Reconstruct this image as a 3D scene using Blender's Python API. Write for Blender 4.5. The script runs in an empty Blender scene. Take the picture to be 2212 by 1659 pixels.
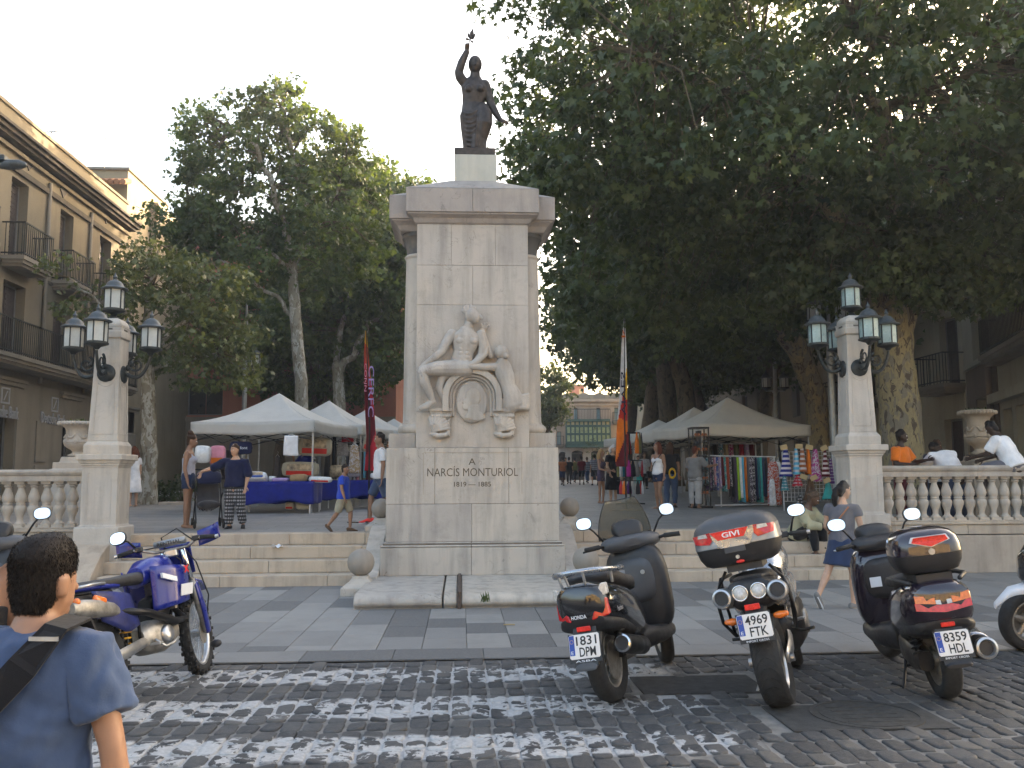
import bpy, bmesh, math, random
import numpy as np
from mathutils import Vector, Matrix
random.seed(7); RNG = np.random.default_rng(11)
R = math.radians; PI = math.pi; sin = math.sin; cos = math.cos
SC = bpy.context.scene; COL = SC.collection

# ---------------------------------------------------------------- camera
FPX = 1912.0; EYE = 1.57
YAW, PIT, ROLL = R(3.3), R(6.16), R(0.3)
_fw = Vector((sin(YAW)*cos(PIT), cos(YAW)*cos(PIT), sin(PIT)))
_r0 = Vector((cos(YAW), -sin(YAW), 0)); _u0 = _r0.cross(_fw)
_rt = _r0*cos(ROLL) - _u0*sin(ROLL); _up = _u0*cos(ROLL) + _r0*sin(ROLL)
cam = bpy.data.cameras.new('camera'); camo = bpy.data.objects.new('camera', cam); COL.objects.link(camo)
cam.sensor_width = 36; cam.lens = 36*FPX/2212; cam.clip_start = .05; cam.clip_end = 2000
camo.matrix_world = Matrix(((_rt.x, _up.x, -_fw.x, 0), (_rt.y, _up.y, -_fw.y, 0), (_rt.z, _up.z, -_fw.z, EYE), (0, 0, 0, 1)))
SC.camera = camo

# ---------------------------------------------------------------- light
SUN_AZ, SUN_EL = R(50), R(12.5)
w = bpy.data.worlds.new('World'); SC.world = w; w.use_nodes = True
nt = w.node_tree; nt.nodes.clear()
sky = nt.nodes.new('ShaderNodeTexSky'); sky.sky_type = 'NISHITA'; sky.sun_disc = False
sky.sun_elevation = SUN_EL; sky.sun_rotation = SUN_AZ; sky.dust_density = 7.5; sky.air_density = 1.0; sky.ozone_density = 1.0
bg = nt.nodes.new('ShaderNodeBackground'); bg.inputs[1].default_value = .15
wo = nt.nodes.new('ShaderNodeOutputWorld')
nt.links.new(sky.outputs[0], bg.inputs[0]); nt.links.new(bg.outputs[0], wo.inputs[0])
sl = bpy.data.lights.new('sun', 'SUN'); sl.energy = 2.7; sl.angle = R(.53); sl.color = (1, .83, .62)
so = bpy.data.objects.new('sun', sl); COL.objects.link(so)
sdir = Vector((sin(SUN_AZ)*cos(SUN_EL), cos(SUN_AZ)*cos(SUN_EL), sin(SUN_EL)))
so.rotation_euler = sdir.to_track_quat('Z', 'Y').to_euler(); so.location = sdir*80
SC.view_settings.view_transform = 'Standard'; SC.view_settings.look = 'None'
SC.view_settings.exposure = 2.86; SC.view_settings.gamma = 1
SC.view_settings.use_white_balance = True; SC.view_settings.white_balance_temperature = 7000
SC.cycles.max_bounces = 6; SC.cycles.transparent_max_bounces = 8; SC.cycles.transmission_bounces = 5
SC.cycles.diffuse_bounces = 3; SC.cycles.use_denoising = True; SC.cycles.sample_clamp_indirect = 6

# ---------------------------------------------------------------- helpers
def ray(x, y): return _fw + _rt*((x-1106)/FPX) + _up*((829.5-y)/FPX)
def gz(x, y, z=0):            # point seen at (x, y) of the 2212 px wide photo that lies at height z
    r = ray(x, y); return Vector((0, 0, EYE)) + r*((z-EYE)/r.z)
def gY(x, y, Y):              # point seen at (x, y) that lies at depth Y
    r = ray(x, y); return Vector((0, 0, EYE)) + r*(Y/r.y)

def nrm(v):
    l = np.linalg.norm(v); return v/l if l > 1e-9 else v
class MB:
    def __init__(s): s.v = []; s.f = []; s.m = []
    def add(s, V, F, m=0):
        o = len(s.v); s.v.extend([tuple(p) for p in V]); s.f.extend([tuple(i+o for i in f) for f in F]); s.m.extend([m]*len(F)); return s
    def box(s, c, d, rz=0, m=0, tap=1.0, rot=None):
        x, y, z = [a/2 for a in d]; V = []
        for k in (-1, 1):
            t = tap if k > 0 else 1
            for a, b in ((-1, -1), (1, -1), (1, 1), (-1, 1)): V.append(Vector((a*x*t, b*y*t, k*z)))
        if rot is not None: V = [rot @ p for p in V]
        if rz: q = Matrix.Rotation(rz, 3, 'Z'); V = [q @ p for p in V]
        V = [p + Vector(c) for p in V]
        return s.add(V, [(0, 3, 2, 1), (4, 5, 6, 7), (0, 1, 5, 4), (1, 2, 6, 5), (2, 3, 7, 6), (3, 0, 4, 7)], m)
    def b2(s, x0, x1, y0, y1, z0, z1, m=0, tap=1.0): return s.box(((x0+x1)/2, (y0+y1)/2, (z0+z1)/2), (x1-x0, y1-y0, z1-z0), 0, m, tap)
    def rings(s, RG, close=True, caps=True, m=0):
        n = len(RG[0]); V = [p for r in RG for p in r]; F = []
        for i in range(len(RG)-1):
            for j in range(n if close else n-1):
                k = (j+1) % n; F.append((i*n+j, i*n+k, (i+1)*n+k, (i+1)*n+j))
        if caps and close: F.append(tuple(range(n-1, -1, -1))); F.append(tuple((len(RG)-1)*n+j for j in range(n)))
        return s.add(V, F, m)
    def loft(s, P, Rd, n=10, side=(1, 0, 0), cap='r', m=0, sq=1.0):
        P = [np.array(p, float) for p in P]; Rd = [(r, r) if not hasattr(r, '__len__') else tuple(r) for r in Rd]
        if len(Rd) == 1: Rd = Rd*len(P)
        if cap == 'r':
            t0 = nrm(P[0]-P[1]); t1 = nrm(P[-1]-P[-2]); a, b = Rd[0], Rd[-1]; ra, rb = min(a), min(b)
            P = [P[0]+t0*ra*.85, P[0]+t0*ra*.5] + P + [P[-1]+t1*rb*.5, P[-1]+t1*rb*.85]
            Rd = [(a[0]*.4, a[1]*.4), (a[0]*.83, a[1]*.83)] + Rd + [(b[0]*.83, b[1]*.83), (b[0]*.4, b[1]*.4)]
        RG = []; u = nrm(np.array(side, float))
        for i, p in enumerate(P):
            t = nrm(P[min(i+1, len(P)-1)] - P[max(i-1, 0)])
            uu = u - t*np.dot(u, t)
            if np.linalg.norm(uu) < .15: uu = np.array((0, 1, 0.)) - t*t[1] if abs(t[1]) < .9 else np.array((0, 0, 1.)) - t*t[2]
            uu = nrm(uu); vv = np.cross(t, uu); ring = []
            for k in range(n):
                a = 2*PI*k/n; c, d = cos(a), sin(a)
                if sq != 1.0: c = math.copysign(abs(c)**sq, c); d = math.copysign(abs(d)**sq, d)
                ring.append(p + uu*Rd[i][0]*c + vv*Rd[i][1]*d)
            RG.append(ring)
            if cap != 'r' or True: u = uu
        return s.rings(RG, True, cap is not None, m)
    def tube(s, P, r, n=8, m=0, cap='f'): return s.loft(P, r if hasattr(r, '__len__') else [r], n, (.31, .2, .93), cap, m)
    def cyl(s, a, b, r, n=14, m=0, r2=None): return s.loft([a, b], [r, r2 if r2 is not None else r], n, (.31, .93, .2), 'f', m)
    def lathe(s, prof, n=20, c=(0, 0, 0), m=0, ax='z', caps=True):
        RG = []
        for r, h in prof:
            ring = []
            for k in range(n):
                a = 2*PI*k/n; x, y = r*cos(a), r*sin(a)
                q = (x, y, h) if ax == 'z' else ((h, x, y) if ax == 'x' else (y, h, x))
                ring.append((q[0]+c[0], q[1]+c[1], q[2]+c[2]))
            RG.append(ring)
        return s.rings(RG, True, caps, m)
    def sqlathe(s, prof, c=(0, 0, 0), m=0, oct=0):     # square section, prof = (half, z)
        RG = []
        for h, z in prof:
            k = h*(1-oct) if oct else h
            if oct: q = [(-k, -h), (k, -h), (h, -k), (h, k), (k, h), (-k, h), (-h, k), (-h, -k)]
            else: q = [(-h, -h), (h, -h), (h, h), (-h, h)]
            RG.append([(x+c[0], y+c[1], z+c[2]) for x, y in q])
        return s.rings(RG, True, True, m)
    def ball(s, c, r, n=12, m=0, rings=8):
        r = r if hasattr(r, '__len__') else (r, r, r); RG = []
        for i in range(rings+1):
            th = PI*(i+.02)/(rings+.04); RG.append([(c[0]+r[0]*sin(th)*cos(2*PI*k/n), c[1]+r[1]*sin(th)*sin(2*PI*k/n), c[2]-r[2]*cos(th)) for k in range(n)])
        return s.rings(RG, True, True, m)
    def prism(s, poly, a, b, ax='y', m=0):             # poly extruded along an axis from a to b; poly in the two other axes
        def q(p, h): return (p[0], h, p[1]) if ax == 'y' else ((h, p[0], p[1]) if ax == 'x' else (p[0], p[1], h))
        n = len(poly); V = [q(p, a) for p in poly]+[q(p, b) for p in poly]
        F = [tuple(range(n)), tuple(range(2*n-1, n-1, -1))]+[(i, i+n, (i+1) % n+n, (i+1) % n) for i in range(n)]
        return s.add(V, F, m)
    def torus(s, c, r1, r2, n=28, k=8, ax='x', m=0, sx=1.0):
        RG = []
        for i in range(n):
            a = 2*PI*i/n; ring = []
            for j in range(k):
                b = 2*PI*j/k; rr = r1 + r2*cos(b); h = r2*sin(b)*sx
                p = (h, rr*cos(a), rr*sin(a)) if ax == 'x' else ((rr*cos(a), h, rr*sin(a)) if ax == 'y' else (rr*cos(a), rr*sin(a), h))
                ring.append((p[0]+c[0], p[1]+c[1], p[2]+c[2]))
            RG.append(ring)
        RG.append(RG[0]); return s.rings(RG, True, False, m)
    def grid(s, fn, nu, nv, m=0, two=False):
        V = [fn(i/nu, j/nv) for i in range(nu+1) for j in range(nv+1)]
        return s.add(V, [(i*(nv+1)+j, (i+1)*(nv+1)+j, (i+1)*(nv+1)+j+1, i*(nv+1)+j+1) for i in range(nu) for j in range(nv)], m)
    def sheet(s, fn, nu, nv, th, m=0):                 # a thick sheet: fn(u, v) -> point
        P = np.array([[fn(i/nu, j/nv) for j in range(nv+1)] for i in range(nu+1)], float)
        gu = np.gradient(P, axis=0); gv = np.gradient(P, axis=1); N = np.cross(gu, gv); N /= np.maximum(np.linalg.norm(N, axis=2, keepdims=True), 1e-9)
        A, B = P + N*th/2, P - N*th/2; w_ = nv+1; off = (nu+1)*w_
        V = list(A.reshape(-1, 3))+list(B.reshape(-1, 3)); F = []
        for i in range(nu):
            for j in range(nv):
                q = (i*w_+j, (i+1)*w_+j, (i+1)*w_+j+1, i*w_+j+1); F.append(q); F.append(tuple(off+k for k in reversed(q)))
        for i in range(nu): F.append((i*w_, i*w_+off, (i+1)*w_+off, (i+1)*w_)); F.append((i*w_+nv, (i+1)*w_+nv, (i+1)*w_+nv+off, i*w_+nv+off))
        for j in range(nv): F.append((j, j+1, j+1+off, j+off)); e = nu*w_; F.append((e+j, e+j+off, e+j+1+off, e+j+1))
        return s.add(V, F, m)
    def xf(s, M): s.v = [tuple(M @ Vector(p)) for p in s.v]; return s
    def mesh(s, name, mats=None, smooth=False):
        me = bpy.data.meshes.new(name); me.from_pydata(s.v, [], s.f)
        for q in (mats if isinstance(mats, (list, tuple)) else [mats]):
            if q is not None: me.materials.append(MATS[q] if isinstance(q, str) else q)
        if any(s.m): me.polygons.foreach_set('material_index', s.m)
        if smooth: me.polygons.foreach_set('use_smooth', [True]*len(me.polygons))
        me.update(); return me
    def build(s, name, mats, parent=None, smooth=False, bev=0, seg=1, ang=35, fix=True, asm=None):
        me = s.mesh(name, mats, smooth)
        if fix:
            bm = bmesh.new(); bm.from_mesh(me); bmesh.ops.recalc_face_normals(bm, faces=bm.faces); bm.to_mesh(me); bm.free()
        if asm: me.set_sharp_from_angle(angle=R(asm))
        return link(me, name, parent, bev, seg, ang)

def link(me, name, parent=None, bev=0, seg=1, ang=35):
    o = bpy.data.objects.new(name, me); COL.objects.link(o); o.parent = parent
    if bev:
        b = o.modifiers.new('bevel', 'BEVEL'); b.width = bev; b.segments = seg; b.limit_method = 'ANGLE'; b.angle_limit = R(ang); b.harden_normals = False
    return o
def tag(o, label=None, cat=None, group=None, kind=None):
    for k, v_ in (('label', label), ('category', cat), ('group', group), ('kind', kind)):
        if v_: o[k] = v_
    return o
def thing(name, label, cat, loc=(0, 0, 0), rz=0, group=None):
    o = bpy.data.objects.new(name, None); COL.objects.link(o); o.location = loc; o.rotation_euler = (0, 0, rz); o.empty_display_size = .2
    return tag(o, label, cat, group)
KIDS = {}
def copy_tree(o, parent=None):
    c = o.copy(); COL.objects.link(c); c.parent = parent
    for ch in list(o.children): copy_tree(ch, c)
    return c

TMP = bpy.data.scenes.new('workbench')
def evalmesh(o):
    TMP.collection.objects.link(o); vl = TMP.view_layers[0]; vl.update()
    dg = vl.depsgraph; dg.update(); e = o.evaluated_get(dg); me = bpy.data.meshes.new_from_object(e)
    TMP.collection.objects.unlink(o); d = o.data; bpy.data.objects.remove(o)
    return me
def fuse(mb, vox, it=4, fac=.5, wr=None, inf=0):
    """one continuous skin round the overlapping shapes of mb, smoothed; wr = fold noise"""
    me = mb.mesh('tmp'); bm = bmesh.new(); bm.from_mesh(me); bmesh.ops.recalc_face_normals(bm, faces=bm.faces); bm.to_mesh(me); bm.free()
    o = bpy.data.objects.new('tmp', me)
    r = o.modifiers.new('r', 'REMESH'); r.mode = 'VOXEL'; r.voxel_size = vox; r.adaptivity = 0
    if it: q = o.modifiers.new('s', 'SMOOTH'); q.factor = fac; q.iterations = it
    m2 = evalmesh(o); n = len(m2.vertices); co = np.empty(n*3); m2.vertices.foreach_get('co', co); co = co.reshape(-1, 3)
    no = np.empty(n*3); m2.vertices.foreach_get('normal', no); no = no.reshape(-1, 3); co = co+no*inf
    if wr:
        for amp, frq, sd in (wr if isinstance(wr, list) else [wr]):
            g = np.random.default_rng(sd); h = np.zeros(n)
            for k in range(7):
                d = g.normal(size=3); d[2] *= .5; d /= np.linalg.norm(d); ph = g.uniform(0, 6.28, 2); d2 = g.normal(size=3)
                h += np.sin((co@d)*frq*g.uniform(.6, 1.7)+ph[0]+1.3*np.sin((co@d2)*frq*.35+ph[1]))
            co = co + no*(h/3.0*amp)[:, None]
    F = [tuple(p.vertices) for p in m2.polygons]; out = MB(); out.v = [tuple(p) for p in co]; out.f = F; out.m = [0]*len(F)
    bpy.data.meshes.remove(m2)
    return out

def text_mesh(txt, size, depth=.004, align='CENTER', sx=1.0, bold=0.0, spacing=1.0):
    c = bpy.data.curves.new('t', 'FONT'); c.body = txt; c.size = size; c.extrude = depth; c.align_x = align; c.align_y = 'CENTER'; c.offset = bold; c.space_character = spacing; c.resolution_u = 3
    o = bpy.data.objects.new('t', c); me = evalmesh(o)
    for v_ in me.vertices: v_.co.x *= sx
    return me
def lettering(txt, size, mat, parent, loc, rot=(PI/2, 0, 0), depth=.004, sx=1.0, bold=0.0, name='lettering', spacing=1.0, align='CENTER'):
    me = text_mesh(txt, size, depth, align, sx, bold, spacing); me.materials.clear(); me.materials.append(MATS[mat])
    o = link(me, name, parent); o.location = loc; o.rotation_euler = rot; return o

# ---------------------------------------------------------------- materials
MATS = {}
def newmat(name):
    m = bpy.data.materials.new(name); m.use_nodes = True; t = m.node_tree; t.nodes.clear()
    out = t.nodes.new('ShaderNodeOutputMaterial'); b = t.nodes.new('ShaderNodeBsdfPrincipled'); t.links.new(b.outputs[0], out.inputs[0])
    MATS[name] = m; return m, t, b, out
class NG:
    def __init__(s, t): s.t = t
    def n(s, typ, **kw):
        x = s.t.nodes.new('ShaderNode'+typ)
        for k, v_ in kw.items(): setattr(x, k, v_)
        return x
    def l(s, a, b): s.t.links.new(a, b)
    def pos(s, sc=(1, 1, 1), obj=False):
        g = s.n('TexCoord').outputs['Object'] if obj else s.n('NewGeometry').outputs['Position']
        mp = s.n('Mapping'); mp.inputs['Scale'].default_value = sc; s.l(g, mp.inputs[0]); return mp.outputs[0]
    def noise(s, vec, scale, det=4, rough=.55, dist=0):
        x = s.n('TexNoise'); x.inputs['Scale'].default_value = scale; x.inputs['Detail'].default_value = det; x.inputs['Roughness'].default_value = rough; x.inputs['Distortion'].default_value = dist
        s.l(vec, x.inputs['Vector']); return x.outputs['Fac']
    def ramp(s, fac, stops, interp='LINEAR'):
        x = s.n('ValToRGB'); x.color_ramp.interpolation = interp; e = x.color_ramp.elements
        while len(e) < len(stops): e.new(.5)
        for i, (p, c) in enumerate(stops):
            e[i].position = p; e[i].color = (*c, 1) if hasattr(c, '__len__') else (c, c, c, 1)
        s.l(fac, x.inputs[0]); return x.outputs[0]
    def mix(s, fac, a, b, mode='MIX'):
        x = s.n('Mix', data_type='RGBA', blend_type=mode)
        for i, v_ in ((0, fac), (6, a), (7, b)):
            if isinstance(v_, (int, float)): x.inputs[i].default_value = v_
            elif hasattr(v_, '__len__'): x.inputs[i].default_value = (*v_, 1)
            else: s.l(v_, x.inputs[i])
        return x.outputs[2]
    def math(s, op, a, b=0, c=0):
        x = s.n('Math', operation=op)
        for i, v_ in enumerate((a, b, c)):
            if isinstance(v_, (int, float)): x.inputs[i].default_value = v_
            else: s.l(v_, x.inputs[i])
        return x.outputs[0]
    def bump(s, h, strength, dist=.02, nxt=None):
        x = s.n('Bump'); x.inputs['Strength'].default_value = strength; x.inputs['Distance'].default_value = dist; s.l(h, x.inputs['Height'])
        if nxt: s.l(nxt, x.inputs['Normal'])
        return x.outputs[0]
    def rnd(s): return s.n('ObjectInfo').outputs['Random']
    def isl(s): return s.n('NewGeometry').outputs['Random Per Island']
    def sep(s, v_): x = s.n('SeparateXYZ'); s.l(v_, x.inputs[0]); return x.outputs

def mat(name, col, rough=.6, metal=0, var=.12, vs=6, bump=.0, bs=60, spec=.5, obj=True, coat=0, stretch=(1, 1, 1), rnd=0, em=0, alpha=1, trans=0, ior=1.45, sub=0):
    m, t, b, out = newmat(name); g = NG(t); p = g.pos(stretch, obj)
    dk = tuple(c*(1-var) for c in col); lt = tuple(min(1, c*(1+var)) for c in col)
    c = g.ramp(g.noise(p, vs, 5, .6), [(.3, dk), (.7, lt)])
    if rnd: c = g.mix(1.0, c, g.ramp(g.rnd(), [(0, 1-rnd), (1, 1)]), 'MULTIPLY')
    t.links.new(c, b.inputs['Base Color']); b.inputs['Roughness'].default_value = rough; b.inputs['Metallic'].default_value = metal
    b.inputs['Specular IOR Level'].default_value = spec; b.inputs['Coat Weight'].default_value = coat; b.inputs['Coat Roughness'].default_value = .08
    if rough > .12 and rough < .9:
        rr = g.ramp(g.noise(p, vs*2.3, 3), [(.3, max(0, rough-.07)), (.7, min(1, rough+.09))]); t.links.new(rr, b.inputs['Roughness'])
    if bump: t.links.new(g.bump(g.noise(p, bs, 5, .6), bump, .01), b.inputs['Normal'])
    if em: b.inputs['Emission Color'].default_value = (*col, 1); b.inputs['Emission Strength'].default_value = em
    if trans: b.inputs['Transmission Weight'].default_value = trans; b.inputs['IOR'].default_value = ior
    if alpha < 1: b.inputs['Alpha'].default_value = alpha
    if sub: b.inputs['Subsurface Weight'].default_value = sub; b.inputs['Subsurface Radius'].default_value = (.01, .004, .002)
    return m

def stone(name, base, stain, obj=False, pits=.5, rough=.75, crack=.6, warm=(.62, .50, .36), rnd=.0, fs=1.0):
    m, t, b, out = newmat(name); g = NG(t); p = g.pos((1, 1, 1), obj)
    c = g.ramp(g.noise(p, 1.3*fs, 6, .6, .4), [(.28, tuple(x*.86 for x in base)), (.5, base), (.75, tuple(min(1, x*1.08) for x in base))])
    c = g.mix(g.ramp(g.noise(p, .7*fs, 5, .65), [(.5, 0), (.75, .45)]), c, warm)
    st = g.pos((3.2, 3.2, .35), obj); c = g.mix(g.ramp(g.noise(st, 1.6*fs, 5, .6), [(.46, 0), (.74, .62)]), c, stain)
    c = g.mix(g.ramp(g.noise(p, 4.5*fs, 6, .7), [(.52, 0), (.75, .35)]), c, stain)
    nz = g.noise(p, 2.2*fs, 6, .55, .8); ck = g.ramp(g.math('ABSOLUTE', g.math('SUBTRACT', nz, .5)), [(.0, 1), (.007, 0)])
    cm = g.ramp(g.noise(p, 1.1*fs, 2), [(.52, 0), (.6, crack)]); ck = g.mix(1.0, ck, cm, 'MULTIPLY'); c = g.mix(ck, c, tuple(x*.32 for x in base))
    pt = g.ramp(g.noise(p, 15*fs, 3, .5, 1.2), [(.70, 0), (.735, pits)]); pm = g.ramp(g.noise(p, 1.7*fs, 3), [(.5, 0), (.62, 1)]); pt = g.mix(1.0, pt, pm, 'MULTIPLY')
    c = g.mix(pt, c, (.16, .10, .055))
    c = g.mix(g.ramp(g.noise(p, 120, 2), [(.35, .0), (.7, .12)]), c, tuple(x*.55 for x in base))
    if rnd: c = g.mix(1.0, c, g.ramp(g.rnd(), [(0, (1-rnd, 1-rnd, 1-rnd*.9)), (1, (1, .99, .97))]), 'MULTIPLY')
    t.links.new(c, b.inputs['Base Color']); b.inputs['Roughness'].default_value = rough; b.inputs['Specular IOR Level'].default_value = .3
    h = g.mix(.5, g.noise(p, 38*fs, 6, .65), g.mix(1.0, pt, ck, 'ADD'), 'SUBTRACT')
    t.links.new(g.bump(h, .35, .012), b.inputs['Normal']); return m

stone('limestone', (.49, .445, .39), (.19, .175, .158), pits=.7, crack=.8, rnd=.13)
stone('limestone_smooth', (.49, .445, .395), (.22, .20, .175), pits=.4, crack=.5, rnd=.09)
stone('stair_stone', (.52, .43, .335), (.25, .20, .15), rnd=.14)
stone('wall_stone', (.42, .365, .30), (.2, .175, .15), rnd=.12)
stone('pillar_stone', (.50, .455, .40), (.28, .25, .22), pits=.12, crack=.2)
stone('baluster_stone', (.46, .41, .35), (.22, .195, .165), pits=.1, crack=0, rnd=.12)
stone('urn_stone', (.33, .27, .20), (.16, .12, .08), pits=.3, crack=.2)
stone('ball_stone', (.30, .265, .225), (.2, .17, .14), pits=.15, crack=.1, obj=True)
stone('capital_dark', (.10, .095, .09), (.05, .045, .04), pits=0, crack=0)
stone('cap_grey', (.36, .32, .29), (.19, .175, .165), pits=.3)
stone('pedestal_pale', (.50, .49, .43), (.36, .36, .32), pits=0, crack=.1)
mat('joint', (.15, .125, .10), .95, var=.3)
mat('inscription', (.13, .105, .075), .9, var=.3, vs=30)
mat('bronze', (.055, .045, .04), .5, .55, var=.45, vs=9, bump=.25, bs=60)
mat('iron_dark', (.035, .04, .04), .5, .5, var=.4, vs=12, bump=.2, bs=50)
mat('lamp_roof', (.075, .085, .09), .5, .4, var=.4, vs=9)
mat('rust_channel', (.085, .06, .048), .8, .2, var=.35, vs=14)
mat('galvanised', (.32, .33, .33), .45, .7, var=.2, vs=8)
mat('black_metal', (.018, .018, .02), .38, .5, var=.2)
mat('black_plastic', (.018, .018, .02), .48, 0, var=.25, vs=12, bump=.15, bs=300)
mat('grey_plastic', (.06, .062, .068), .5, 0, var=.15, bump=.12, bs=300)
mat('gloss_black', (.010, .010, .012), .13, 0, var=.2, coat=1)
mat('gloss_purple', (.018, .012, .022), .13, 0, var=.2, coat=1)
mat('rubber', (.018, .018, .018), .82, 0, var=.35, vs=18, bump=.2, bs=90)
mat('chrome', (.72, .72, .72), .13, 1, var=.08)
mat('alloy', (.50, .50, .50), .36, .9, var=.18, vs=14)
mat('alloy_dirty', (.33, .31, .28), .5, .75, var=.35, vs=16)
mat('silver_paint', (.34, .36, .39), .26, .75, var=.08, coat=.8)
mat('silver_case', (.26, .275, .29), .35, .55, var=.1)
mat('mirror', (.92, .92, .93), .015, 1, var=0)
mat('red_lens', (.55, .012, .015), .16, 0, var=.3, vs=40, coat=.6)
mat('red_bright', (.75, .03, .02), .3, 0, var=.2, vs=40)
mat('orange_lens', (.75, .17, .02), .2, 0, var=.25, vs=40, coat=.5)
mat('clear_lens', (.55, .52, .48), .18, 0, var=.25, vs=60, coat=.5)
mat('plate_white', (.78, .74, .70), .45, 0, var=.06, vs=15)
mat('plate_yellow', (.80, .42, .03), .45, 0, var=.06)
mat('plate_ink', (.02, .018, .018), .6, 0, var=.1)
mat('eu_blue', (.012, .06, .33), .45, 0, var=.1)
mat('decal_white', (.75, .76, .78), .4, 0, var=.05)
mat('decal_grey', (.25, .25, .26), .4, 0, var=.05)
mat('blue_plastic', (.006, .016, .20), .3, 0, var=.15, coat=.35)
mat('blue_dull', (.012, .02, .12), .45, 0, var=.5, vs=9)
mat('windscreen', (.16, .15, .115), .06, 0, var=.1, alpha=.55)
mat('windscreen_clear', (.3, .3, .29), .05, 0, var=.1, alpha=.10)
mat('gold_spring', (.55, .30, .02), .4, .2, var=.2)
mat('seat_vinyl', (.022, .022, .025), .55, 0, var=.2, bump=.3, bs=200)
# ================================================================ SETTING
PZ = lambda Y: .73 + .0165*min(max(0, Y-15.5), 45)
MX = .17                                    # axis of the monument
CURB_Y = 7.93; STEP_Y = 13.42; TREAD = .37; RISE = .1825; WALL_Y = 14.30

def sett_mats():
    for nm, joint in (('setts', False), ('road_joint', True)):
        m, t, b, out = newmat(nm); g = NG(t); p = g.pos(); X, Y, Z = g.sep(p)
        if joint: c = g.ramp(g.noise(p, 9, 5, .6), [(.3, (.15, .142, .132)), (.7, (.27, .255, .235))])
        else:
            r = g.math('FRACT', g.math('ADD', g.rnd(), g.math('MULTIPLY', g.isl(), 3.7)))
            c = g.ramp(r, [(0, (.032, .033, .036)), (.45, (.055, .055, .058)), (.8, (.078, .077, .077)), (1, (.11, .103, .095))])
            c = g.mix(g.ramp(g.noise(p, 30, 5, .7), [(.35, 0), (.75, .5)]), c, (.15, .145, .138))
            c = g.mix(g.ramp(g.noise(p, 1.1, 3), [(.45, 0), (.75, .5)]), c, (.036, .036, .036))
        # worn crossing paint: three bars, thin on the crowns, thick between the setts
        stripe = None
        wob = g.math('MULTIPLY', g.math('SUBTRACT', g.noise(p, 2.2, 3), .5), .22)
        for cyy, hw in STRIPES:
            d = g.math('ABSOLUTE', g.math('SUBTRACT', g.math('ADD', Y, wob), cyy)); s_ = g.ramp(g.math('SUBTRACT', hw, d), [(0, 0), (.035, 1)])
            stripe = s_ if stripe is None else g.mix(1.0, stripe, s_, 'LIGHTEN')
        xm = g.ramp(g.math('SUBTRACT', 2.35, g.math('ABSOLUTE', g.math('ADD', g.math('ADD', X, wob), .55))), [(0, 0), (.2, 1)])
        n1 = g.noise(p, 7, 5, .62, .5); n2 = g.noise(p, 1.15, 3)
        fade = g.math('MULTIPLY', g.math('ADD', X, 2.9), -.016)
        th = g.math('ADD', g.math('ADD', n1, g.math('MULTIPLY', n2, .55)), g.math('ADD', fade, g.math('MULTIPLY', Z, -7.0 if not joint else 2)))
        pf = g.ramp(th, [(.635, 0), (.66, 1)]) if not joint else g.ramp(th, [(.50, 0), (.56, 1)])
        fac = g.mix(1.0, g.mix(1.0, stripe, xm, 'MULTIPLY'), pf, 'MULTIPLY')
        c = g.mix(fac, c, g.ramp(g.noise(p, 40, 4), [(.3, (.37, .365, .36)), (.7, (.54, .53, .52))]))
        t.links.new(c, b.inputs['Base Color']); b.inputs['Roughness'].default_value = .62 if not joint else .9; b.inputs['Specular IOR Level'].default_value = .45
        t.links.new(g.bump(g.math('ADD', g.noise(p, 70, 6, .75), g.math('MULTIPLY', g.noise(p, 16, 3), .7)), .85, .014), b.inputs['Normal'])
STRIPES = [(gz(1000, 1458).y, .27), (gz(1000, 1528).y, .27), (gz(1000, 1614).y, .25)]
sett_mats()
def paver_mat(name, brick):
    m, t, b, out = newmat(name); g = NG(t); p = g.pos()
    if brick:
        bt = g.n('TexBrick'); bt.offset = .5; bt.inputs['Scale'].default_value = 1; bt.inputs['Mortar Size'].default_value = .006; bt.inputs['Brick Width'].default_value = .84; bt.inputs['Row Height'].default_value = .42
        bt.inputs['Color1'].default_value = (.17, .165, .158, 1); bt.inputs['Color2'].default_value = (.23, .222, .208, 1); bt.inputs['Mortar'].default_value = (.05, .048, .045, 1)
        g.l(p, bt.inputs['Vector']); c = bt.outputs[0]
    else:
        c = g.ramp(g.rnd(), [(0, (.105, .105, .105)), (.26, (.15, .148, .145)), (.45, (.20, .195, .187)), (.7, (.25, .242, .228))], 'CONSTANT')
    c = g.mix(g.ramp(g.noise(p, 2.0, 5, .65), [(.45, 0), (.75, .4)]), c, (.105, .10, .094))
    c = g.mix(g.ramp(g.noise(p, 60, 5, .7), [(.42, 0), (.75, .4)]), c, (.27, .265, .26))
    c = g.mix(g.ramp(g.noise(p, 5, 4, .7, 1), [(.66, 0), (.72, .28)]), c, (.32, .31, .29))
    t.links.new(c, b.inputs['Base Color']); b.inputs['Roughness'].default_value = .62; b.inputs['Specular IOR Level'].default_value = .4
    t.links.new(g.bump(g.noise(p, 150, 4, .7), .25, .006), b.inputs['Normal'])
paver_mat('paver', False); paver_mat('plaza_paving', True)
mat('earth', (.11, .095, .075), .95, obj=False, vs=2, var=.3)
mat('asphalt', (.045, .044, .043), .9, obj=False, var=.35, vs=14, bump=.8, bs=90)
mat('asphalt_road', (.06, .06, .06), .9, obj=False, var=.3, vs=5, bump=.5, bs=90)
mat('manhole_iron', (.045, .043, .04), .85, .1, obj=False, var=.4, vs=20)

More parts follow.
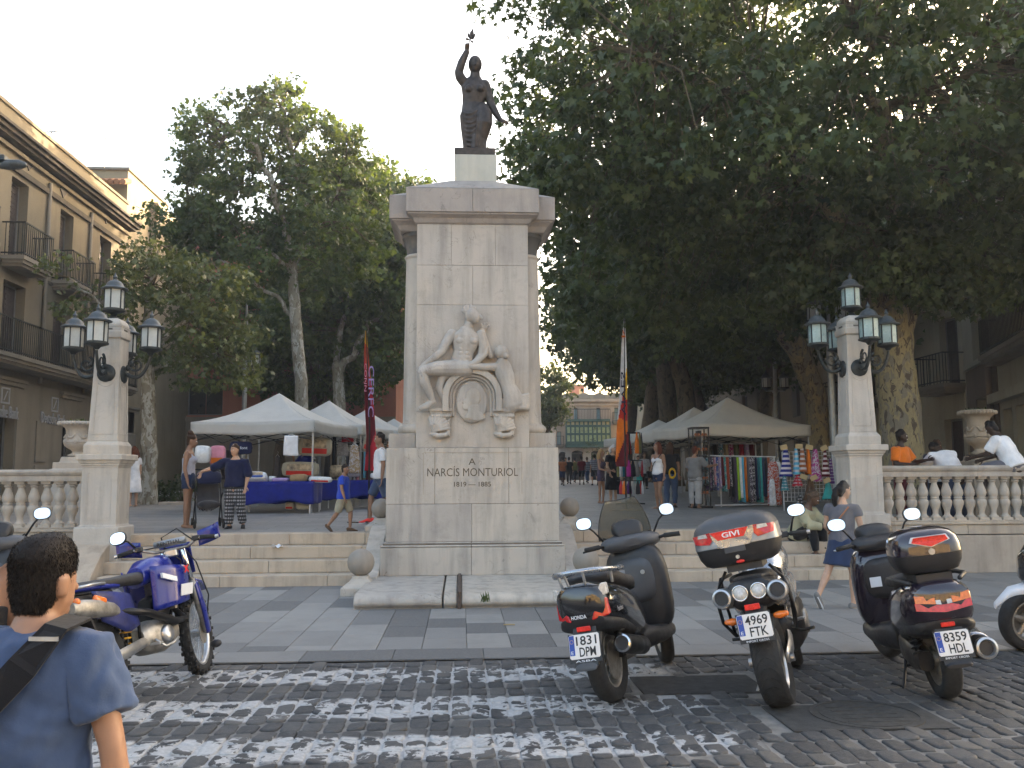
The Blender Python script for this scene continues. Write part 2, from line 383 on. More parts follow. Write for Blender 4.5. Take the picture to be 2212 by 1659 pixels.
def flat(name, x0, x1, y0, y1, z, m, par=None):
    mb = MB(); mb.add([(x0, y0, z), (x1, y0, z), (x1, y1, z), (x0, y1, z)], [(0, 1, 2, 3)]); return tag(mb.build(name, m, par), kind='structure')
flat('ground', -320, 320, -250, 420, -.03, 'earth')
road = flat('road', -60, 60, -14, CURB_Y+.02, 0, 'road_joint')
sidewalk = flat('sidewalk', -60, 60, CURB_Y+.02, 15.2, .012, 'plaza_paving')
flat('street_behind', -60, 60, -40, -14, .0, 'asphalt_road')

# --- setts: 300 stones in front as single pieces, the rest as one piece
def sett_mesh(seed):
    g = np.random.default_rng(seed); hx, hy = .0595, .0965; mb = MB(); RG = []
    base = [(-1, -.72), (-.72, -1), (.72, -1), (1, -.72), (1, .72), (.72, 1), (-.72, 1), (-1, .72)]
    jit = g.normal(0, .055, (8, 2)); tilt = g.normal(0, .0038, 2)
    for s_, z in ((1.0, -.012), (1.0, .0035), (.955, .0095), (.80, .0125)):
        RG.append([((a+jit[i][0])*hx*s_, (b+jit[i][1])*hy*s_, z + (tilt[0]*a+tilt[1]*b)*(z > 0) + g.normal(0, .0006)) for i, (a, b) in enumerate(base)])
    mb.rings(RG, True, True); return mb
SETTV = [sett_mesh(i) for i in range(9)]
PATCHES = [(gz(1392, 1503), gz(1632, 1460)), (gz(1717, 1584), gz(1992, 1522))]
def in_patch(x, y, e=.05):
    for a, b in PATCHES:
        x0, x1 = min(a.x, b.x)-.02, max(a.x, b.x)-.05; y0, y1 = a.y, b.y
        if x0-e < x < x1+e and y0-e < y < y1+e: return True
    return False
cells = []
for i in range(-34, 52):
    x = i*.1345; off = random.random()*.21
    for j in range(0, 20):
        y = CURB_Y - .115 - j*.212 - (off-.1)*.35
        if y < 3.7 or in_patch(x, y): continue
        cells.append((x+random.gauss(0, .003), y+random.gauss(0, .006), random.choice((0, PI))+random.gauss(0, .03), random.randrange(9), random.uniform(.93, 1.03), random.uniform(.9, 1.05)))
def vis(c):
    d = Vector((c[0], c[1], 0-EYE)); dep = d.dot(_fw); return abs(d.dot(_rt)/dep) < .585 and d.dot(_up)/dep > -.44 and dep
near = sorted([c for c in cells if vis(c)], key=lambda c: c[1])[:300]; ns = set(id(c) for c in near)
sm = [s_.mesh('sett', 'setts', True) for s_ in SETTV]
for c in near:
    o = bpy.data.objects.new('sett', sm[c[3]]); COL.objects.link(o); o.parent = road; o.location = (c[0], c[1], 0); o.rotation_euler = (0, 0, c[2]); o.scale = (c[4], c[5], 1)
rest = MB()
for c in cells:
    if id(c) in ns: continue
    ca, sa = cos(c[2]), sin(c[2]); s_ = SETTV[c[3]]
    rest.add([(c[0]+(p[0]*c[4])*ca-(p[1]*c[5])*sa, c[1]+(p[0]*c[4])*sa+(p[1]*c[5])*ca, p[2]) for p in s_.v], s_.f)
tag(rest.build('setts_mass', 'setts', road, True, fix=False), kind='stuff')
for i, (a, b) in enumerate(PATCHES):
    mb = MB(); mb.b2(min(a.x, b.x), max(a.x, b.x)-.08, a.y, b.y, .001, .012); mb.build('asphalt_patch', 'asphalt', road)
c = gz(1871, 1547); mb = MB(); mb.lathe([(.36, 0), (.36, .006), (.33, .006), (.33, .002), (.30, .002), (.30, .005), (.0, .005)], 40, (c.x, c.y, .0115))
for k in range(5): mb.b2(c.x-.2, c.x+.2, c.y-.2+k*.09, c.y-.17+k*.09, .0166, .019)
mb.build('manhole_cover', 'manhole_iron', road)

# --- sidewalk slabs
def slab(x0, x1, y0, y1, nm='paving_slab'):
    if nm not in SLABM:
        mb = MB(); h = .0125; RG = [[(a*.5, b*.5, 0) for a, b in ((-1, -1), (1, -1), (1, 1), (-1, 1))], [(a*.5, b*.5, .009) for a, b in ((-1, -1), (1, -1), (1, 1), (-1, 1))], [(a*.495, b*.4965, h) for a, b in ((-1, -1), (1, -1), (1, 1), (-1, 1))]]
        mb.rings(RG); SLABM[nm] = mb.mesh(nm, 'paver')
    o = bpy.data.objects.new(nm, SLABM[nm]); COL.objects.link(o); o.parent = sidewalk
    o.location = ((x0+x1)/2, (y0+y1)/2, .0125); o.scale = (x1-x0-.006, y1-y0-.006, 1+random.uniform(-.06, .06)); return o
SLABM = {}
x = -6.2
while x < 8.4: slab(x, x+.8, CURB_Y, CURB_Y+.46, 'border_stone'); x += .8
for i in range(35):
    x0 = -6.2 + i*.417; y = CURB_Y+.46 - random.random()*.4
    while y < STEP_Y:
        ln = random.choice((.63, .84, .84, 1.05)); a, b = max(y, CURB_Y+.46), min(y+ln, STEP_Y-.002); y += ln
        if b-a < .08: continue
        if x0 > -1.3 and x0+.417 < 1.62 and a > 11.1: continue
        slab(x0, x0+.417, a, b)

# --- plaza (rambla), stairs, retaining walls
def plaza_fn(u, v_):
    Y = 14.955 + (u**2.2)*150; return (-70+140*v_, Y, PZ(Y))
mb = MB(); mb.grid(plaza_fn, 60, 2); tag(mb.build('plaza', 'plaza_paving', smooth=True), kind='structure')
stairs = thing('stairs', 'pale stone stairs of four steps up to the plaza', 'stairs'); stairs['kind'] = 'structure'
def step_block(x0, x1, k, extra=0):
    y0 = STEP_Y+k*TREAD; mb = MB(); mb.b2(x0+.002, x1-.002, y0, (y0+TREAD+.12 if k < 3 else 14.95), RISE*k+.003 if k else .0, RISE*(k+1)-(0.0 if k < 3 else 0)); mb.build('step_block', 'stair_stone', stairs, bev=.008)
for k in range(4):
    for (xa, xb) in ((-5.42 if k else -5.3, -1.12), (1.46, 6.15)):
        x = xa; first = random.uniform(.5, 1.2)
        while x < xb-.01:
            nx = min(x+first, xb); first = random.uniform(1.0, 1.75)
            if xb-nx < .4: nx = xb
            step_block(x, nx, k, .35 if k == 3 else 0); x = nx

def block_wall(name, label, x0, x1):
    t = thing(name, label, 'wall')
    for z0, z1, dy in ((.0, .62, 0), (.624, .795, .0)):
        x = x0
        while x < x1-.01:
            nx = min(x+random.uniform(1.1, 1.5), x1)
            if x1-nx < .5: nx = x1
            mb = MB(); mb.b2(x+.003, nx-.003, WALL_Y+dy, WALL_Y+.5, z0+.012, z1); mb.build('wall_block', 'wall_stone', t, bev=.006); x = nx
    return t
block_wall('retaining_wall', 'stone block wall under the balustrade behind the scooter with top case', 6.86, 13.5)
block_wall('retaining_wall', 'stone block wall under the balustrade at the left edge', -12.5, -5.93)
BAL = MB(); BAL.b2(-.082, .082, -.082, .082, 0, .04); BAL.b2(-.075, .075, -.075, .075, .675, .715)
BAL.lathe([(.074, .04), (.078, .052), (.07, .066), (.052, .078), (.043, .11), (.048, .16), (.066, .21), (.083, .255), (.088, .295), (.08, .325), (.062, .343), (.062, .350), (.069, .356), (.069, .370), (.062, .376), (.064, .385), (.08, .41), (.087, .445), (.08, .49), (.062, .54), (.046, .59), (.043, .615), (.058, .63), (.066, .638), (.06, .650), (.05, .655), (.064, .662), (.072, .675)], 18)
BALM = BAL.mesh('baluster', 'baluster_stone', True); BALM.set_sharp_from_angle(angle=R(50))
def balustrade(label, x0, x1, z=.865):
    t = thing('balustrade', label, 'balustrade')
    mb = MB(); mb.b2(x0, x1, WALL_Y-.03, WALL_Y+.36, z-.067, z-.02); mb.b2(x0, x1, WALL_Y+.005, WALL_Y+.325, z-.0195, z); mb.build('base_course', 'wall_stone', t, bev=.006)
    mb = MB(); yc = WALL_Y+.165; pf = [(-.12, 1.58), (-.12, 1.665), (-.135, 1.672), (-.15, 1.69), (-.15, 1.70), (-.16, 1.705), (-.165, 1.73), (-.15, 1.752), (-.12, 1.765), (.12, 1.765), (.15, 1.752), (.165, 1.73), (.16, 1.705), (.15, 1.70), (.15, 1.69), (.135, 1.672), (.12, 1.665), (.12, 1.58)]
    x = x0
    while x < x1-.01:
        nx = min(x+1.75, x1); mb = MB(); mb.prism([(yc+a, h) for a, h in pf], x+.002, nx-.002, 'x'); mb.build('handrail', 'baluster_stone', t); x = nx
    n = int((x1-x0-.1)/.2)
    for i in range(n):
        o = bpy.data.objects.new('baluster', BALM); COL.objects.link(o); o.parent = t; o.location = (x0+.06+i*.2 if x0 > 0 else x1-.06-i*.2, yc, z); o.rotation_euler = (0, 0, random.choice((0, PI/2, PI)))
    return t
balustrade('stone balustrade at the right with people sitting on its rail', 6.83, 12.2)
balustrade('stone balustrade at the left beside the lamp pillar', -11.5, -5.86)
for sx, lab in ((-5.6, 'left'), (6.53, 'right')):
    mb = MB(); s_ = -1 if sx < 0 else 1
    mb.prism([(13.05, .0), (14.2, .0), (14.2, .64), (13.95, .62), (13.7, .5), (13.45, .3), (13.25, .12)], sx-.26, sx+.26, 'x')
    tag(mb.build('stair_cheek', 'stair_stone', bev=.01), 'sloping stone cheek beside the stairs below the %s lamp pillar' % lab, 'cheek wall')

# ---------------------------------------------------------------- lamp pillars
mat('lamp_glass', (.46, .48, .46), .35, 0, var=.12, vs=7, stretch=(1, 1, 1))
mat('lamp_glass_green', (.30, .40, .38), .3, 0, var=.2, vs=7)
def lantern(par, loc, sc=1.0, glass='lamp_glass', nm='lantern'):
    e = bpy.data.objects.new(nm, None); COL.objects.link(e); e.parent = par; e.location = loc; e.scale = (sc, sc, sc); e.empty_display_size = .1
    mb = MB(); mb.lathe([(.03, -.02), (.045, .0), (.06, .02), (.11, .035), (.155, .055), (.172, .06), (.172, .085), (.15, .09), (.15, .10)], 24); mb.build('lantern_base', 'iron_dark', e, True, asm=40)
    mb = MB(); mb.lathe([(.165, .405), (.205, .41), (.208, .425), (.19, .435), (.15, .452), (.135, .475), (.12, .51), (.085, .545), (.045, .565), (.03, .572), (.026, .60), (.036, .612), (.03, .63), (.014, .645), (.008, .685), (0.002, .69)], 24); mb.build('lantern_roof', 'lamp_roof', e, True, asm=50)
    for k in range(6):
        a = PI/6+k*PI/3; q = (cos(a)*.15, sin(a)*.15); mb = MB(); mb.box((q[0], q[1], .2525), (.016, .016, .305), a); mb.build('glazing_bar', 'iron_dark', e)
        a2 = a+PI/6; r = .15*cos(PI/6)-.006; mb = MB(); mb.box((cos(a2)*r, sin(a2)*r, .2525), (.006, .134, .30), a2); mb.build('glass_pane', glass, e)
    return e
def bracket(par, ang, zb, reach=.6, half=.2, zl=0):
    """scroll bracket from a boss on the shaft out and up to a lantern foot"""
    mb = MB(); P = []
    for k in range(15):
        u = k/14; P.append((half+.05+(reach-half-.05)*(1-(1-u)**1.6)*1.0, 0, zb-.02-.10*sin(PI*min(1, u*1.15))*(1-u*.6)+ (zl-zb)*u**2.2))
    mb.tube(P, [.034-.012*u/14 for u in range(15)], 8)
    c = Vector((half+.20, 0, zb+.13)); S = []
    for k in range(26): a = 1.9+k*.36; r = .128*(1-k/32); S.append((c.x+r*cos(a), 0, c.z+r*sin(a)))
    mb.tube(S, [.022*(1-k/40) for k in range(26)], 6)
    mb.lathe([(.0, half+.062), (.05, half+.055), (.1, half+.045), (.135, half+.03), (.145, half+.012), (.145, half-.02)], 22, (0, 0, zb-.03), 0, 'x')
    for dz, dx in ((.03, .05), (.09, .10)): mb.ball((half+dx+.02, 0, zb+dz+.05), (.035, .03, .05), 8)
    mb.xf(Matrix.Rotation(ang, 4, 'Z')); return mb.build('bracket', 'iron_dark', par, True, asm=45)
def pillar(label, x, dz, glass):
    t = thing('lamp_pillar', label, 'lamp pillar', (x, 14.32, 0), 0, 'stone lamp pillars flanking the stairs')
    H_ = lambda z: z+dz
    mb = MB(); mb.sqlathe([(.335, .0 if dz else .35), (.335, H_(.86)), (.325, H_(.885))]); mb.build('plinth', 'pillar_stone', t, bev=.008)
    mb = MB(); mb.sqlathe([(.285, H_(.885)), (.27, H_(.915)), (.27, H_(1.79))]); mb.build('die', 'pillar_stone', t, bev=.005)
    mb = MB(); mb.sqlathe([(.275, H_(1.79)), (.275, H_(1.815)), (.29, H_(1.82)), (.29, H_(1.845)), (.31, H_(1.86)), (.32, H_(1.90)), (.35, H_(1.905)), (.35, H_(1.985)), (.34, H_(1.995))]); mb.build('cornice', 'pillar_stone', t, bev=.004)
    mb = MB(); mb.sqlathe([(.27, H_(1.995)), (.27, H_(2.13)), (.255, H_(2.16)), (.235, H_(2.185)), (.232, H_(2.20))]); mb.build('block', 'pillar_stone', t, bev=.005)
    mb = MB(); mb.sqlathe([(.226, H_(2.20)), (.192, H_(3.40)), (.188, H_(3.82))]); mb.build('shaft', 'pillar_stone', t, bev=.006)
    mb = MB(); mb.sqlathe([(.195, H_(3.82)), (.215, H_(3.835)), (.215, H_(3.93)), (.20, H_(3.935)), (.20, H_(4.0)), (.207, H_(4.005)), (.207, H_(4.02))]); mb.build('cap', 'pillar_stone', t, bev=.004)
    mb = MB(); mb.sqlathe([(.19, H_(4.02)), (.187, H_(4.06)), (.168, H_(4.105)), (.135, H_(4.14)), (.10, H_(4.155)), (.06, H_(4.165))]); mb.build('dome', 'pillar_stone', t, True, bev=.01)
    # raised panel mouldings (die and shaft) and cap slots
    for f in range(4):
        q = Matrix.Rotation(f*PI/2, 4, 'Z'); mb = MB()
        def frame(h0, h1, z0, z1, y0, y1, wd=.012, pr=.006):
            for s_ in (-1, 1): mb.add([(s_*h0, -y0-pr, z0), (s_*(h0-wd), -y0-pr, z0), (s_*(h1-wd), -y1-pr, z1), (s_*h1, -y1-pr, z1), (s_*h0, -y0+.01, z0), (s_*(h0-wd), -y0+.01, z0), (s_*(h1-wd), -y1+.01, z1), (s_*h1, -y1+.01, z1)], [(0, 1, 2, 3), (0, 4, 5, 1), (1, 5, 6, 2), (2, 6, 7, 3), (3, 7, 4, 0)])
            mb.b2(-h0, h0, -y0-pr+.001, -y0+.01, z0-wd, z0); mb.b2(-h1, h1, -y1-pr+.001, -y1+.01, z1, z1+wd)
        frame(.185, .185, H_(.99), H_(1.70), .27, .27); frame(.165, .135, H_(2.32), H_(3.12), .2226, .200, .016, .009)
        mb.xf(q); mb.build('panel_moulding', 'pillar_stone', t)
        mb = MB(); mb.b2(-.07, .07, -.203, -.19, H_(3.955), H_(3.98)); mb.xf(q); mb.build('cap_slot', 'joint', t)
        mb = MB(); S = [(.15*cos(a), -.197+.003*(0), H_(3.22)+.16*sin(a)) for a in [PI+.45+k*(PI-.9)/10 for k in range(11)]]; mb.tube(S, .012, 6); mb.xf(q); mb.build('swag_moulding', 'pillar_stone', t, True)
    z_side, z_boss = H_(3.60), H_(3.29)
    for f in range(4):
        a = f*PI/2; bracket(t, a, z_boss, .6, .185, z_side-.01); lantern(t, (cos(a)*.6, sin(a)*.6, z_side), 1.0, glass)
    mb = MB(); mb.lathe([(.10, H_(4.16)), (.08, H_(4.175)), (.05, H_(4.195)), (.045, H_(4.22))], 16); mb.build('lantern_foot', 'iron_dark', t, True)
    lantern(t, (0, 0, H_(4.225)), 1.0, glass)
    return t
pillar('stone lamp pillar with five white glass lanterns left of the monument', -5.56, 0, 'lamp_glass')
pillar('stone lamp pillar with five greenish lanterns right of the monument', 6.55, .11, 'lamp_glass_green')
def urn(label, x, y, z0, zt, m):
    t = thing('stone_urn', label, 'urn', (x, y, 0), 0, 'stone urns behind the balustrades'); h = zt-z0
    mb = MB(); pr = [(.11, 0), (.16, .03), (.16, .06), (.1, .09), (.085, .14), (.11, .19), (.17, .24), (.22, .30), (.235, .36), (.215, .38), (.235, .40), (.22, .43), (.2, .6), (.205, .72), (.23, .80), (.27, .84), (.33, .87), (.345, .90), (.33, .94), (.29, .96), (.26, .93)]
    mb.lathe([(r*1.0, z0+hh/.96*h) for r, hh in pr], 26); b_ = mb.build('bowl', m, t, True, asm=40)
    mb = MB()
    for k in range(32): a = 2*PI*k/32; mb.ball((.335*cos(a), .335*sin(a), z0+.905/.96*h), (.025, .025, .04), 6, 0, 5)
    mb.build('gadrooned_rim', m, t, True)
    mb = MB()
    for k in range(6): a = 2*PI*k/6+.3; mb.tube([(.2*cos(a-.35), .2*sin(a-.35), z0+.62*h), (.225*cos(a-.15), .225*sin(a-.15), z0+.54*h), (.225*cos(a+.15), .225*sin(a+.15), z0+.54*h), (.2*cos(a+.35), .2*sin(a+.35), z0+.62*h)], .02, 6, 0, 'r'); mb.ball((.235*cos(a+.5), .235*sin(a+.5), z0+.43*h), (.03, .03, .045), 8)
    mb.build('garland', m, t, True)
    mb = MB(); mb.sqlathe([(.34, .7), (.34, z0-.22), (.3, z0-.22), (.3, z0-.1), (.22, z0-.1), (.2, z0)]); mb.build('stepped_base', m, t, bev=.01)
    mb = MB(); g = np.random.default_rng(3)
    for k in range(60):
        a, r = g.uniform(0, 6.28), g.uniform(0, .22); s_ = g.uniform(.03, .07); p = Vector((r*cos(a), r*sin(a), zt-.02)); d = Vector((g.normal(), g.normal(), 1)).normalized()*s_*1.6; e = Vector((g.normal(), g.normal(), 0)).normalized()*s_*.4
        mb.add([p-e*.3, p+d*.5-e, p+d, p+d*.5+e], [(0, 1, 2, 3)])
    mb.build('plant', 'leaf_dark', t)
    return t
# ================================================================ FOLIAGE MATERIALS
def leafmat(name, a, b_, c_, trans=.35, tcol=None):
    m, t, b, out = newmat(name); g = NG(t); r = g.isl()
    c = g.ramp(r, [(0, a), (.45, b_), (.93, c_), (1, (min(1, c_[0]*1.35), c_[1]*1.1, c_[2]*.9))])
    c = g.mix(g.ramp(g.noise(g.pos(), 1.1, 3, .5), [(.42, 0), (.62, .55)]), c, tuple(min(1, x*1.5) for x in c_)); c = g.mix(g.ramp(g.noise(g.pos(), .7, 2), [(.45, .6), (.6, 0)]), c, tuple(x*.75 for x in a))
    t.links.new(c, b.inputs['Base Color']); b.inputs['Roughness'].default_value = .5; b.inputs['Specular IOR Level'].default_value = .35
    tr = g.n('BsdfTranslucent'); tc = g.mix(1.0, c, tcol or (2.2, 2.0, .55), 'MULTIPLY'); t.links.new(tc, tr.inputs[0])
    mx = g.n('MixShader'); mx.inputs[0].default_value = trans; t.links.new(b.outputs[0], mx.inputs[1]); t.links.new(tr.outputs[0], mx.inputs[2]); t.links.new(mx.outputs[0], out.inputs[0])
leafmat('leaf_dark', (.030, .048, .022), (.050, .074, .032), (.074, .100, .042), .28)
leafmat('leaf_mid', (.034, .062, .025), (.054, .090, .036), (.090, .126, .048), .36)
leafmat('leaf_pale', (.055, .078, .034), (.082, .11, .048), (.12, .142, .062), .26)
def barkmat(name, a, b_, c_, sc=1.0):
    m, t, b, out = newmat(name); g = NG(t); p = g.pos((1, 1, .45))
    v_ = g.noise(p, 3.2*sc, 3, .5, 1.0); v2 = g.noise(p, 6.0*sc, 4, .6, .8)
    c = g.mix(g.ramp(v_, [(.46, 0), (.49, 1)]), a, b_); c = g.mix(g.ramp(v2, [(.56, 0), (.58, 1)]), c, c_)
    c = g.mix(g.ramp(g.noise(p, 25, 4, .7), [(.4, 0), (.8, .5)]), c, tuple(x*.45 for x in a))
    t.links.new(c, b.inputs['Base Color']); b.inputs['Roughness'].default_value = .85; b.inputs['Specular IOR Level'].default_value = .25
    h = g.math('ADD', g.ramp(v_, [(.46, 0), (.49, .6)]), g.math('MULTIPLY', g.noise(p, 30, 5, .7), .5)); t.links.new(g.bump(h, .5, .02), b.inputs['Normal'])
barkmat('bark_plane', (.19, .17, .13), (.27, .225, .125), (.085, .066, .048), 1.5)
barkmat('bark_dark', (.10, .08, .055), (.13, .10, .06), (.05, .038, .026))
barkmat('bark_pale', (.40, .39, .34), (.24, .22, .17), (.16, .13, .09), 1.5)

# ================================================================ MONUMENT
mon = thing('monument', 'tall pale stone monument with carved figures and inscription at the centre', 'monument', (MX, 13.0, 0))
xg, xc = gz(954, 1288, .19).x-MX, gz(988, 1284, .2).x-MX
SP = [(-2.03, .0), (-2.03, .04), (-2.055, .05), (-2.085, .085), (-2.085, .115), (-2.065, .155), (-2.02, .185), (-1.95, .198), (-1.85, .20), (.4, .20), (.4, 0)]
for a, b in ((-1.46, xg), (xg+.022, xc-.003), (xc+.048, 1.46)):
    mb = MB(); mb.prism(SP, a, b, 'x'); mb.build('base_slab', 'limestone', mon, True, bev=.012, asm=35)
mb = MB(); mb.b2(xc, xc+.045, -2.10, 0.01, .004, .228); mb.build('iron_channel', 'rust_channel', mon, bev=.004)
def mblock(x0, x1, y0, y1, z0, z1, m='limestone', nm='stone_block', bev=.005, g=.0022):
    mb = MB(); mb.b2(x0+g, x1-g, y0, y1, z0+g, z1-g); return mb.build(nm, m, mon, bev=bev)
mb = MB(); mb.b2(-1.30, 1.30, .03, 1.60, .1, .66); mb.b2(-1.23, 1.23, .07, 1.55, .6, 2.04); mb.b2(-.81, .81, .13, 1.5, 2.0, 5.9); mb.build('core', 'joint', mon)
for s_ in (-1, 1):
    x0, x1 = (-1.34, -.02) if s_ < 0 else (-.02, 1.34)
    mblock(x0, x1, 0, 1.64, .2, .60)
    mb = MB(); a, b = (x0, x1); e0 = .0; P = [(.0, .60), (.0, .635), (.055, .665), (.055, .672), (1.58, .672), (1.58, .60)]
    mb.b2(a+.002, b-.002, 0.0, 1.64, .602, .632); mb.b2(a+(.035 if s_ < 0 else .002), b-(.002 if s_ < 0 else .035), .035, 1.60, .632, .672); mb.build('plinth_moulding', 'limestone', mon, bev=.012)
    mblock(-1.265 if s_ < 0 else -.015, -.015 if s_ < 0 else 1.265, .06, 1.58, .674, 1.22)
ja, jb = gY(939, 1040, 13.06).x-MX, gY(1099, 1040, 13.06).x-MX
for a, b in ((-1.265, ja), (ja, jb), (jb, 1.265)): mblock(a, b, .06, 1.58, 1.22, 2.04)
mb = MB(); mb.b2(-.72, .72, .055, .062, 1.965, 1.973); mb.b2(-.725, -.717, .055, .062, 1.36, 1.965); mb.b2(.717, .725, .055, .062, 1.36, 1.965)
mb.build('incised_line', 'wall_stone', mon)
# shaft courses
cA = [(2.04, 2.57, []), (2.57, 4.18, []), (4.18, 4.785, [.0]), (4.785, 5.42, [gY(975, 540, 13.1).x-MX, gY(1070, 540, 13.1).x-MX])]
for z0, z1, js in cA:
    xs = [-.84]+js+[.84]
    for a, b in zip(xs[:-1], xs[1:]): mblock(a, b, .10, 1.5, z0, z1, 'limestone_smooth', bev=.003, g=.0018)
for s_ in (-1, 1):
    a, b = sorted((s_*.85, s_*1.25)); mblock(a, b, .26, 1.34, 2.04, 2.265, 'limestone')
    for yc in (.57, 1.05):
        mb = MB(); mb.lathe([(.30, 2.265), (.325, 2.29), (.335, 2.33), (.325, 2.37), (.295, 2.395), (.275, 2.405), (.275, 2.42), (.262, 2.44), (.258, 2.6), (.25, 3.4), (.235, 4.4), (.226, 4.95), (.232, 4.97), (.25, 4.985), (.252, 5.005), (.235, 5.02), (.226, 5.03)], 32, (s_*.80, yc, 0)); mb.build('column', 'limestone_smooth', mon, True, asm=40)
        mb = MB(); mb.lathe([(.224, 5.03), (.215, 5.06), (.225, 5.16), (.26, 5.27), (.29, 5.30), (.29, 5.36)], 28, (s_*.80, yc, 0)); mb.build('capital', 'capital_dark', mon, True, asm=40)
# entablature
def hip(h, x0, x1, y0, y1, z0, px, py0, py1, z1, nm, m):
    mb = MB(); mb.add([(x0, y0, z0), (x1, y0, z0), (x1, y1, z0), (x0, y1, z0), (-px, py0, z1), (px, py0, z1), (px, py1, z1), (-px, py1, z1)], [(0, 1, 5, 4), (1, 2, 6, 5), (2, 3, 7, 6), (3, 0, 4, 7), (4, 5, 6, 7)]); mb.build(nm, m, mon)
mb = MB(); RG = []
for h, y0, z in ((.85, .095, 5.42), (.87, .07, 5.44), (.90, .04, 5.50), (.955, -.02, 5.535), (.975, -.04, 5.54), (.975, -.04, 5.565)): RG.append([(-h, y0, z), (h, y0, z), (h, 1.6-y0, z), (-h, 1.6-y0, z)])
mb.rings(RG); mb.build('cornice_moulding', 'cap_grey', mon, bev=.003)
for a, b in ((-1.0, .0), (.0, 1.0)): mblock(a, b, -.065, 1.66, 5.565, 5.935, 'cap_grey')
hip(0, -1.0, 1.0, -.065, 1.66, 5.935, .33, .3, 1.1, 6.17, 'cap_slope', 'cap_grey')
for s_ in (-1, 1):
    mb = MB(); RG = []
    for e, z in ((1.10, 5.36), (1.12, 5.385), (1.15, 5.44), (1.21, 5.49), (1.23, 5.495), (1.23, 5.52)):
        x0, x1 = sorted((s_*.60, s_*e)); y0 = .30-(e-1.10)*.9; RG.append([(x0, y0, z), (x1, y0, z), (x1, 1.6-y0, z), (x0, 1.6-y0, z)])
    mb.rings(RG); mb.build('cornice_moulding', 'cap_grey', mon, bev=.003)
    a, b = sorted((s_*.7, s_*1.265)); mblock(a, b, .16, 1.44, 5.52, 5.88, 'cap_grey')
    mb = MB(); mb.add([(s_*1.265, .16, 5.88), (s_*1.265, 1.44, 5.88), (s_*.8, 1.3, 6.0), (s_*.8, .3, 6.0), (s_*.8, .16, 5.88), (s_*.8, 1.44, 5.88)], [(0, 1, 2, 3), (0, 3, 4), (1, 5, 2)]); mb.build('cap_slope', 'cap_grey', mon)
SX = .05; SYL = .62
mb = MB(); mb.b2(SX-.325, SX+.325, SYL-.31, SYL+.31, 6.05, 6.60); mb.build('pedestal', 'pedestal_pale', mon, bev=.006)
# inscription
def fit_text(txt, w_, h_, mt, par, loc, rot=(PI/2, 0, 0), depth=.003, bold=0, name='lettering', spacing=1.0):
    o = lettering(txt, 1.0, mt, par, loc, rot, depth, 1.0, bold, name, spacing)
    xs = [v_.co.x for v_ in o.data.vertices]; ys = [v_.co.y for v_ in o.data.vertices]; cx, cy_ = (max(xs)+min(xs))/2, (max(ys)+min(ys))/2
    sx, sy_ = w_/(max(xs)-min(xs)), h_/(max(ys)-min(ys))
    for v_ in o.data.vertices: v_.co.x = (v_.co.x-cx)*sx; v_.co.y = (v_.co.y-cy_)*sy_; v_.co.z = math.copysign(depth, v_.co.z) if abs(v_.co.z) > 1e-7 else 0
    o.data.update(); return o
fit_text('A', .105, .095, 'inscription', mon, (-.01, .060, gY(1020, 997, 13.06).z), bold=.004)
fit_text('NARCÍS MONTURIOL', 1.33, .15, 'inscription', mon, (0.0, .060, gY(1020, 1018.5, 13.06).z+.006), bold=-.001)
fit_text('1819 — 1885', .54, .072, 'inscription', mon, (-.005, .060, gY(1020, 1046, 13.06).z), bold=.010)

# carved relief -----------------------------------------------------------
def rp(px, py, dy=0): q = gY(px, py, 13.07); return (q.x-MX, .07+dy, q.z)
rel = MB()
# seated youth
rel.loft([rp(1000, 797, .0), rp(998, 780, -.02), rp(1002, 762, -.02), rp(1006, 742, -.03), rp(1007, 727, -.03), rp(1008, 716, -.03)], [(.15, .10), (.155, .10), (.145, .09), (.19, .105), (.205, .10), (.11, .08)], 14)
rel.loft([rp(1009, 716, -.03), rp(1013, 700, -.05)], [.06, .055], 10)
rel.ball(rp(1018, 683, -.06), (.088, .10, .115), 14); rel.ball(rp(1027, 688, -.09), (.055, .06, .085), 10); rel.loft([rp(1036, 683, -.1), rp(1039, 690, -.1)], [.014, .02], 6)
for k in range(26):
    a = RNG.uniform(0, 6.28); r = RNG.uniform(.3, 1); rel.ball(rp(1013+15*r*cos(a), 672+11*r*sin(a), -.07-.04*(1-r)), .026, 6, 0, 5)
for c_ in ((996, 738), (1020, 739)): rel.ball(rp(*c_, -.10), (.075, .04, .045), 10)
for r_ in range(3):
    for c_ in (-6, 6): rel.ball(rp(1002+c_, 756+r_*9, -.1), (.035, .022, .026), 8, 0, 5)
rel.loft([rp(976, 722, -.03), rp(962, 745, -.06), rp(955, 760, -.07)], [.068, .06, .05], 10); rel.loft([rp(955, 760, -.07), rp(938, 775, -.09), rp(917, 790, -.10)], [.05, .046, .03], 10); rel.loft([rp(917, 790, -.1), rp(908, 798, -.12)], [.03, .02], 8)
rel.loft([rp(1038, 724, -.03), rp(1044, 748, -.06), rp(1041, 768, -.07)], [.07, .062, .052], 10); rel.loft([rp(1041, 768, -.07), rp(1028, 784, -.1), rp(1004, 797, -.12)], [.052, .046, .03], 10)
for k in range(4): rel.tube([rp(1004, 795+k*2, -.13), rp(985, 796+k*3, -.15)], [.014, .010], 6, 0, 'r')
rel.loft([rp(1008, 796, -.04), rp(975, 797, -.08), rp(940, 798, -.12), rp(916, 804, -.13)], [.12, .115, .095, .072], 12)
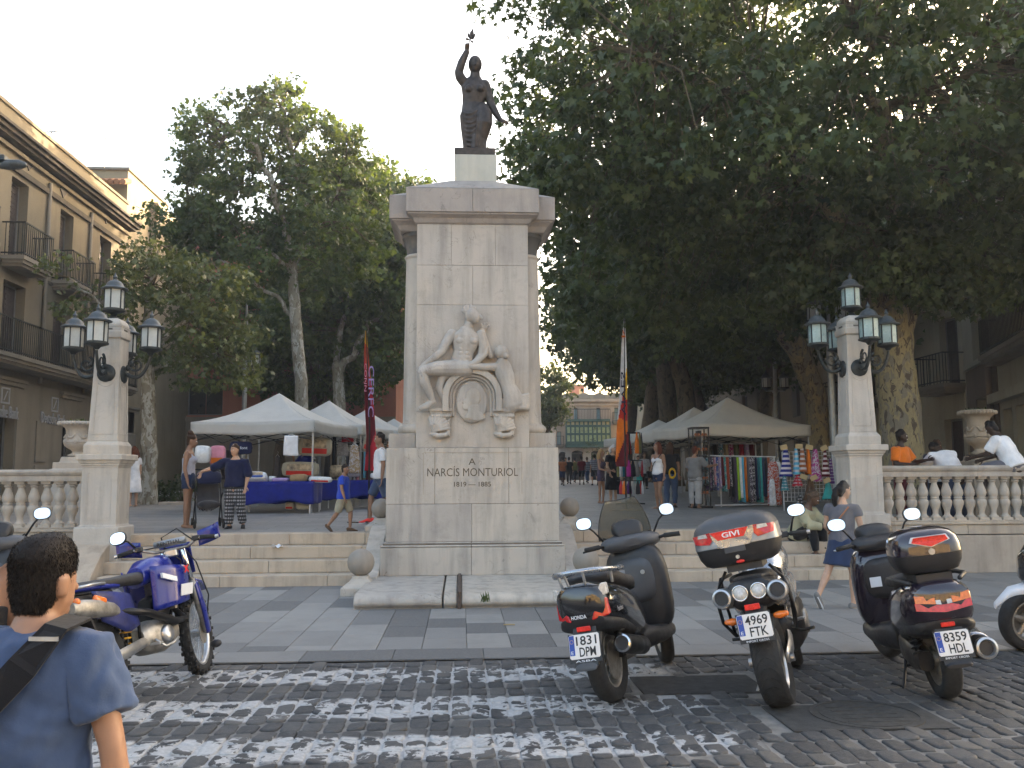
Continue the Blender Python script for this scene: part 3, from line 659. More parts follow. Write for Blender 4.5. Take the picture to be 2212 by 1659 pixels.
rel.loft([rp(914, 806, -.13), rp(918, 828, -.12), rp(928, 850, -.10), rp(934, 866, -.09)], [.07, .068, .05, .034], 10); rel.loft([rp(936, 868, -.09), rp(922, 878, -.11), rp(908, 884, -.12)], [(.04, .032), (.042, .028), (.03, .016)], 8)
rel.loft([rp(985, 800, 0), rp(955, 815, -.02), rp(950, 838, -.02), rp(958, 862, -.01), rp(962, 878, 0)], [.09, .07, .06, .045, .03], 8)
# kneeling woman seen from behind
rel.ball(rp(1083, 762, -.07), (.09, .09, .10), 14); rel.ball(rp(1091, 771, -.12), .042, 10)
rel.loft([rp(1086, 778, -.06), rp(1084, 793, -.03), rp(1092, 815, -.04), rp(1097, 835, -.04), rp(1106, 856, -.04), rp(1112, 875, -.03)], [(.06, .06), (.13, .09), (.125, .095), (.105, .09), (.135, .10), (.15, .1)], 14)
rel.loft([rp(1073, 794, -.05), rp(1045, 795, -.1), rp(1012, 793, -.12)], [.055, .048, .042], 10); rel.loft([rp(1012, 793, -.12), rp(1030, 783, -.12), rp(1048, 768, -.10), rp(1052, 752, -.08)], [.042, .038, .03, .02], 8)
rel.loft([rp(1060, 770, -.03), rp(1050, 745, -.04), rp(1044, 726, -.03), rp(1042, 712, -.02)], [.04, .038, .034, .026], 8)
for k, (dx, dy) in enumerate(((-4, -9), (1, -12), (6, -12), (9, -7))): rel.tube([rp(1043+k, 711, -.03), rp(1043+k+dx*.6, 711+dy*.6, -.05), rp(1044+dx+k, 711+dy, -.06)], [.012, .01, .007], 6, 0, 'r')
for k in range(7): rel.loft([rp(1078+k*2, 866+k*4, -.03), rp(1105+k*3, 862+k*3.2, -.08), rp(1130+k, 857+k*4, -.05), rp(1141, 852+k*5, -.02)], [.022, .03, .03, .02], 7)
rel = fuse(rel, .0085, 2, .4, None, .010)
rel.build('carved_figures', 'limestone_smooth', mon, True, fix=False)
AC = gY(1020, 858, 13.05); ax_, az_ = AC.x-MX, AC.z
def arch(r0, r1, y0, y1, nm, zl):
    mb = MB(); RG = []
    pts = [(PI*(k/24)) for k in range(25)]
    for r, sg in ((0, 0),): pass
    path = [(1, zl-az_)]+[None]*25+[(-1, zl-az_)]
    for i in range(27):
        if i in (0, 26): c_, s_ = (1 if i == 0 else -1), None; q = lambda r: (ax_+c_*r, zl)
        else: a = PI*(i-1)/24; q = lambda r, a=a: (ax_+r*cos(a), az_+r*sin(a))
        o_, n_ = q(r1), q(r0); RG.append([(n_[0], y0, n_[1]), (o_[0], y0, o_[1]), (o_[0], y1, o_[1]), (n_[0], y1, n_[1])])
    mb.rings(RG); mb.build(nm, 'limestone_smooth', mon, bev=.008)
arch(.345, .44, -.03, .14, 'arch_band', 2.57); arch(.30, .343, .02, .14, 'arch_band', 2.50); arch(.262, .298, .055, .14, 'arch_band', 2.50)
MD = gY(1019, 868, 13.07); mx_, mz_ = MD.x-MX, MD.z
mb = MB(); mb.lathe([(.0, .045), (.2, .045), (.222, .05), (.232, .06), (.236, .085), (.236, .12)], 36, (0, 0, 0), 0, 'y'); mb.v = [(a+mx_, b, c_*1.34+mz_) for a, b, c_ in mb.v]; mb.build('medallion', 'limestone_smooth', mon, True, asm=40)
pf = MB(); M2 = lambda x_, z_, y_=.04: (mx_+x_, y_, mz_+z_)
pf.ball(M2(.02, .07), (.12, .022, .135), 16); pf.ball(M2(-.05, -.01), (.07, .02, .09), 12); pf.loft([M2(-.10, .03), M2(-.128, -.01)], [.016, .02], 6); pf.ball(M2(-.09, -.075), (.06, .02, .055), 10); pf.ball(M2(.045, .02, .03), (.022, .012, .034), 8)
pf.loft([M2(.02, -.06), M2(.03, -.15), M2(.04, -.23)], [(.09, .018), (.10, .018), (.16, .016)], 12); pf.ball(M2(.06, -.23), (.15, .015, .06), 12)
fuse(pf, .009, 2).build('portrait', 'limestone_smooth', mon, True, fix=False)
for px in (951, 1089):
    c_ = gY(px, 925, 13.05); cx_ = c_.x-MX; zt = gY(px, 889, 13.05).z
    mb = MB(); mb.b2(cx_-.175, cx_+.175, .0, .13, zt, zt+.045); mb.b2(cx_-.155, cx_+.155, .02, .13, zt-.03, zt); mb.build('corbel_cap', 'limestone_smooth', mon, bev=.005)
    sh = MB(); P = [(cx_-.15, zt-.03), (cx_+.15, zt-.03), (cx_+.145, zt-.2), (cx_+.12, zt-.38), (cx_+.02, zt-.40), (cx_-.11, zt-.385), (cx_-.145, zt-.2)]; sh.prism(P, .055, .13, 'y')
    hub = (cx_-.12 if px < 1000 else cx_-.10, .02, zt-.30)
    for k in range(9):
        a = R(12+k*11); L = .27 if k < 7 else .22; e = (hub[0]+L*cos(a)*.95, .035, hub[2]+L*sin(a)*.95); sh.tube([hub, ((hub[0]+e[0])/2, -.005, (hub[2]+e[2])/2), e], [.012, .022, .027], 7, 0, 'r')
    for k in range(9): x_ = cx_-.13+k*.0325; sh.tube([(x_, .035, zt-.035), (x_+.012, .015, zt-.07), (x_+.006, .045, zt-.105)], [.016, .018, .01], 6, 0, 'r')
    sh.loft([(cx_-.13, .04, zt-.33), (cx_-.03, .0, zt-.36), (cx_+.08, .02, zt-.345), (cx_+.135, .05, zt-.28)], [.03, .04, .036, .02], 8)
    for k in range(6): sh.tube([(cx_+.14, .05, zt-.12-k*.04), (cx_+.115, .02, zt-.14-k*.04), (cx_+.14, .05, zt-.16-k*.04)], .014, 6, 0, 'r')
    fuse(sh, .008, 1).build('shell_corbel', 'limestone_smooth', mon, True, fix=False)

# bronze statue ------------------------------------------------------------
sta = thing('statue', 'dark bronze woman raising a leafy sprig on top of the monument', 'statue', (0, 0, 0))
SYW = 13.0+SYL
def st(zx, zy, dy=0): q = gY(975.9+zx*.188, 67.8+zy*.188, SYW); return np.array((q.x, SYW+dy, q.z))
fm = MB()
fm.ball(st(268, 388, -.02), (.108, .122, .142), 16); fm.ball(st(268, 420, -.06), (.07, .07, .10), 12); fm.loft([st(268, 395, -.13), st(268, 425, -.145)], [.010, .016], 6); fm.ball(st(275, 350, .05), (.10, .10, .09), 12)
fm.loft([st(268, 470, 0), st(266, 545, .01)], [.075, .085], 12)
fm.loft([st(262, 560, .01), st(262, 600, .01), st(265, 660, 0), st(258, 740, .0), st(246, 830, .01), st(262, 910, .01), st(272, 980, .02)], [(.13, .085), (.22, .11), (.215, .13), (.19, .12), (.172, .11), (.215, .135), (.24, .15)], 18)
for x_ in (198, 322): fm.ball(st(x_, 690, -.10), (.062, .055, .062), 10)
fm.loft([st(140, 585, .0), st(95, 530, -.02), st(80, 480, -.03)], [.078, .076, .066], 10); fm.loft([st(80, 480, -.03), st(115, 375, -.06), st(172, 262, -.08)], [.066, .062, .044], 10)
fm.ball(st(176, 215, -.09), (.04, .045, .055), 10)
for k in range(4): fm.tube([st(160+k*10, 225, -.11), st(160+k*11, 195, -.14), st(170+k*8, 180, -.11)], [.014, .013, .01], 6, 0, 'r')
fm.loft([st(378, 612, 0), st(420, 720, .0), st(452, 840, -.02)], [.082, .07, .06], 10); fm.loft([st(452, 840, -.02), st(500, 950, -.06), st(548, 1040, -.1)], [.06, .054, .038], 10); fm.loft([st(550, 1045, -.1), st(595, 1070, -.12)], [(.034, .02), (.04, .018)], 8)
for k in range(4): fm.tube([st(590, 1060+k*8, -.12), st(625, 1068+k*9, -.13), st(648, 1084+k*8, -.12)], [.012, .011, .008], 6, 0, 'r')
fm.loft([st(272, 950, .02), st(278, 1020, .02), st(272, 1120, .03), st(262, 1230, .03), st(258, 1330, .03), st(255, 1420, .03)], [(.25, .16), (.252, .165), (.232, .17), (.198, .165), (.175, .16), (.18, .16)], 20)
fm.loft([st(350, 900, -.05), st(380, 1000, -.12), st(385, 1110, -.17), st(355, 1230, -.12), st(325, 1330, -.07), st(318, 1410, -.08)], [.10, .115, .105, .085, .07, .075], 12)
for k in range(8): y_ = 985+k*52; fm.loft([st(112+k*6, y_-50, -.05), st(165+k*3, y_-5, -.118), st(225+k*2, y_+2, -.140), st(290, y_-35, -.148)], [.007, .012, .012, .007], 6)
for k in range(6): x_ = 290+k*24; fm.loft([st(x_, 900, -.12), st(x_-18, 1080, -.2 if 0 < k < 5 else -.12), st(x_-60+k*6, 1390, -.15)], [.012, .018, .018], 6)
for x_ in (165, 310): fm.loft([st(x_, 1412, -.08), st(x_, 1424, -.2)], [.045, .035], 8)
fuse(fm, .012, 2, .4, None, .004).build('figure', 'bronze', sta, True, fix=False)
mb = MB(); b0 = st(262, 1462); mb.b2(b0[0]-.318, b0[0]+.318, SYW-.30, SYW+.30, 6.601, 6.60+.115); mb.lathe([(.30, 6.71), (.26, 6.735), (.2, 6.76), (.1, 6.772), (0.01, 6.775)], 20, (b0[0], SYW, 0)); mb.build('plinth', 'bronze', sta, bev=.01)
mb = MB(); h_ = st(200, 165, -.1); mb.tube([h_-np.array((0, 0, .08)), h_, st(225, 60, -.1)], .009, 6)
for zx, zy, l in ((238, 30, .07), (190, 70, .055), (265, 75, .055), (160, 130, .055), (255, 110, .045), (240, 170, .045), (215, 95, .05)):
    e = st(zx, zy, -.12); s0 = st(212, 130, -.1); d = e-s0; pr_ = np.array((-d[2], 0, d[0])); d = d*1.25; e = s0+d; pr_ = nrm(pr_)*l*.5; m_ = s0+d*.55
    mb.add([s0, m_+pr_, e, m_-pr_, m_+np.array((0, -.015, 0))], [(0, 1, 4), (1, 2, 4), (2, 3, 4), (3, 0, 4), (3, 2, 1, 0)])
mb.build('leaf_sprig', 'bronze', sta)
# the statue meshes are built in place: lift it so that its plinth sits on the pedestal
# ball posts and scroll flanks
def ballpost(label, x, y, z, r, hb):
    t = thing('ball_post', label, 'ball post', (x, y, z), 0, 'stone ball posts beside the monument')
    mb = MB(); mb.sqlathe([(.245, 0), (.245, hb*.42), (.235, hb*.45), (.17, hb*.62), (.115, hb*.85), (.105, hb)]); mb.build('foot', 'limestone', t, bev=.008)
    mb = MB(); mb.ball((0, 0, hb+r*.93), r, 26, 0, 18); mb.build('ball', 'ball_stone', t, True)
ballpost('stone ball post low at the left of the monument base', MX-1.52-.02, 12.42, .02, .185, .26)
ballpost('stone ball post low at the right, behind the first scooter', MX+1.56, 12.42, .02, .185, .26)
ballpost('stone ball post at the stair top behind the monument, half hidden by it', MX-1.50, 14.98, .73, .165, .22)
ballpost('dark stone ball post at the stair top right of the monument', MX+1.655, 14.98, .73, .165, .22)
for s_, lab in ((-1, 'left'), (1, 'right')):
    mb = MB(); x0, x1 = sorted((MX+s_*1.345, MX+s_*1.60)); top = []
    for k in range(17): u = k/16; top.append((12.72+u*1.95, .22+.62*(3*u*u-2*u**3)+.05*sin(u*PI)))
    P = [(14.7, .0), (12.72, .0)]+top; mb.prism(P, x0, x1, 'x'); o = mb.build('scroll_flank', 'limestone_smooth', None, bev=.01)
    tag(o, 'curved stone flank between the ball posts on the %s side of the monument' % lab, 'stone flank')
# ================================================================ BUILDINGS
def plaster(name, a, b_, rough=.9, bs=30):
    m, t, b, out = newmat(name); g = NG(t); p = g.pos()
    c = g.ramp(g.noise(p, .45, 6, .65, .5), [(.3, a), (.7, b_)]); st_ = g.pos((1.5, 1.5, .18))
    c = g.mix(g.ramp(g.noise(st_, 1.2, 5, .65), [(.5, 0), (.8, .5)]), c, tuple(x*.55 for x in a)); c = g.mix(g.ramp(g.noise(p, 18, 5, .7), [(.45, 0), (.85, .3)]), c, tuple(x*.6 for x in a))
    t.links.new(c, b.inputs['Base Color']); b.inputs['Roughness'].default_value = rough; b.inputs['Specular IOR Level'].default_value = .2
    t.links.new(g.bump(g.noise(p, bs, 5, .7), .3, .01), b.inputs['Normal'])
plaster('plaster_ochre', (.185, .153, .11), (.24, .205, .148)); plaster('plaster_grey', (.21, .185, .15), (.27, .24, .20)); plaster('plaster_pink', (.36, .145, .105), (.44, .19, .14))
plaster('plaster_beige', (.29, .24, .165), (.37, .31, .22)); plaster('plaster_brick', (.40, .31, .24), (.46, .37, .29)); plaster('stone_far', (.30, .28, .26), (.40, .38, .35)); plaster('plaster_yellow', (.40, .30, .16), (.48, .37, .21))
plaster('plaster_cream', (.35, .31, .23), (.42, .38, .29)); plaster('plaster_brown', (.15, .11, .085), (.19, .145, .115)); plaster('roof_tile', (.30, .14, .08), (.42, .22, .13)); plaster('tower_red', (.42, .16, .11), (.5, .2, .14))
mat('cornice_dark', (.075, .062, .048), .9, obj=False, var=.3, vs=4); mat('shutter_brown', (.045, .035, .035), .7, var=.25, vs=5); mat('shutter_blue', (.26, .40, .42), .7, var=.15)
mat('window_dark', (.014, .016, .02), .12, var=.4, vs=2, coat=.5); mat('frame_grey', (.16, .155, .15), .6); mat('gallery_green', (.035, .09, .075), .6, var=.3); mat('gallery_glass', (.42, .47, .26), .08, .0, var=.45, vs=3, obj=False, coat=.6); mat('blind_cream', (.62, .50, .26), .8, var=.1)
mat('sign_text', (.34, .35, .37), .5, var=.05); mat('poster', (.05, .035, .04), .6, var=.9, vs=8); mat('teal_paper', (.12, .25, .28), .7)
def gX(x, y, X): r = ray(x, y); return Vector((0, 0, EYE)) + r*(X/r.x)
def facade(par, W, H, ops, m, depth=.28, nm='wall', u0=0, z0=0, body=8.0):
    """wall with real openings; front at y = 0, inside towards +y; ops = (u0, u1, z0, z1)"""
    us = sorted({u0, u0+W} | {min(max(q, u0), u0+W) for o in ops for q in o[:2]}); zs = sorted({z0, z0+H} | {min(max(q, z0), z0+H) for o in ops for q in o[2:4]}); mb = MB()
    for a, b in zip(us[:-1], us[1:]):
        for c_, d in zip(zs[:-1], zs[1:]):
            mu, mz = (a+b)/2, (c_+d)/2
            if any(o[0] < mu < o[1] and o[2] < mz < o[3] for o in ops): continue
            mb.add([(a, 0, c_), (b, 0, c_), (b, 0, d), (a, 0, d)], [(0, 1, 2, 3)])
    for a, b, c_, d in [o[:4] for o in ops]:
        mb.add([(a, 0, c_), (b, 0, c_), (b, 0, d), (a, 0, d), (a, depth, c_), (b, depth, c_), (b, depth, d), (a, depth, d)], [(0, 4, 5, 1), (1, 5, 6, 2), (2, 6, 7, 3), (3, 7, 4, 0)])
    u1, z1 = u0+W, z0+H
    mb.add([(u0, 0, z0), (u1, 0, z0), (u1, 0, z1), (u0, 0, z1), (u0, body, z0), (u1, body, z0), (u1, body, z1), (u0, body, z1)], [(0, 3, 7, 4), (1, 5, 6, 2), (3, 2, 6, 7), (4, 7, 6, 5)])
    return mb.build(nm, m, par)
def win(par, o, depth, leafm='shutter_brown', kind='shutter', nm='window', frame='frame_grey', fw=.07):
    a, b, c_, d = o[:4]; y = depth-.02; mb = MB()
    mb.b2(a, b, y-.05, y, c_, c_+fw); mb.b2(a, b, y-.05, y, d-fw, d); mb.b2(a, a+fw, y-.05, y, c_+fw, d-fw); mb.b2(b-fw, b, y-.05, y, c_+fw, d-fw)
    f = mb.build(nm, frame, par); m_ = (a+b)/2
    for p, q in ((a+fw, m_-.015), (m_+.015, b-fw)):
        mb = MB(); mb.b2(p, q, y-.035, y-.01, c_+fw, d-fw)
        if kind == 'shutter':
            n = max(6, int((d-c_)/.16))
            for k in range(n): z = c_+fw+(k+.5)*(d-c_-2*fw)/n; mb.b2(p+.05, q-.05, y-.05, y-.034, z-.025, z+.02)
        mb.build('shutter_leaf' if kind == 'shutter' else 'pane', leafm, f)
    return f
def balcony(par, a, b, z, out=.75, h=1.0, m='plaster_grey', step=.12):
    mb = MB(); mb.b2(a, b, -out, 0, z-.12, z); mb.b2(a+.06, b-.06, -out+.06, 0, z-.22, z-.12); mb.b2(a+.14, b-.14, -out+.14, 0, z-.3, z-.22); s_ = mb.build('balcony_slab', m, par)
    mb = MB(); o = out-.05
    for zz in (z+.08, z+h): mb.b2(a+.04, b-.04, -o-.02, -o+.02, zz-.02, zz+.02); mb.b2(a+.04, a+.08, -o, 0, zz-.02, zz+.02); mb.b2(b-.08, b-.04, -o, 0, zz-.02, zz+.02)
    n = int((b-a-.1)/step)
    for k in range(n+1): u = a+.06+k*(b-a-.12)/n; mb.b2(u-.01, u+.01, -o-.01, -o+.01, z, z+h)
    for k in range(int(o/step)):
        for u in (a+.06, b-.06): mb.b2(u-.01, u+.01, -o+(k+.5)*step-.01, -o+(k+.5)*step+.01, z, z+h)
    mb.build('railing', 'iron_dark', par)

# --- left corner building with the bank
LX = -13.5; UY = 18.0
lb = thing('bank_building', 'ochre three storey building with balconies and bank signs at the left edge', 'building', (LX, UY, 0), PI/2)
def uz(px, py): q = gX(px, py, LX); return q.y-UY, q.z
LE = uz(273, 480)[0]; z_c = 11.75
w2 = []; w1 = []
for pa, pb in ((16, 54), (126, 155), (214, 239)):
    ua, ub = uz(pa, 560)[0], uz(pb, 560)[0]; w2.append((ua, ub, 8.25, 10.75))
    w1.append((ua-.15, ub+.15, 5.25, 7.55))
wa = w2[0]; dU = w2[1][0]-wa[0]; w2.insert(0, (wa[0]-dU, wa[1]-dU, 8.25, 10.75)); w1.insert(0, (wa[0]-dU-.15, wa[1]-dU+.15, 5.25, 7.55))
g1 = [(uz(0, 1000)[0]-2.9, uz(0, 1000)[0]+.72, .5, 3.6), (uz(128, 1000)[0], uz(158, 1000)[0], .5, 3.55), (uz(128, 1000)[0]+5.2, uz(158, 1000)[0]+5.4, .5, 3.55)]
ops = w1+w2+g1
facade(lb, LE+6, z_c, ops, 'plaster_ochre', .35, u0=-6, body=10)
for o in w1+w2: win(lb, o, .35)
for o in g1: win(lb, o, .35, 'window_dark', 'pane', 'door', 'frame_grey', .1)
mb = MB(); mb.b2(-6, LE+.05, -.06, -.005, 0, 4.62); 
# ground floor cladding is split round its doors
us = [-6]+[q for o in sorted(g1) for q in (o[0]-.02, o[1]+.02)]+[LE+.05]
for k in range(0, len(us), 2):
    mb = MB(); mb.b2(us[k], us[k+1], -.06, -.004, 0, 4.62); mb.build('ground_floor_cladding', 'plaster_grey', lb)
    mb = MB(); c_ = (us[k]+us[k+1])/2
    for z0_, z1_ in ((.9, 1.6), (1.75, 2.1), (2.2, 3.5)): mb.b2(max(us[k]+.15, c_-.35), min(us[k+1]-.15, c_+.35), -.11, -.06, z0_, z1_)
    mb.build('pilaster_panel', 'plaster_grey', lb, bev=.01)
for o in g1:
    mb = MB(); mb.b2(o[0]-.02, o[1]+.02, -.06, -.004, o[3], 4.62); mb.build('ground_floor_cladding', 'plaster_grey', lb); mb = MB(); mb.b2(o[0]-.35, o[1]+.35, -.2, -.06, o[3]+.95, o[3]+1.05); mb.b2(o[0]-.3, o[1]+.3, -.14, -.06, o[3]+.83, o[3]+.95); mb.build('door_hood', 'plaster_grey', lb)
for k, px in enumerate((20, 166)):
    ua_, ub_ = uz(82, 905)[0], uz(134, 905)[0]; wd_ = ub_-ua_; u = (ua_+ub_)/2 if k else uz(32, 893)[0]-wd_/2; fit_text('Deutsche Bank', wd_, .36, 'sign_text', lb, (u, -.10, uz(110, 905)[1]), depth=.02)
    mb = MB(); e = .24; uc = u+.1; zc = uz(110, 880)[1]+.1; mb.b2(uc-e, uc+e, -.09, -.062, zc-e, zc-e+.05); mb.b2(uc-e, uc+e, -.09, -.062, zc+e-.05, zc+e); mb.b2(uc-e, uc-e+.05, -.09, -.062, zc-e+.05, zc+e-.05); mb.b2(uc+e-.05, uc+e, -.09, -.062, zc-e+.05, zc+e-.05); mb.add([(uc-.13, -.085, zc-.15), (uc-.06, -.085, zc-.15), (uc+.13, -.085, zc+.15), (uc+.06, -.085, zc+.15)], [(0, 1, 2, 3)]); mb.build('sign_emblem', 'sign_text', lb)
mb = MB(); o = g1[1]; mb.b2(o[0]+.15, o[1]-.1, .27, .285, 1.2, 2.0); mb.build('door_notice', 'teal_paper', lb)
for o in w2: balcony(lb, o[0]-.45, o[1]+.45, 8.2, .7)
balcony(lb, -6, LE-.3, 5.2, .85)
mb = MB(); mb.b2(-6, LE+.04, -.09, -.004, 11.08-.17, 11.08); mb.b2(-6, LE+.02, -.05, -.004, 8.0, 8.1); mb.build('string_course', 'cornice_dark', lb)
for z0_, z1_, o, m_ in ((11.45, 11.56, .12, 'plaster_ochre'), (11.66, 11.76, .30, 'cornice_dark'), (11.76, 11.88, .42, 'cornice_dark'), (11.88, 11.96, .52, 'cornice_dark')): mb = MB(); mb.b2(-6, LE+o, -o, .0, z0_, z1_); mb.build('cornice', m_, lb)
mb = MB(); mb.b2(-6, LE, 0, .3, 11.75, 12.72); mb.build('parapet', 'plaster_ochre', lb); mb = MB(); mb.b2(-6, LE+.06, -.06, .34, 12.72, 12.82); mb.build('parapet_coping', 'plaster_ochre', lb)
for px, py in ((62, 272), (136, 412), (229, 470)):
    if px == 62: px, py = 62, 352
    u, z = uz(px, py); mb = MB(); mb.box((u, -.015, z), (.36, .03, .36), 0, 0, 1, Matrix.Rotation(PI/4, 3, 'Y')); mb.build('diamond_vent', 'shutter_brown', lb)
for px in (89, 183):
    u = uz(px, 700)[0]; mb = MB(); mb.cyl((u, -.07, 4.7), (u, -.07, 11.3), .06, 10); mb.build('downpipe', 'plaster_grey', lb, True)
# --- rooms above and behind it, in the evening sun
t = thing('rooftop_house', 'sunlit beige house rising behind the ochre building, with tiled edge', 'building', (0, 0, 0))
a, b = gY(190, 371, 37), gY(277, 368, 37); mb = MB(); mb.b2(a.x-3, b.x, 37, 42, 0, b.z); mb.build('wall', 'plaster_beige', t)
mb = MB(); mb.b2(a.x-3, b.x+.08, 36.9, 42, b.z, b.z+.1); mb.build('coping', 'plaster_grey', t)
a = gY(228, 395, 36.9); mb = MB()
for k in range(8): x_ = a.x-.9+k*.26; mb.cyl((x_, 36.35, a.z-.12), (x_, 37.0, a.z+.12), .12, 8)
mb.build('tile_eave', 'roof_tile', t)
mb = MB(); mb.b2(b.x-.02, gY(330, 440, 40).x, 40, 47, 0, gY(277, 418, 40).z-.4); mb.build('wing', 'plaster_beige', t); mb = MB(); mb.b2(gY(328, 440, 40).x, gY(345, 440, 40).x, 39.8, 47, 0, gY(340, 440, 40).z); mb.build('pier', 'plaster_beige', t)
# --- pink building across the side street
pb = thing('pink_building', 'pink plastered building with a beige ground floor beyond the left lamp pillar', 'building', (-17.3, 45, 0), 0)
pw = [(3.58, 5.35, 4.85, 6.7), (8.2, 9.9, 4.85, 6.7), (.8, 2.1, 8.3, 10.6), (4.2, 5.5, 8.3, 10.6), (8.4, 9.7, 8.3, 10.6)]
facade(pb, 14, 14.1, pw, 'plaster_pink', .3, z0=.4, body=9)
for o in pw: win(pb, o, .3, 'window_dark', 'pane')
mb = MB(); mb.b2(0, 14, -.12, -.004, .4, 4.55); mb.b2(0, 14, -.22, -.004, 4.552, 4.75); mb.build('ground_floor', 'plaster_grey', pb); mb = MB(); mb.b2(-.1, 14.1, -.2, .1, 14.5, 14.8); mb.build('cornice', 'plaster_beige', pb)
for px in (477, 497): q = gY(px, 1003, 44.8); mb = MB(); mb.b2(q.x+17.3-.27, q.x+17.3+.27, -.16, -.125, q.z-.75, q.z+.7); mb.build('poster_case', 'poster', pb)
# --- right corner building, turned to the square
rc = thing('corner_building', 'dim cream building with three narrow windows at the right edge', 'building', (16.3, 27.65, 0), -PI/2+R(-19.3))
def proj_u(px, py):   # intersection of a view ray with that facade
    o = Vector((16.3, 27.65)); d = Vector((cos(-PI/2+R(-19.3)), sin(-PI/2+R(-19.3)))); r = ray(px, py)
    k = (o.x*d.y-o.y*d.x)/(r.x*d.y-r.y*d.x); p = Vector((0, 0, EYE))+r*k; return (Vector((p.x, p.y))-o).dot(d), p.z
rw = []
for pa, pc in ((2101, 2118), (2119, 2135), (2136, 2153)): u0_, u1_ = proj_u(pa, 760)[0], proj_u(pc, 760)[0]; rw.append((u0_, u1_, 5.15, 6.6))
rw.append((proj_u(2112, 870)[0], proj_u(2158, 860)[0], 2.2, 3.9))
for k in range(4): rw.append((4.6+k*1.3, 5.5+k*1.3, 5.0, 7.4)); rw.append((4.6+k*1.3, 5.5+k*1.3, 1.0, 3.4)); 
for k in range(6): rw.append((1.0+k*1.5, 1.9+k*1.5, 8.6, 10.6))
facade(rc, 9.6, 13.2, rw, 'plaster_cream', .3, body=11)
for o in rw: win(rc, o, .3, 'window_dark', 'pane')
mb = MB(); mb.b2(.35, 3.4, -.03, -.004, 2.0-1.9, 2.19); mb.b2(.35, rw[3][0]-.02, -.03, -.004, 2.19, 4.9); mb.b2(rw[3][1]+.02, 3.4, -.03, -.004, 2.19, 4.9); mb.b2(rw[3][0]-.02, rw[3][1]+.02, -.03, -.004, 3.92, 4.9); mb.build('brown_panel', 'plaster_brown', rc)
mb = MB(); mb.b2(.5, 3.3, -.14, -.004, 4.92, 5.05); mb.build('window_sill', 'plaster_cream', rc)
mb = MB()
for r_ in range(2):
    z_ = 7.55+r_*.42
    for k in range(11): mb.cyl((.75+k*.22, -.25, z_-.1), (.75+k*.22, .0, z_+.14), .11, 8)
mb.build('tile_eave', 'roof_tile', rc)
mb = MB(); mb.cyl((3.7, -.12, .3), (3.7, -.12, 9), .09, 10); mb.build('downpipe', 'plaster_brown', rc); mb = MB(); mb.b2(3.95, 9.6, -.25, -.004, 3.6, 3.85); mb.build('string_course', 'plaster_cream', rc)
balcony(rc, 4.4, 9.5, 4.9, .5, 1.0, 'plaster_grey')
t = thing('balcony_house', 'narrow house front with stacked balconies in shade behind the big plane tree', 'building', (16.3, 40.0, 0), -PI/2)
bw = [(2+k*3, 3.1+k*3, z_, z_+2.3) for k in range(4) for z_ in (1.2, 4.6, 7.7, 10.6)]
facade(t, 12.3, 14.0, bw, 'plaster_cream', .3, body=9)
for o in bw: win(t, o, .3)
for o in bw:
    if o[2] > 3: balcony(t, o[0]-.4, o[1]+.4, o[2], .8, 1.0, 'plaster_grey', .2)
# --- house rows that close the rambla on both sides
for nm, lab, x_, y_, rz, L, Hh, m_ in (('row_house', 'long ochre house row behind the trees on the left', -14.5, 55, PI/2, 36, 13.5, 'plaster_cream'), ('row_house', 'long beige house row behind the trees on the right', 20, 89, -PI/2, 46, 14.5, 'plaster_grey')):
    t = thing(nm, lab, 'building', (x_, y_, 0), rz); o_ = [(1.5+k*3.2, 2.7+k*3.2, z_, z_+2.2) for k in range(int(L/3.2)-1) for z_ in (1.8, 5.2, 8.4)]
    facade(t, L, Hh, o_, m_, .3, body=9)
    for o in o_: win(t, o, .3)
    mb = MB(); mb.b2(-.2, L+.2, -.4, .2, Hh, Hh+.3); mb.build('cornice', 'plaster_grey', t)
# --- palace that closes the view
FY = 92.0; fx0 = gY(1150, 1000, FY).x
fb = thing('far_palace', 'far brick palace with pale blue shutters and a green glazed gallery', 'building', (fx0, FY, 0), 0)
fu = lambda px: gY(px, 950, FY).x-fx0
fzz = lambda py: gY(1260, py, FY).z
tz = fzz(868); op = []; sh_ = []
for pa, pc in ((1166, 1176), (1202.5, 1212.6), (1240, 1249.5), (1289, 1298.5), (1328, 1338), (1368, 1378)): sh_.append((fu(pa), fu(pc), fzz(911), fzz(881)))
sh_.append((fu(1203), fu(1213), fzz(962), fzz(932)))
ar = [(fu(1207), fu(1221)), (fu(1234), fu(1259)), (fu(1276), fu(1300)), (fu(1318), fu(1342)), (fu(1360), fu(1384))]
zt_ = fzz(980); ops = sh_+[(a, b, 1.0, zt_) for a, b in ar]
facade(fb, fu(1412), tz, ops, 'plaster_brick', .4, body=12)
for o in sh_: win(fb, o, .4, 'shutter_blue')
for a, b in ar:
    mb = MB(); mb.b2(a, b, .36, .4, 1.0, zt_); mb.build('arcade_door', 'window_dark', fb); c_ = (a+b)/2; r_ = (b-a)/2; P = [(a, zt_), (b, zt_)]+[(c_+r_*cos(PI*k/10), zt_+r_*.55*sin(PI*k/10)) for k in range(1, 10)]
    mb = MB(); mb.prism(P, -.13, .01, 'y'); mb.build('arch_head', 'window_dark', fb)
mb = MB(); e_ = [0]+[q for a_ in ar for q in a_]+[fu(1412)]
for k in range(0, len(e_), 2): mb.b2(e_[k], e_[k+1], -.12, -.004, .8, zt_-.002)
mb.b2(0, fu(1412), -.12, -.004, zt_, fzz(964)); mb.build('stone_ground_floor', 'stone_far', fb)
mb = MB(); mb.b2(0, fu(1412), -.35, 0, tz, tz+.3); mb.b2(0, fu(1412), -.2, 0, tz-.4, tz-.25); mb.build('cornice', 'plaster_brick', fb)
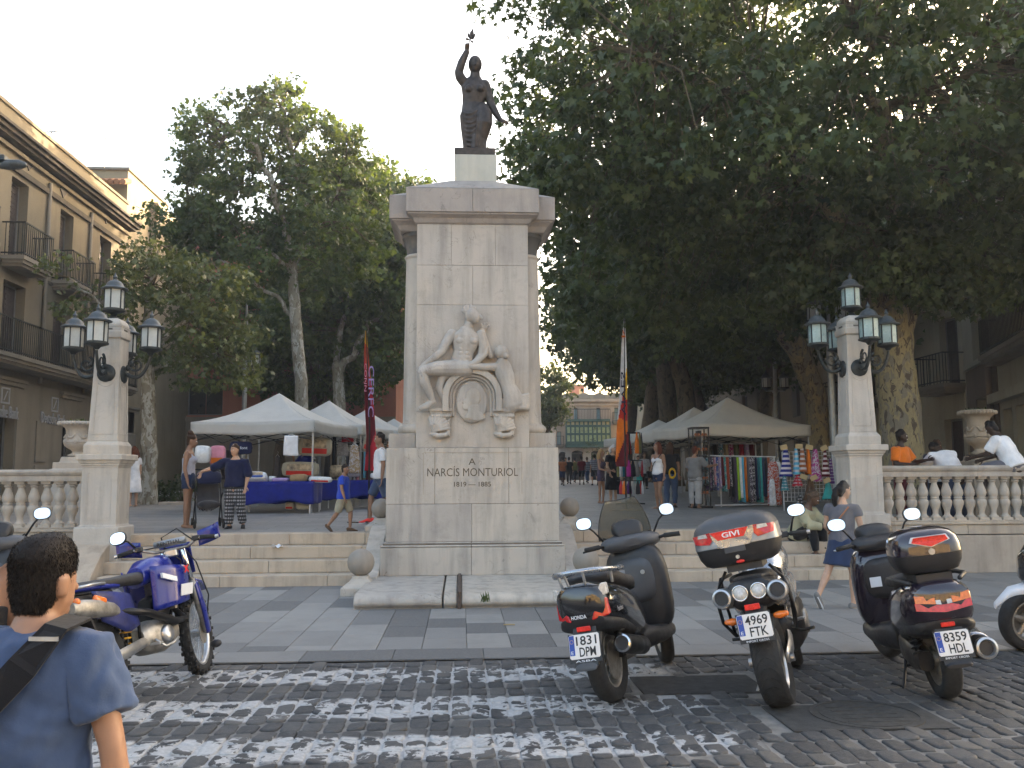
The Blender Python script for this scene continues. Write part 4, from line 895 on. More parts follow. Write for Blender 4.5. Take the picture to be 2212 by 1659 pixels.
mb = MB(); mb.b2(0, fu(1412), 0, .4, tz+.3, fzz(852)); mb.build('parapet', 'plaster_beige', fb)
for k in range(9): u = .7+k*1.6; mb = MB(); P = [(u-.62, tz+.35)]+[(u+.62*cos(PI-PI*j/10), tz+.45+.5*sin(PI*j/10)) for j in range(11)]+[(u+.62, tz+.35)]; mb.prism(P, -.05, .0, 'y'); mb.build('parapet_arch', 'plaster_grey', fb)
ga, gb = fu(1221), fu(1315); z0_, z1_ = fzz(960), fzz(910)
mb = MB(); mb.b2(ga, gb, -1.2, 0, z0_-.35, z0_); mb.b2(ga, gb, -1.25, 0, z1_-.1, z1_+.15); mb.b2(ga+.1, gb-.1, -.9, -.0, z0_, z1_-.1); mb.build('gallery_body', 'gallery_green', fb)
W_ = gb-ga; mb = MB()
for k in range(11): u = ga+W_*k/10; mb.b2(u-.07, u+.07, -1.12, -.9, z0_, z1_-.1)
for zz in (.02, .38, .72): h_ = z0_+(z1_-z0_)*zz; mb.b2(ga, gb, -1.10, -.9, h_, h_+.22)
mb.build('gallery_frame', 'gallery_green', fb)
for k in range(10):
    u = ga+W_*k/10; mb = MB(); mb.b2(u+.08, u+W_/10-.08, -1.0, -.95, z0_+.25, z0_+(z1_-z0_)*.72); mb.build('gallery_pane', 'gallery_glass', fb); mb = MB(); mb.b2(u+.08, u+W_/10-.08, -1.0, -.95, z0_+(z1_-z0_)*.72+.25, z1_-.12); mb.build('gallery_blind', 'blind_cream', fb)
mb = MB()
for k in range(30): u = ga+W_*k/29; mb.b2(u-.015, u+.015, -1.2, -1.17, z1_+.15, z1_+1.15)
mb.b2(ga, gb, -1.22, -1.15, z1_+1.15, z1_+1.22); mb.build('gallery_railing', 'iron_dark', fb)
for o in sh_[:2]+sh_[4:]: balcony(fb, o[0]-.25, o[1]+.25, o[2], .5, .95, 'plaster_grey', .15)
t = thing('far_house', 'far cream house closing the avenue left of the palace, mostly behind the monument', 'building', (fx0-24.2, 94, 0)); o_ = [(1.2+k*2.9, 2.3+k*2.9, z_, z_+2.1) for k in range(8) for z_ in (2.2, 5.6, 8.6)]; facade(t, 24.1, 11.8, o_, 'plaster_cream', .3, body=9)
for o in o_: win(t, o, .3)
mb = MB(); mb.b2(-.2, 24.1, -.4, .2, 11.8, 12.1); mb.build('cornice', 'plaster_grey', t)
t = thing('red_tower', 'small red brick tower with arched window above the far palace', 'tower', (gY(1248, 845, 100).x, 100, 0)); zb = gY(1248, 834, 100).z
mb = MB(); mb.b2(-.75, .75, 0, 2, 8, zb); mb.build('wall', 'tower_red', t); mb = MB(); mb.b2(.15, .55, -.06, 0, zb-1.3, zb-.35); mb.build('window', 'blind_cream', t); mb = MB(); mb.b2(-.9, .9, -.15, 2.1, zb, zb+.18); mb.build('coping', 'plaster_beige', t)
t = thing('end_house', 'sunlit beige house with a balcony right of the far palace', 'building', (gY(1392, 900, 80).x, 80, 0)); o_ = [(.8, 1.9, 5.6, 7.4), (.8, 1.9, 2.2, 4.2), (3.4, 4.6, 5.6, 7.4), (3.4, 4.6, 2.2, 4.2)]; facade(t, 6, 9.6, o_, 'plaster_beige', .3, body=8)
for o in o_: win(t, o, .3)
balcony(t, .3, 2.6, 5.5, .7, 1.0, 'plaster_grey', .2)
# --- the square behind the photographer (seen only in the mirrors of the motorcycles)
t = thing('yellow_building', 'yellow sunlit house front behind the photographer, seen only in mirrors', 'building', (26, -34, 0), PI); o_ = [(2+k*4, 3.6+k*4, z_, z_+2.4) for k in range(12) for z_ in (1, 5, 8.6)]
facade(t, 52, 12, o_, 'plaster_yellow', .3, body=9)
for o in o_: win(t, o, .3, 'shutter_brown')
mb = MB(); mb.b2(-.3, 52.3, -.5, .2, 12, 12.5); mb.build('cornice', 'plaster_beige', t)
# antennas
for lab, bx, by, tx, ty, arms in (('small television antenna on the ochre parapet', 110, 315, 112, 284, ((-28, 287, 14, 283),)), ('tall television antenna mast above the rooftop house', 221, 392, 228, 292, ((0, 331, 42, 331), (-8, 296, 8, 300)))):
    q, p_ = gY(bx, by, 33 if bx < 150 else 38), gY(tx, ty, 33 if bx < 150 else 38); mb = MB(); mb.cyl(tuple(q-Vector((0, 0, 2.2))), tuple(p_), .03, 6); t = thing('antenna', lab, 'antenna', (0, 0, 0)); mb.build('mast', 'galvanised', t); mb = MB()
    for x0_, y0_, x1_, y1_ in arms:
        a, b = gY(tx+x0_, y0_, q.y), gY(tx+x1_, y1_, q.y); mb.cyl(tuple(a), tuple(b), .018, 6)
        for k in range(7): c_ = a.lerp(b, k/6); mb.cyl((c_.x, c_.y-.25, c_.z), (c_.x, c_.y+.25, c_.z), .012, 5)
        mb.build('aerial', 'galvanised', t); mb = MB()

t = thing('floodlight', 'dark floodlight heads on a bracket reaching in at the left edge', 'floodlight', (0, 0, 0)); q = gY(28, 356, 13.5)
mb = MB(); mb.loft([(q.x-.16, q.y, q.z-.01), (q.x-.08, q.y, q.z), (q.x+.1, q.y, q.z+.005), (q.x+.16, q.y, q.z)], [(.06, .06), (.1, .075), (.1, .07), (.05, .05)], 10, (0, 1, 0)); mb.build('lamp_head', 'lamp_roof', t, True)
mb = MB(); mb.box((q.x-.17, q.y, q.z+.09), (.18, .2, .1), 0, 0, .7); mb.build('lamp_head', 'iron_dark', t, bev=.01); mb = MB(); mb.cyl((q.x-.15, q.y, q.z), (q.x-1.4, q.y, q.z-.1), .03, 8); mb.cyl((q.x-1.4, q.y+.3, 0), (q.x-1.4, q.y+.3, q.z+.4), .07, 10); mb.cyl((q.x-1.4, q.y+.32, q.z-.1), (q.x-1.4, q.y, q.z-.1), .03, 8); mb.build('arm', 'iron_dark', t)
# ================================================================ TREES
def leaf_template(kind):
    if kind == 'palm':      # five-lobed plane leaf, folded along its midrib
        tips = [(-112, .62), (-58, .95), (0, 1.12), (58, .95), (112, .62)]; notch = [(-84, .46), (-28, .52), (28, .52), (84, .46)]; loop = [(-.06, -.12)]
        pts = []
        for i in range(5):
            pts.append(tips[i])
            if i < 4: pts.append(notch[i])
        loop = [(sin(R(a))*l, cos(R(a))*l) for a, l in pts]
        V = [(0, .12, .02)]+[(x, y+.05, -.20*abs(x)-.12*y*y) for x, y in loop]+[(0, -.10, 0)]
        n = len(V); F = [(0, i, i+1) for i in range(1, n-1)]+[(0, n-1, 1)]
    else:                   # coarser leaf for trees farther off
        V = [(0, -.1, 0), (.72, .28, -.16), (.42, .95, -.14), (0, .62, 0), (-.42, .95, -.14), (-.72, .28, -.16)]
        F = [(0, 1, 3), (1, 2, 3), (0, 3, 5), (3, 4, 5)]
    return np.array(V, float), np.array(F, int)
def leaves_mesh(name, C, rad, per, size, kind, m, seed, flat_=.55, droop=.35):
    """C = cluster centres; per leaves round each, as ONE mesh"""
    g = np.random.default_rng(seed); V, F = leaf_template(kind); nC = len(C); N = nC*per
    rr = np.repeat(np.asarray(rad, float) if hasattr(rad, '__len__') else np.full(nC, rad), per)
    d = g.normal(size=(N, 3)); d /= np.linalg.norm(d, axis=1, keepdims=True); d *= (g.random((N, 1))**.5)*rr[:, None]; d[:, 2] *= flat_
    P = np.repeat(C, per, axis=0)+d
    nz = g.normal(size=(N, 3))*np.array((.75, .75, .45)); nz[:, 2] += .45; nz += d/rr[:, None]*.5; nz /= np.linalg.norm(nz, axis=1, keepdims=True)
    ty = g.normal(size=(N, 3)); ty[:, 2] -= droop*2; ty += d/rr[:, None]*.7; ty -= nz*np.sum(ty*nz, 1, keepdims=True); ty /= np.linalg.norm(ty, axis=1, keepdims=True); tx = np.cross(ty, nz)
    s_ = size*g.uniform(.5, 1.25, (N, 1, 1))
    W = P[:, None, :]+s_*(V[None, :, 0:1]*tx[:, None, :]+V[None, :, 1:2]*ty[:, None, :]+V[None, :, 2:3]*nz[:, None, :])
    W = W.reshape(-1, 3); k = len(V); T = (F[None]+(np.arange(N)*k)[:, None, None]).reshape(-1, 3)
    me = bpy.data.meshes.new(name); me.vertices.add(len(W)); me.vertices.foreach_set('co', W.ravel().astype(np.float32))
    me.loops.add(T.size); me.loops.foreach_set('vertex_index', T.ravel().astype(np.int32)); me.polygons.add(len(T)); me.polygons.foreach_set('loop_start', np.arange(0, T.size, 3, dtype=np.int32))
    me.update(calc_edges=True); me.materials.append(MATS[m]); return me
def clusters(blobs, n, seed, shell=.55):
    """n cluster centres spread over a list of ellipsoids ((c), (r), weight)"""
    g = np.random.default_rng(seed); w_ = np.array([b[2] for b in blobs], float); w_ /= w_.sum(); out = []
    for b, q in zip(blobs, w_):
        k = max(1, int(n*q)); d = g.normal(size=(k, 3)); d /= np.linalg.norm(d, axis=1, keepdims=True)
        r = shell+(1-shell)*g.random((k, 1))**.6; r *= 1+.12*np.sin(d[:, :1]*9+d[:, 2:3]*7)
        out.append(np.array(b[0])+d*r*np.array(b[1]))
    return np.vstack(out)
def twigs(mb, C, limbs, seed, r=.018):
    L = np.array([p for l in limbs for p in l]); g = np.random.default_rng(seed)
    for c_ in C:
        d = np.linalg.norm(L-c_, axis=1); i = int(np.argmin(d)); p = L[i]; m_ = (p+c_)/2+g.normal(size=3)*.12*min(1.5, d[i]); m_[2] += .15*d[i]
        mb.loft([p, m_, c_], [r*1.6, r, r*.4], 4, (.3, .2, .9), None)
def wob(P, n, amp, seed):
    g = np.random.default_rng(seed); P = [np.array(p, float) for p in P]; out = []
    for i in range(len(P)-1):
        for k in range(n):
            u = k/n; p = P[i]*(1-u)+P[i+1]*u; out.append(p+(g.normal(size=3)*amp if (i or k) else 0))
    out.append(P[-1]); return out
def tree(name, label, trunk, tr, limbs, blobs, ncl, per, crad, lsize, kind, lm, bm, seed, group=None, flare=1.35, base=None):
    t = thing(name, label, 'tree', tuple(trunk[0]), 0, group); B = np.array(trunk[0], float)
    P = [np.array(p, float)-B for p in trunk]; Rr = list(np.interp(np.linspace(0, 1, len(P)), np.linspace(0, 1, len(tr)), tr)); mb = MB()
    P2 = wob(P, 4, tr[0]*.05, seed); R2 = np.interp(np.linspace(0, 1, len(P2)), np.linspace(0, 1, len(Rr)), Rr); R2[0] *= flare; R2[1] *= 1+(flare-1)*.4
    mb.loft(P2, list(R2), 18, (1, 0, 0), 'r')
    g = np.random.default_rng(seed); V = np.array(mb.v); ang = np.arctan2(V[:, 1], V[:, 0]); V[:, :2] *= (1+.05*np.sin(ang*3+V[:, 2]*1.1)+.035*np.sin(ang*5-V[:, 2]*2.3))[:, None]*1.0 if False else 1; mb.v = [tuple(p) for p in V]
    mb.build('trunk', bm, t, True)
    LL = [[p for p in P2[len(P2)//2:]]]
    for i, (lp, r0, r1) in enumerate(limbs):
        Q = wob([np.array(p, float)-B for p in lp], 4, r0*.5, seed+i+1); mb = MB(); mb.loft(Q, list(np.linspace(r0, r1, len(Q))), 9, (1, 0, 0), 'r'); mb.build('limb', bm, t, True); LL.append(Q[2:])
    C = clusters([((np.array(b[0])-B), b[1], b[2]) for b in blobs], ncl, seed)
    mb = MB(); twigs(mb, C[::2], LL, seed); tag(mb.build('twigs', 'bark_dark', t, fix=False), kind='stuff')
    cr = np.random.default_rng(seed+5).uniform(.55, 1.45, len(C))*crad
    o = link(leaves_mesh('crown', C, cr, per, lsize, kind, lm, seed), 'crown', t); tag(o, kind='stuff'); return t
def V3(px, py, Y): return np.array(gY(px, py, Y))
# the great plane at the right
b0 = V3(1948, 1000, 19.2); b0[2] = PZ(19.2)
f0 = V3(1930, 640, 19.2)
tree('plane_tree', 'huge plane tree with mottled trunk standing right of the right lamp pillar', [b0, V3(1943, 880, 19.2), V3(1930, 740, 19.2), f0], [.50, .44, .42, .46], [
    ([V3(1915, 700, 19.2), V3(1880, 560, 18.6), V3(1760, 380, 17.5), V3(1600, 220, 16.5), V3(1400, 120, 15.5)], .27, .06), ([V3(1945, 700, 19.2), V3(2000, 520, 19.0), V3(2060, 330, 18.0), V3(2120, 100, 17.0)], .30, .09),
    ([f0, V3(1930, 450, 18), V3(1900, 250, 16), V3(1850, 60, 14.5)], .24, .06), ([V3(1960, 660, 19.2), V3(2080, 520, 20), V3(2230, 400, 20.5), V3(2400, 300, 20)], .2, .06), ([f0, V3(1800, 480, 20), V3(1600, 380, 20.5), V3(1350, 300, 20)], .2, .05), ([f0, V3(1990, 330, 21), V3(1950, 80, 22)], .22, .08)],
    [((9.0, 16.6, 10.6), (7.4, 4.6, 4.4), 5), ((4.2, 17.6, 9.6), (3.6, 3.2, 3.3), 2.6), ((13.0, 17.5, 9.2), (5.5, 4.5, 4.0), 3), ((8.5, 21, 9.0), (7.0, 4.0, 4.5), 3), ((9.2, 14.4, 7.9), (5.2, 2.0, 1.7), 1.6), ((12.2, 14.6, 7.2), (3.2, 2.0, 1.7), 1.0), ((6.3, 20.5, 7.2), (3.6, 2.8, 1.9), 1.2), ((2.6, 16.4, 8.0), (1.7, 1.5, 1.7), .5), (tuple(V3(1890, 560, 17.6)), (2.4, 1.2, .8), 1.1), (tuple(V3(2060, 570, 17.8)), (2.2, 1.2, .9), 1.0)],
    1550, 46, .60, .128, 'palm', 'leaf_dark', 'bark_plane', 21, flare=1.3)
# leaning plane behind the right stall
b0 = V3(1774, 1000, 27); b0[2] = PZ(27)
tree('plane_tree', 'leaning plane tree between the right stall and the lamp pillar', [b0, V3(1762, 860, 27), V3(1725, 760, 26.8), V3(1683, 690, 26.5), V3(1660, 640, 26.2)], [.36, .33, .34, .38, .30], [
    ([V3(1672, 660, 26.3), V3(1600, 560, 26), V3(1480, 460, 25), V3(1350, 420, 24)], .2, .05), ([V3(1690, 690, 26.5), V3(1700, 560, 26), V3(1680, 400, 25), V3(1600, 200, 24)], .22, .06), ([V3(1740, 780, 26.8), V3(1780, 700, 27), V3(1800, 560, 27)], .14, .05), ([V3(1700, 715, 26.5), V3(1735, 680, 26.4), V3(1775, 660, 26.4)], .1, .04)],
    [((6.8, 26, 9.6), (5.2, 4.4, 4.3), 4), ((5.0, 25, 8.6), (2.9, 3.0, 2.5), 2), ((9.5, 27, 9.5), (4.5, 4, 4), 2.5), ((6.0, 25.0, 12.2), (4.0, 4.0, 3.0), 2), ((8.0, 24.5, 6.6), (3.5, 2.0, 1.2), 1)],
    560, 36, .75, .165, 'far', 'leaf_dark', 'bark_plane', 33)
# tall pale-barked plane left of the monument
b0 = V3(655, 1000, 31); b0[2] = PZ(31)
tree('plane_tree', 'tall plane tree with pale forked trunk behind the left stalls', [b0, V3(650, 820, 31), V3(638, 680, 31), V3(631, 590, 31)], [.26, .22, .20, .19], [
    ([V3(631, 590, 31), V3(622, 520, 31), V3(598, 430, 30.5), V3(560, 335, 30), V3(505, 280, 29.5)], .17, .05), ([V3(632, 590, 31), V3(655, 540, 31.3), V3(658, 440, 31.5), V3(635, 330, 31), V3(610, 230, 31)], .16, .045), ([V3(655, 545, 31.3), V3(690, 480, 31.6), V3(730, 410, 31.8), V3(760, 320, 32)], .09, .03), ([V3(628, 585, 31), V3(590, 545, 30.5), V3(548, 535, 30)], .08, .03), ([V3(640, 700, 31), V3(600, 640, 31), V3(480, 560, 31), V3(430, 480, 31)], .09, .03)],
    [(tuple(V3(470, 330, 30.2)), (1.5, 1.6, 1.5), 1.3), (tuple(V3(440, 430, 30.5)), (1.2, 1.5, 1.6), 1.0), (tuple(V3(602, 245, 31)), (1.2, 1.4, 1.1), 1.0), (tuple(V3(660, 320, 31.2)), (1.9, 1.8, 1.5), 1.6), (tuple(V3(745, 310, 31.8)), (.9, 1.2, .8), .5), (tuple(V3(560, 440, 31)), (2.6, 2.2, 1.9), 2.2), (tuple(V3(690, 440, 31.5)), (2.2, 2.2, 2.0), 2.0), (tuple(V3(500, 540, 31)), (2.6, 2.2, 1.7), 2.2), (tuple(V3(640, 560, 32)), (3.2, 2.2, 1.7), 2.0), (tuple(V3(760, 470, 32)), (1.6, 1.8, 2.0), 1.2), (tuple(V3(410, 500, 31)), (1.3, 1.4, 1.2), .7), (tuple(V3(430, 285, 30)), (.9, .9, .9), .5), (tuple(V3(535, 225, 31)), (.8, .8, .7), .4), (tuple(V3(790, 390, 32)), (.9, 1, .9), .4), (tuple(V3(370, 450, 30.5)), (.9, 1, .9), .4)],
    640, 34, .50, .14, 'far', 'leaf_mid', 'bark_pale', 45)
# curved plane nearer the monument
b0 = V3(745, 1000, 38); b0[2] = PZ(38)
tree('plane_tree', 'plane tree with two curving pale stems just left of the monument', [b0, V3(732, 850, 38), V3(728, 790, 38)], [.32, .25, .22], [
    ([V3(728, 800, 38), V3(770, 760, 38), V3(782, 720, 38), V3(818, 680, 38), V3(812, 560, 38), V3(808, 420, 38), V3(828, 335, 38)], .17, .02), ([V3(727, 795, 38), V3(738, 700, 38), V3(755, 600, 38), V3(770, 480, 38)], .15, .04), ([V3(815, 690, 38), V3(850, 640, 38), V3(905, 600, 38)], .07, .03)],
    [(tuple(V3(780, 470, 38)), (2.4, 2.4, 2.6), 2), (tuple(V3(850, 480, 39)), (2.2, 2.4, 2.4), 2), (tuple(V3(740, 590, 38.5)), (3.2, 2.6, 2.2), 2.2), (tuple(V3(850, 620, 39)), (2.6, 2.4, 2.4), 2), (tuple(V3(700, 690, 39)), (3.0, 2.4, 1.7), 1.6), (tuple(V3(820, 750, 40)), (2.6, 2.4, 1.6), 1.4), (tuple(V3(760, 395, 38)), (1.2, 1.3, .8), .5)],
    640, 34, .75, .185, 'far', 'leaf_mid', 'bark_pale', 57)
# small pale tree in the side street
b0 = V3(318, 1094, 26.5); b0[2] = PZ(26.5)
tree('young_tree', 'small light green tree with slim trunk right of the left lamp pillar', [b0, V3(322, 980, 26.5), V3(320, 880, 26.5), V3(318, 790, 26.5)], [.24, .22, .21, .19], [
    ([V3(318, 800, 26.5), V3(350, 740, 26.2), V3(420, 670, 26), V3(480, 600, 26)], .11, .02), ([V3(318, 795, 26.5), V3(310, 700, 26.3), V3(330, 600, 26.2), V3(350, 530, 26)], .10, .02), ([V3(316, 800, 26.5), V3(260, 720, 26), V3(200, 640, 25.6), V3(150, 600, 25.4)], .08, .015), ([V3(320, 800, 26.5), V3(390, 780, 26.5), V3(470, 760, 26.6)], .07, .02)],
    [(tuple(V3(370, 640, 26)), (1.9, 1.6, 1.3), 2.6), (tuple(V3(450, 620, 26.2)), (1.2, 1.4, 1.0), 1.4), (tuple(V3(400, 720, 26.2)), (2.0, 1.6, 1.0), 2.2), (tuple(V3(320, 590, 26)), (1.1, 1.2, .9), 1.0), (tuple(V3(500, 730, 26.6)), (1.0, 1.2, .9), 1.0), (tuple(V3(220, 650, 25.8)), (1.0, 1.0, .7), .35), (tuple(V3(150, 590, 25.5)), (.7, .7, .5), .16), (tuple(V3(430, 800, 26.5)), (1.9, 1.4, .6), 1.1), (tuple(V3(180, 690, 25.6)), (.8, .8, .5), .2)],
    215, 30, .50, .118, 'palm', 'leaf_pale', 'bark_pale', 63, flare=1.2)
# further planes of the avenue: one build, copied with its parts
proto = tree('plane_tree', 'dark plane tree of the avenue, first behind the right stalls', [(0, 0, 0), (-.15, 0, 2.2), (-.5, .1, 4.2), (-.8, .2, 5.6)], [.42, .36, .36, .32], [
    ([(-.8, .2, 5.4), (-2.2, .3, 7.5), (-3.8, .6, 9.2)], .2, .05), ([(-.8, .2, 5.5), (.6, .4, 7.6), (2.4, .2, 9.5)], .2, .05), ([(-.7, .2, 5.2), (-.4, -1.6, 7.2), (.2, -3.0, 9)], .17, .04), ([(-.6, .2, 5.0), (-.9, 2, 7.5), (-.5, 3.0, 10)], .17, .04)],
    [((-.5, 0, 8.4), (4.8, 4.4, 3.0), 4), ((-2.6, -.4, 7.6), (2.8, 3, 2.0), 1.6), ((2.0, .4, 8.2), (3.0, 3, 2.6), 1.6), ((-.4, 0, 11.0), (3.4, 3.4, 2.4), 2), ((-.8, -1.5, 6.3), (2.6, 2.2, 1.0), .9)],
    430, 34, .85, .20, 'far', 'leaf_dark', 'bark_dark', 71, 'plane trees along the avenue')
proto.location = (9.6, 35.5, PZ(35.5))
AV = [(10.6, 44.5, 1.3, 1.28, 'second of the row behind the right stalls'), (11.3, 54, 2.6, 1.32, 'third of the row on the right'), (12.2, 65, 4.0, 1.35, 'fourth of the row on the right'), (15.2, 33, 5.0, 1.0, 'beside the balcony house'),
      (-5.6, 47, .8, 1.08, 'on the left behind the curved stems'), (-5.2, 57, 2.2, 1.05, 'farther left row, behind the monument'), (-4.6, 69, 3.6, 1.08, 'far left row, behind the monument'), (-9.0, 45, 5.2, .95, 'in front of the pink building'), (14.6, 43, 2.9, 1.0, 'outer right row, before the house row'), (15.0, 53, .4, 1.05, 'outer right row, farther back'), (16.0, 61, 5.6, .95, 'far inner right, lower crown'), (-9.6, 50, 1.1, .8, 'low crown behind the left stalls'), (-7.4, 43, 3.0, .72, 'lowest crown left of the monument')]
for x_, y_, rz, sc, lab in AV:
    c_ = copy_tree(proto); c_.location = (x_, y_, PZ(y_)); c_.rotation_euler = (0, 0, rz); c_.scale = (sc, sc, sc); c_['label'] = 'dark plane tree of the avenue, '+lab
    for ch in c_.children:
        if x_ < 0 and ch.name.startswith('crown'): ch.material_slots[0].link = 'OBJECT'; ch.material_slots[0].material = MATS['leaf_mid']
b0 = V3(1180, 1000, 76); b0[2] = PZ(76)
tree('plane_tree', 'far yellow-green sunlit tree seen right beside the monument shaft', [b0, b0+np.array((0, 0, 2)), b0+np.array((0, 0, 4))], [.3, .25, .2], [([b0+np.array((0, 0, 4)), b0+np.array((1, 0, 6)), b0+np.array((1.5, 0, 8))], .15, .05)], [(tuple(V3(1178, 850, 76)), (2.2, 2, 2.6), 2), (tuple(V3(1188, 880, 76)), (1.4, 1.6, 1.6), 1)], 90, 34, .8, .24, 'far', 'leaf_pale', 'bark_dark', 81)
# bushes by the planters
def bush(label, px, py, Y, r, m, seed):
    c_ = V3(px, py, Y); t = thing('shrub', label, 'shrub', (c_[0], c_[1], PZ(Y))); C = clusters([((0, 0, r[2]*.9), r, 1)], 30, seed, .3); mb = MB()
    for k in range(6): mb.tube([(0, 0, 0), tuple(C[k]*.6), tuple(C[k])], [.03, .02, .01], 5)
    mb.build('stems', 'bark_dark', t); tag(link(leaves_mesh('foliage', C, .25, 22, .07, 'far', m, seed), 'foliage', t), kind='stuff')
bush('low dark shrub behind the stone bench by the young tree', 345, 1075, 28, (.55, .4, .35), 'leaf_dark', 5)
bush('second low shrub right of the young tree trunk', 390, 1070, 28.5, (.6, .4, .4), 'leaf_dark', 6)
bush('round green shrub under the far palace, left one', 1300, 1000, 70, (1.6, 1.2, 2.4), 'leaf_dark', 7)
bush('round green shrub under the far palace, right one', 1398, 1000, 66, (1.9, 1.2, 2.0), 'leaf_mid', 8)
urn('pale stone urn behind the left lamp pillar', gY(168, 960, 16.6).x, 16.6, 2.02, 2.66, 'pillar_stone')
urn('brown stone urn with plants behind the right balustrade', gY(2113, 940, 16.6).x, 16.6, 1.98, 2.86, 'urn_stone')
# ================================================================ MARKET
def canvas(name, col):
    m, t, b, out = newmat(name); g = NG(t); p = g.pos((1, 1, 1), True)
    c = g.ramp(g.noise(p, 2.2, 5, .6), [(.3, tuple(x*.88 for x in col)), (.7, col)]); t.links.new(c, b.inputs['Base Color']); b.inputs['Roughness'].default_value = .75
    tr = g.n('BsdfTranslucent'); t.links.new(c, tr.inputs[0]); mx = g.n('MixShader'); mx.inputs[0].default_value = .35
    t.links.new(g.bump(g.noise(p, 3.5, 4, .6), .25, .05), b.inputs['Normal']); t.links.new(b.outputs[0], mx.inputs[1]); t.links.new(tr.outputs[0], mx.inputs[2]); t.links.new(mx.outputs[0], out.inputs[0])
canvas('canvas_white', (.66, .66, .63)); canvas('canvas_cream', (.76, .71, .62))
CL = {'navy': (.012, .016, .05), 'royal blue': (.012, .022, .20), 'blue': (.03, .08, .32), 'sky blue': (.10, .42, .62), 'teal': (.02, .16, .2), 'green': (.03, .24, .06), 'lime green': (.30, .50, .03), 'red': (.50, .03, .02), 'brick red': (.42, .07, .03), 'wine red': (.12, .012, .018), 'crimson': (.40, .02, .035), 'orange': (.68, .17, .02), 'yellow': (.72, .42, .03), 'magenta': (.34, .02, .18), 'pink': (.62, .25, .32), 'purple': (.11, .03, .16), 'lilac': (.36, .26, .46), 'white': (.72, .73, .75), 'cream': (.55, .48, .36), 'beige': (.38, .30, .19), 'tan': (.32, .22, .12), 'brown': (.10, .055, .03), 'grey': (.19, .185, .18), 'light grey': (.36, .355, .35), 'charcoal': (.045, .045, .05), 'black': (.010, .010, .012), 'olive': (.16, .15, .05), 'turquoise': (.03, .36, .34), 'denim': (.055, .085, .15), 'dark denim': (.025, .04, .085), 'khaki': (.33, .30, .22), 'heather': (.26, .26, .28), 'lavender grey': (.40, .40, .46), 'slate': (.12, .12, .14), 'boy blue': (.02, .06, .42), 'faded blue': (.055, .085, .16), 'plum': (.075, .055, .085), 'sage': (.33, .31, .20), 'rust': (.35, .12, .05), 'neon red': (.85, .06, .05), 'straw': (.5, .38, .18)}
def cl(col, pat=None):
    k = 'cloth_'+col.replace(' ', '_')+('_'+pat if pat else '')
    if k in MATS: return k
    c0 = CL[col]; m, t, b, out = newmat(k); g = NG(t); p = g.pos((1, 1, 1), True)
    c = g.ramp(g.noise(p, 5, 4, .6), [(.3, tuple(x*.8 for x in c0)), (.7, tuple(min(1, x*1.15) for x in c0))])
    if pat == 'floral': c = g.mix(g.ramp(g.noise(p, 14, 3, .6, 2), [(.5, 0), (.54, .85)]), c, (.5, .48, .5))
    if pat == 'ethnic':
        X, Y, Z = g.sep(p); w1 = g.math('ABSOLUTE', g.math('SUBTRACT', g.math('FRACT', g.math('MULTIPLY', Z, 14)), .5)); w2 = g.math('ABSOLUTE', g.math('SUBTRACT', g.math('FRACT', g.math('MULTIPLY', g.math('ADD', X, Y), 18)), .5))
        c = g.mix(g.ramp(g.math('ADD', w1, g.math('MULTIPLY', w2, .6)), [(.5, 0), (.53, .8)]), c, (.42, .42, .44))
    if pat == 'check':
        X, Y, Z = g.sep(p); w1 = g.math('FRACT', g.math('MULTIPLY', Z, 9)); w2 = g.math('FRACT', g.math('MULTIPLY', X, 12)); c = g.mix(g.ramp(g.math('MULTIPLY', g.math('ADD', g.math('GREATER_THAN', w1, .6), g.math('GREATER_THAN', w2, .6)), .5), [(0, 0), (1, .8)]), c, (.35, .37, .42))
    if pat == 'stripe': X, Y, Z = g.sep(p); c = g.mix(g.math('GREATER_THAN', g.math('FRACT', g.math('MULTIPLY', Z, 9)), .55), c, (.55, .5, .5))
    t.links.new(c, b.inputs['Base Color']); b.inputs['Roughness'].default_value = .85; b.inputs['Specular IOR Level'].default_value = .15; b.inputs['Sheen Weight'].default_value = .15
    h = g.math('ADD', g.noise(p, 9, 4, .6), g.math('MULTIPLY', g.noise(p, 400, 2), .15)); t.links.new(g.bump(h, .35, .02), b.inputs['Normal']); return k
mat('film', (.6, .62, .63), .15, 0, var=.15, vs=14, coat=.6, bump=.4, bs=18); mat('card_tan', (.45, .33, .17), .8); mat('white_pole', (.6, .6, .6), .4, .3); mat('print_picture', (.32, .25, .16), .5, var=.9, vs=7)
mat('warm_bulb', (1, .75, .4), .5, em=6)
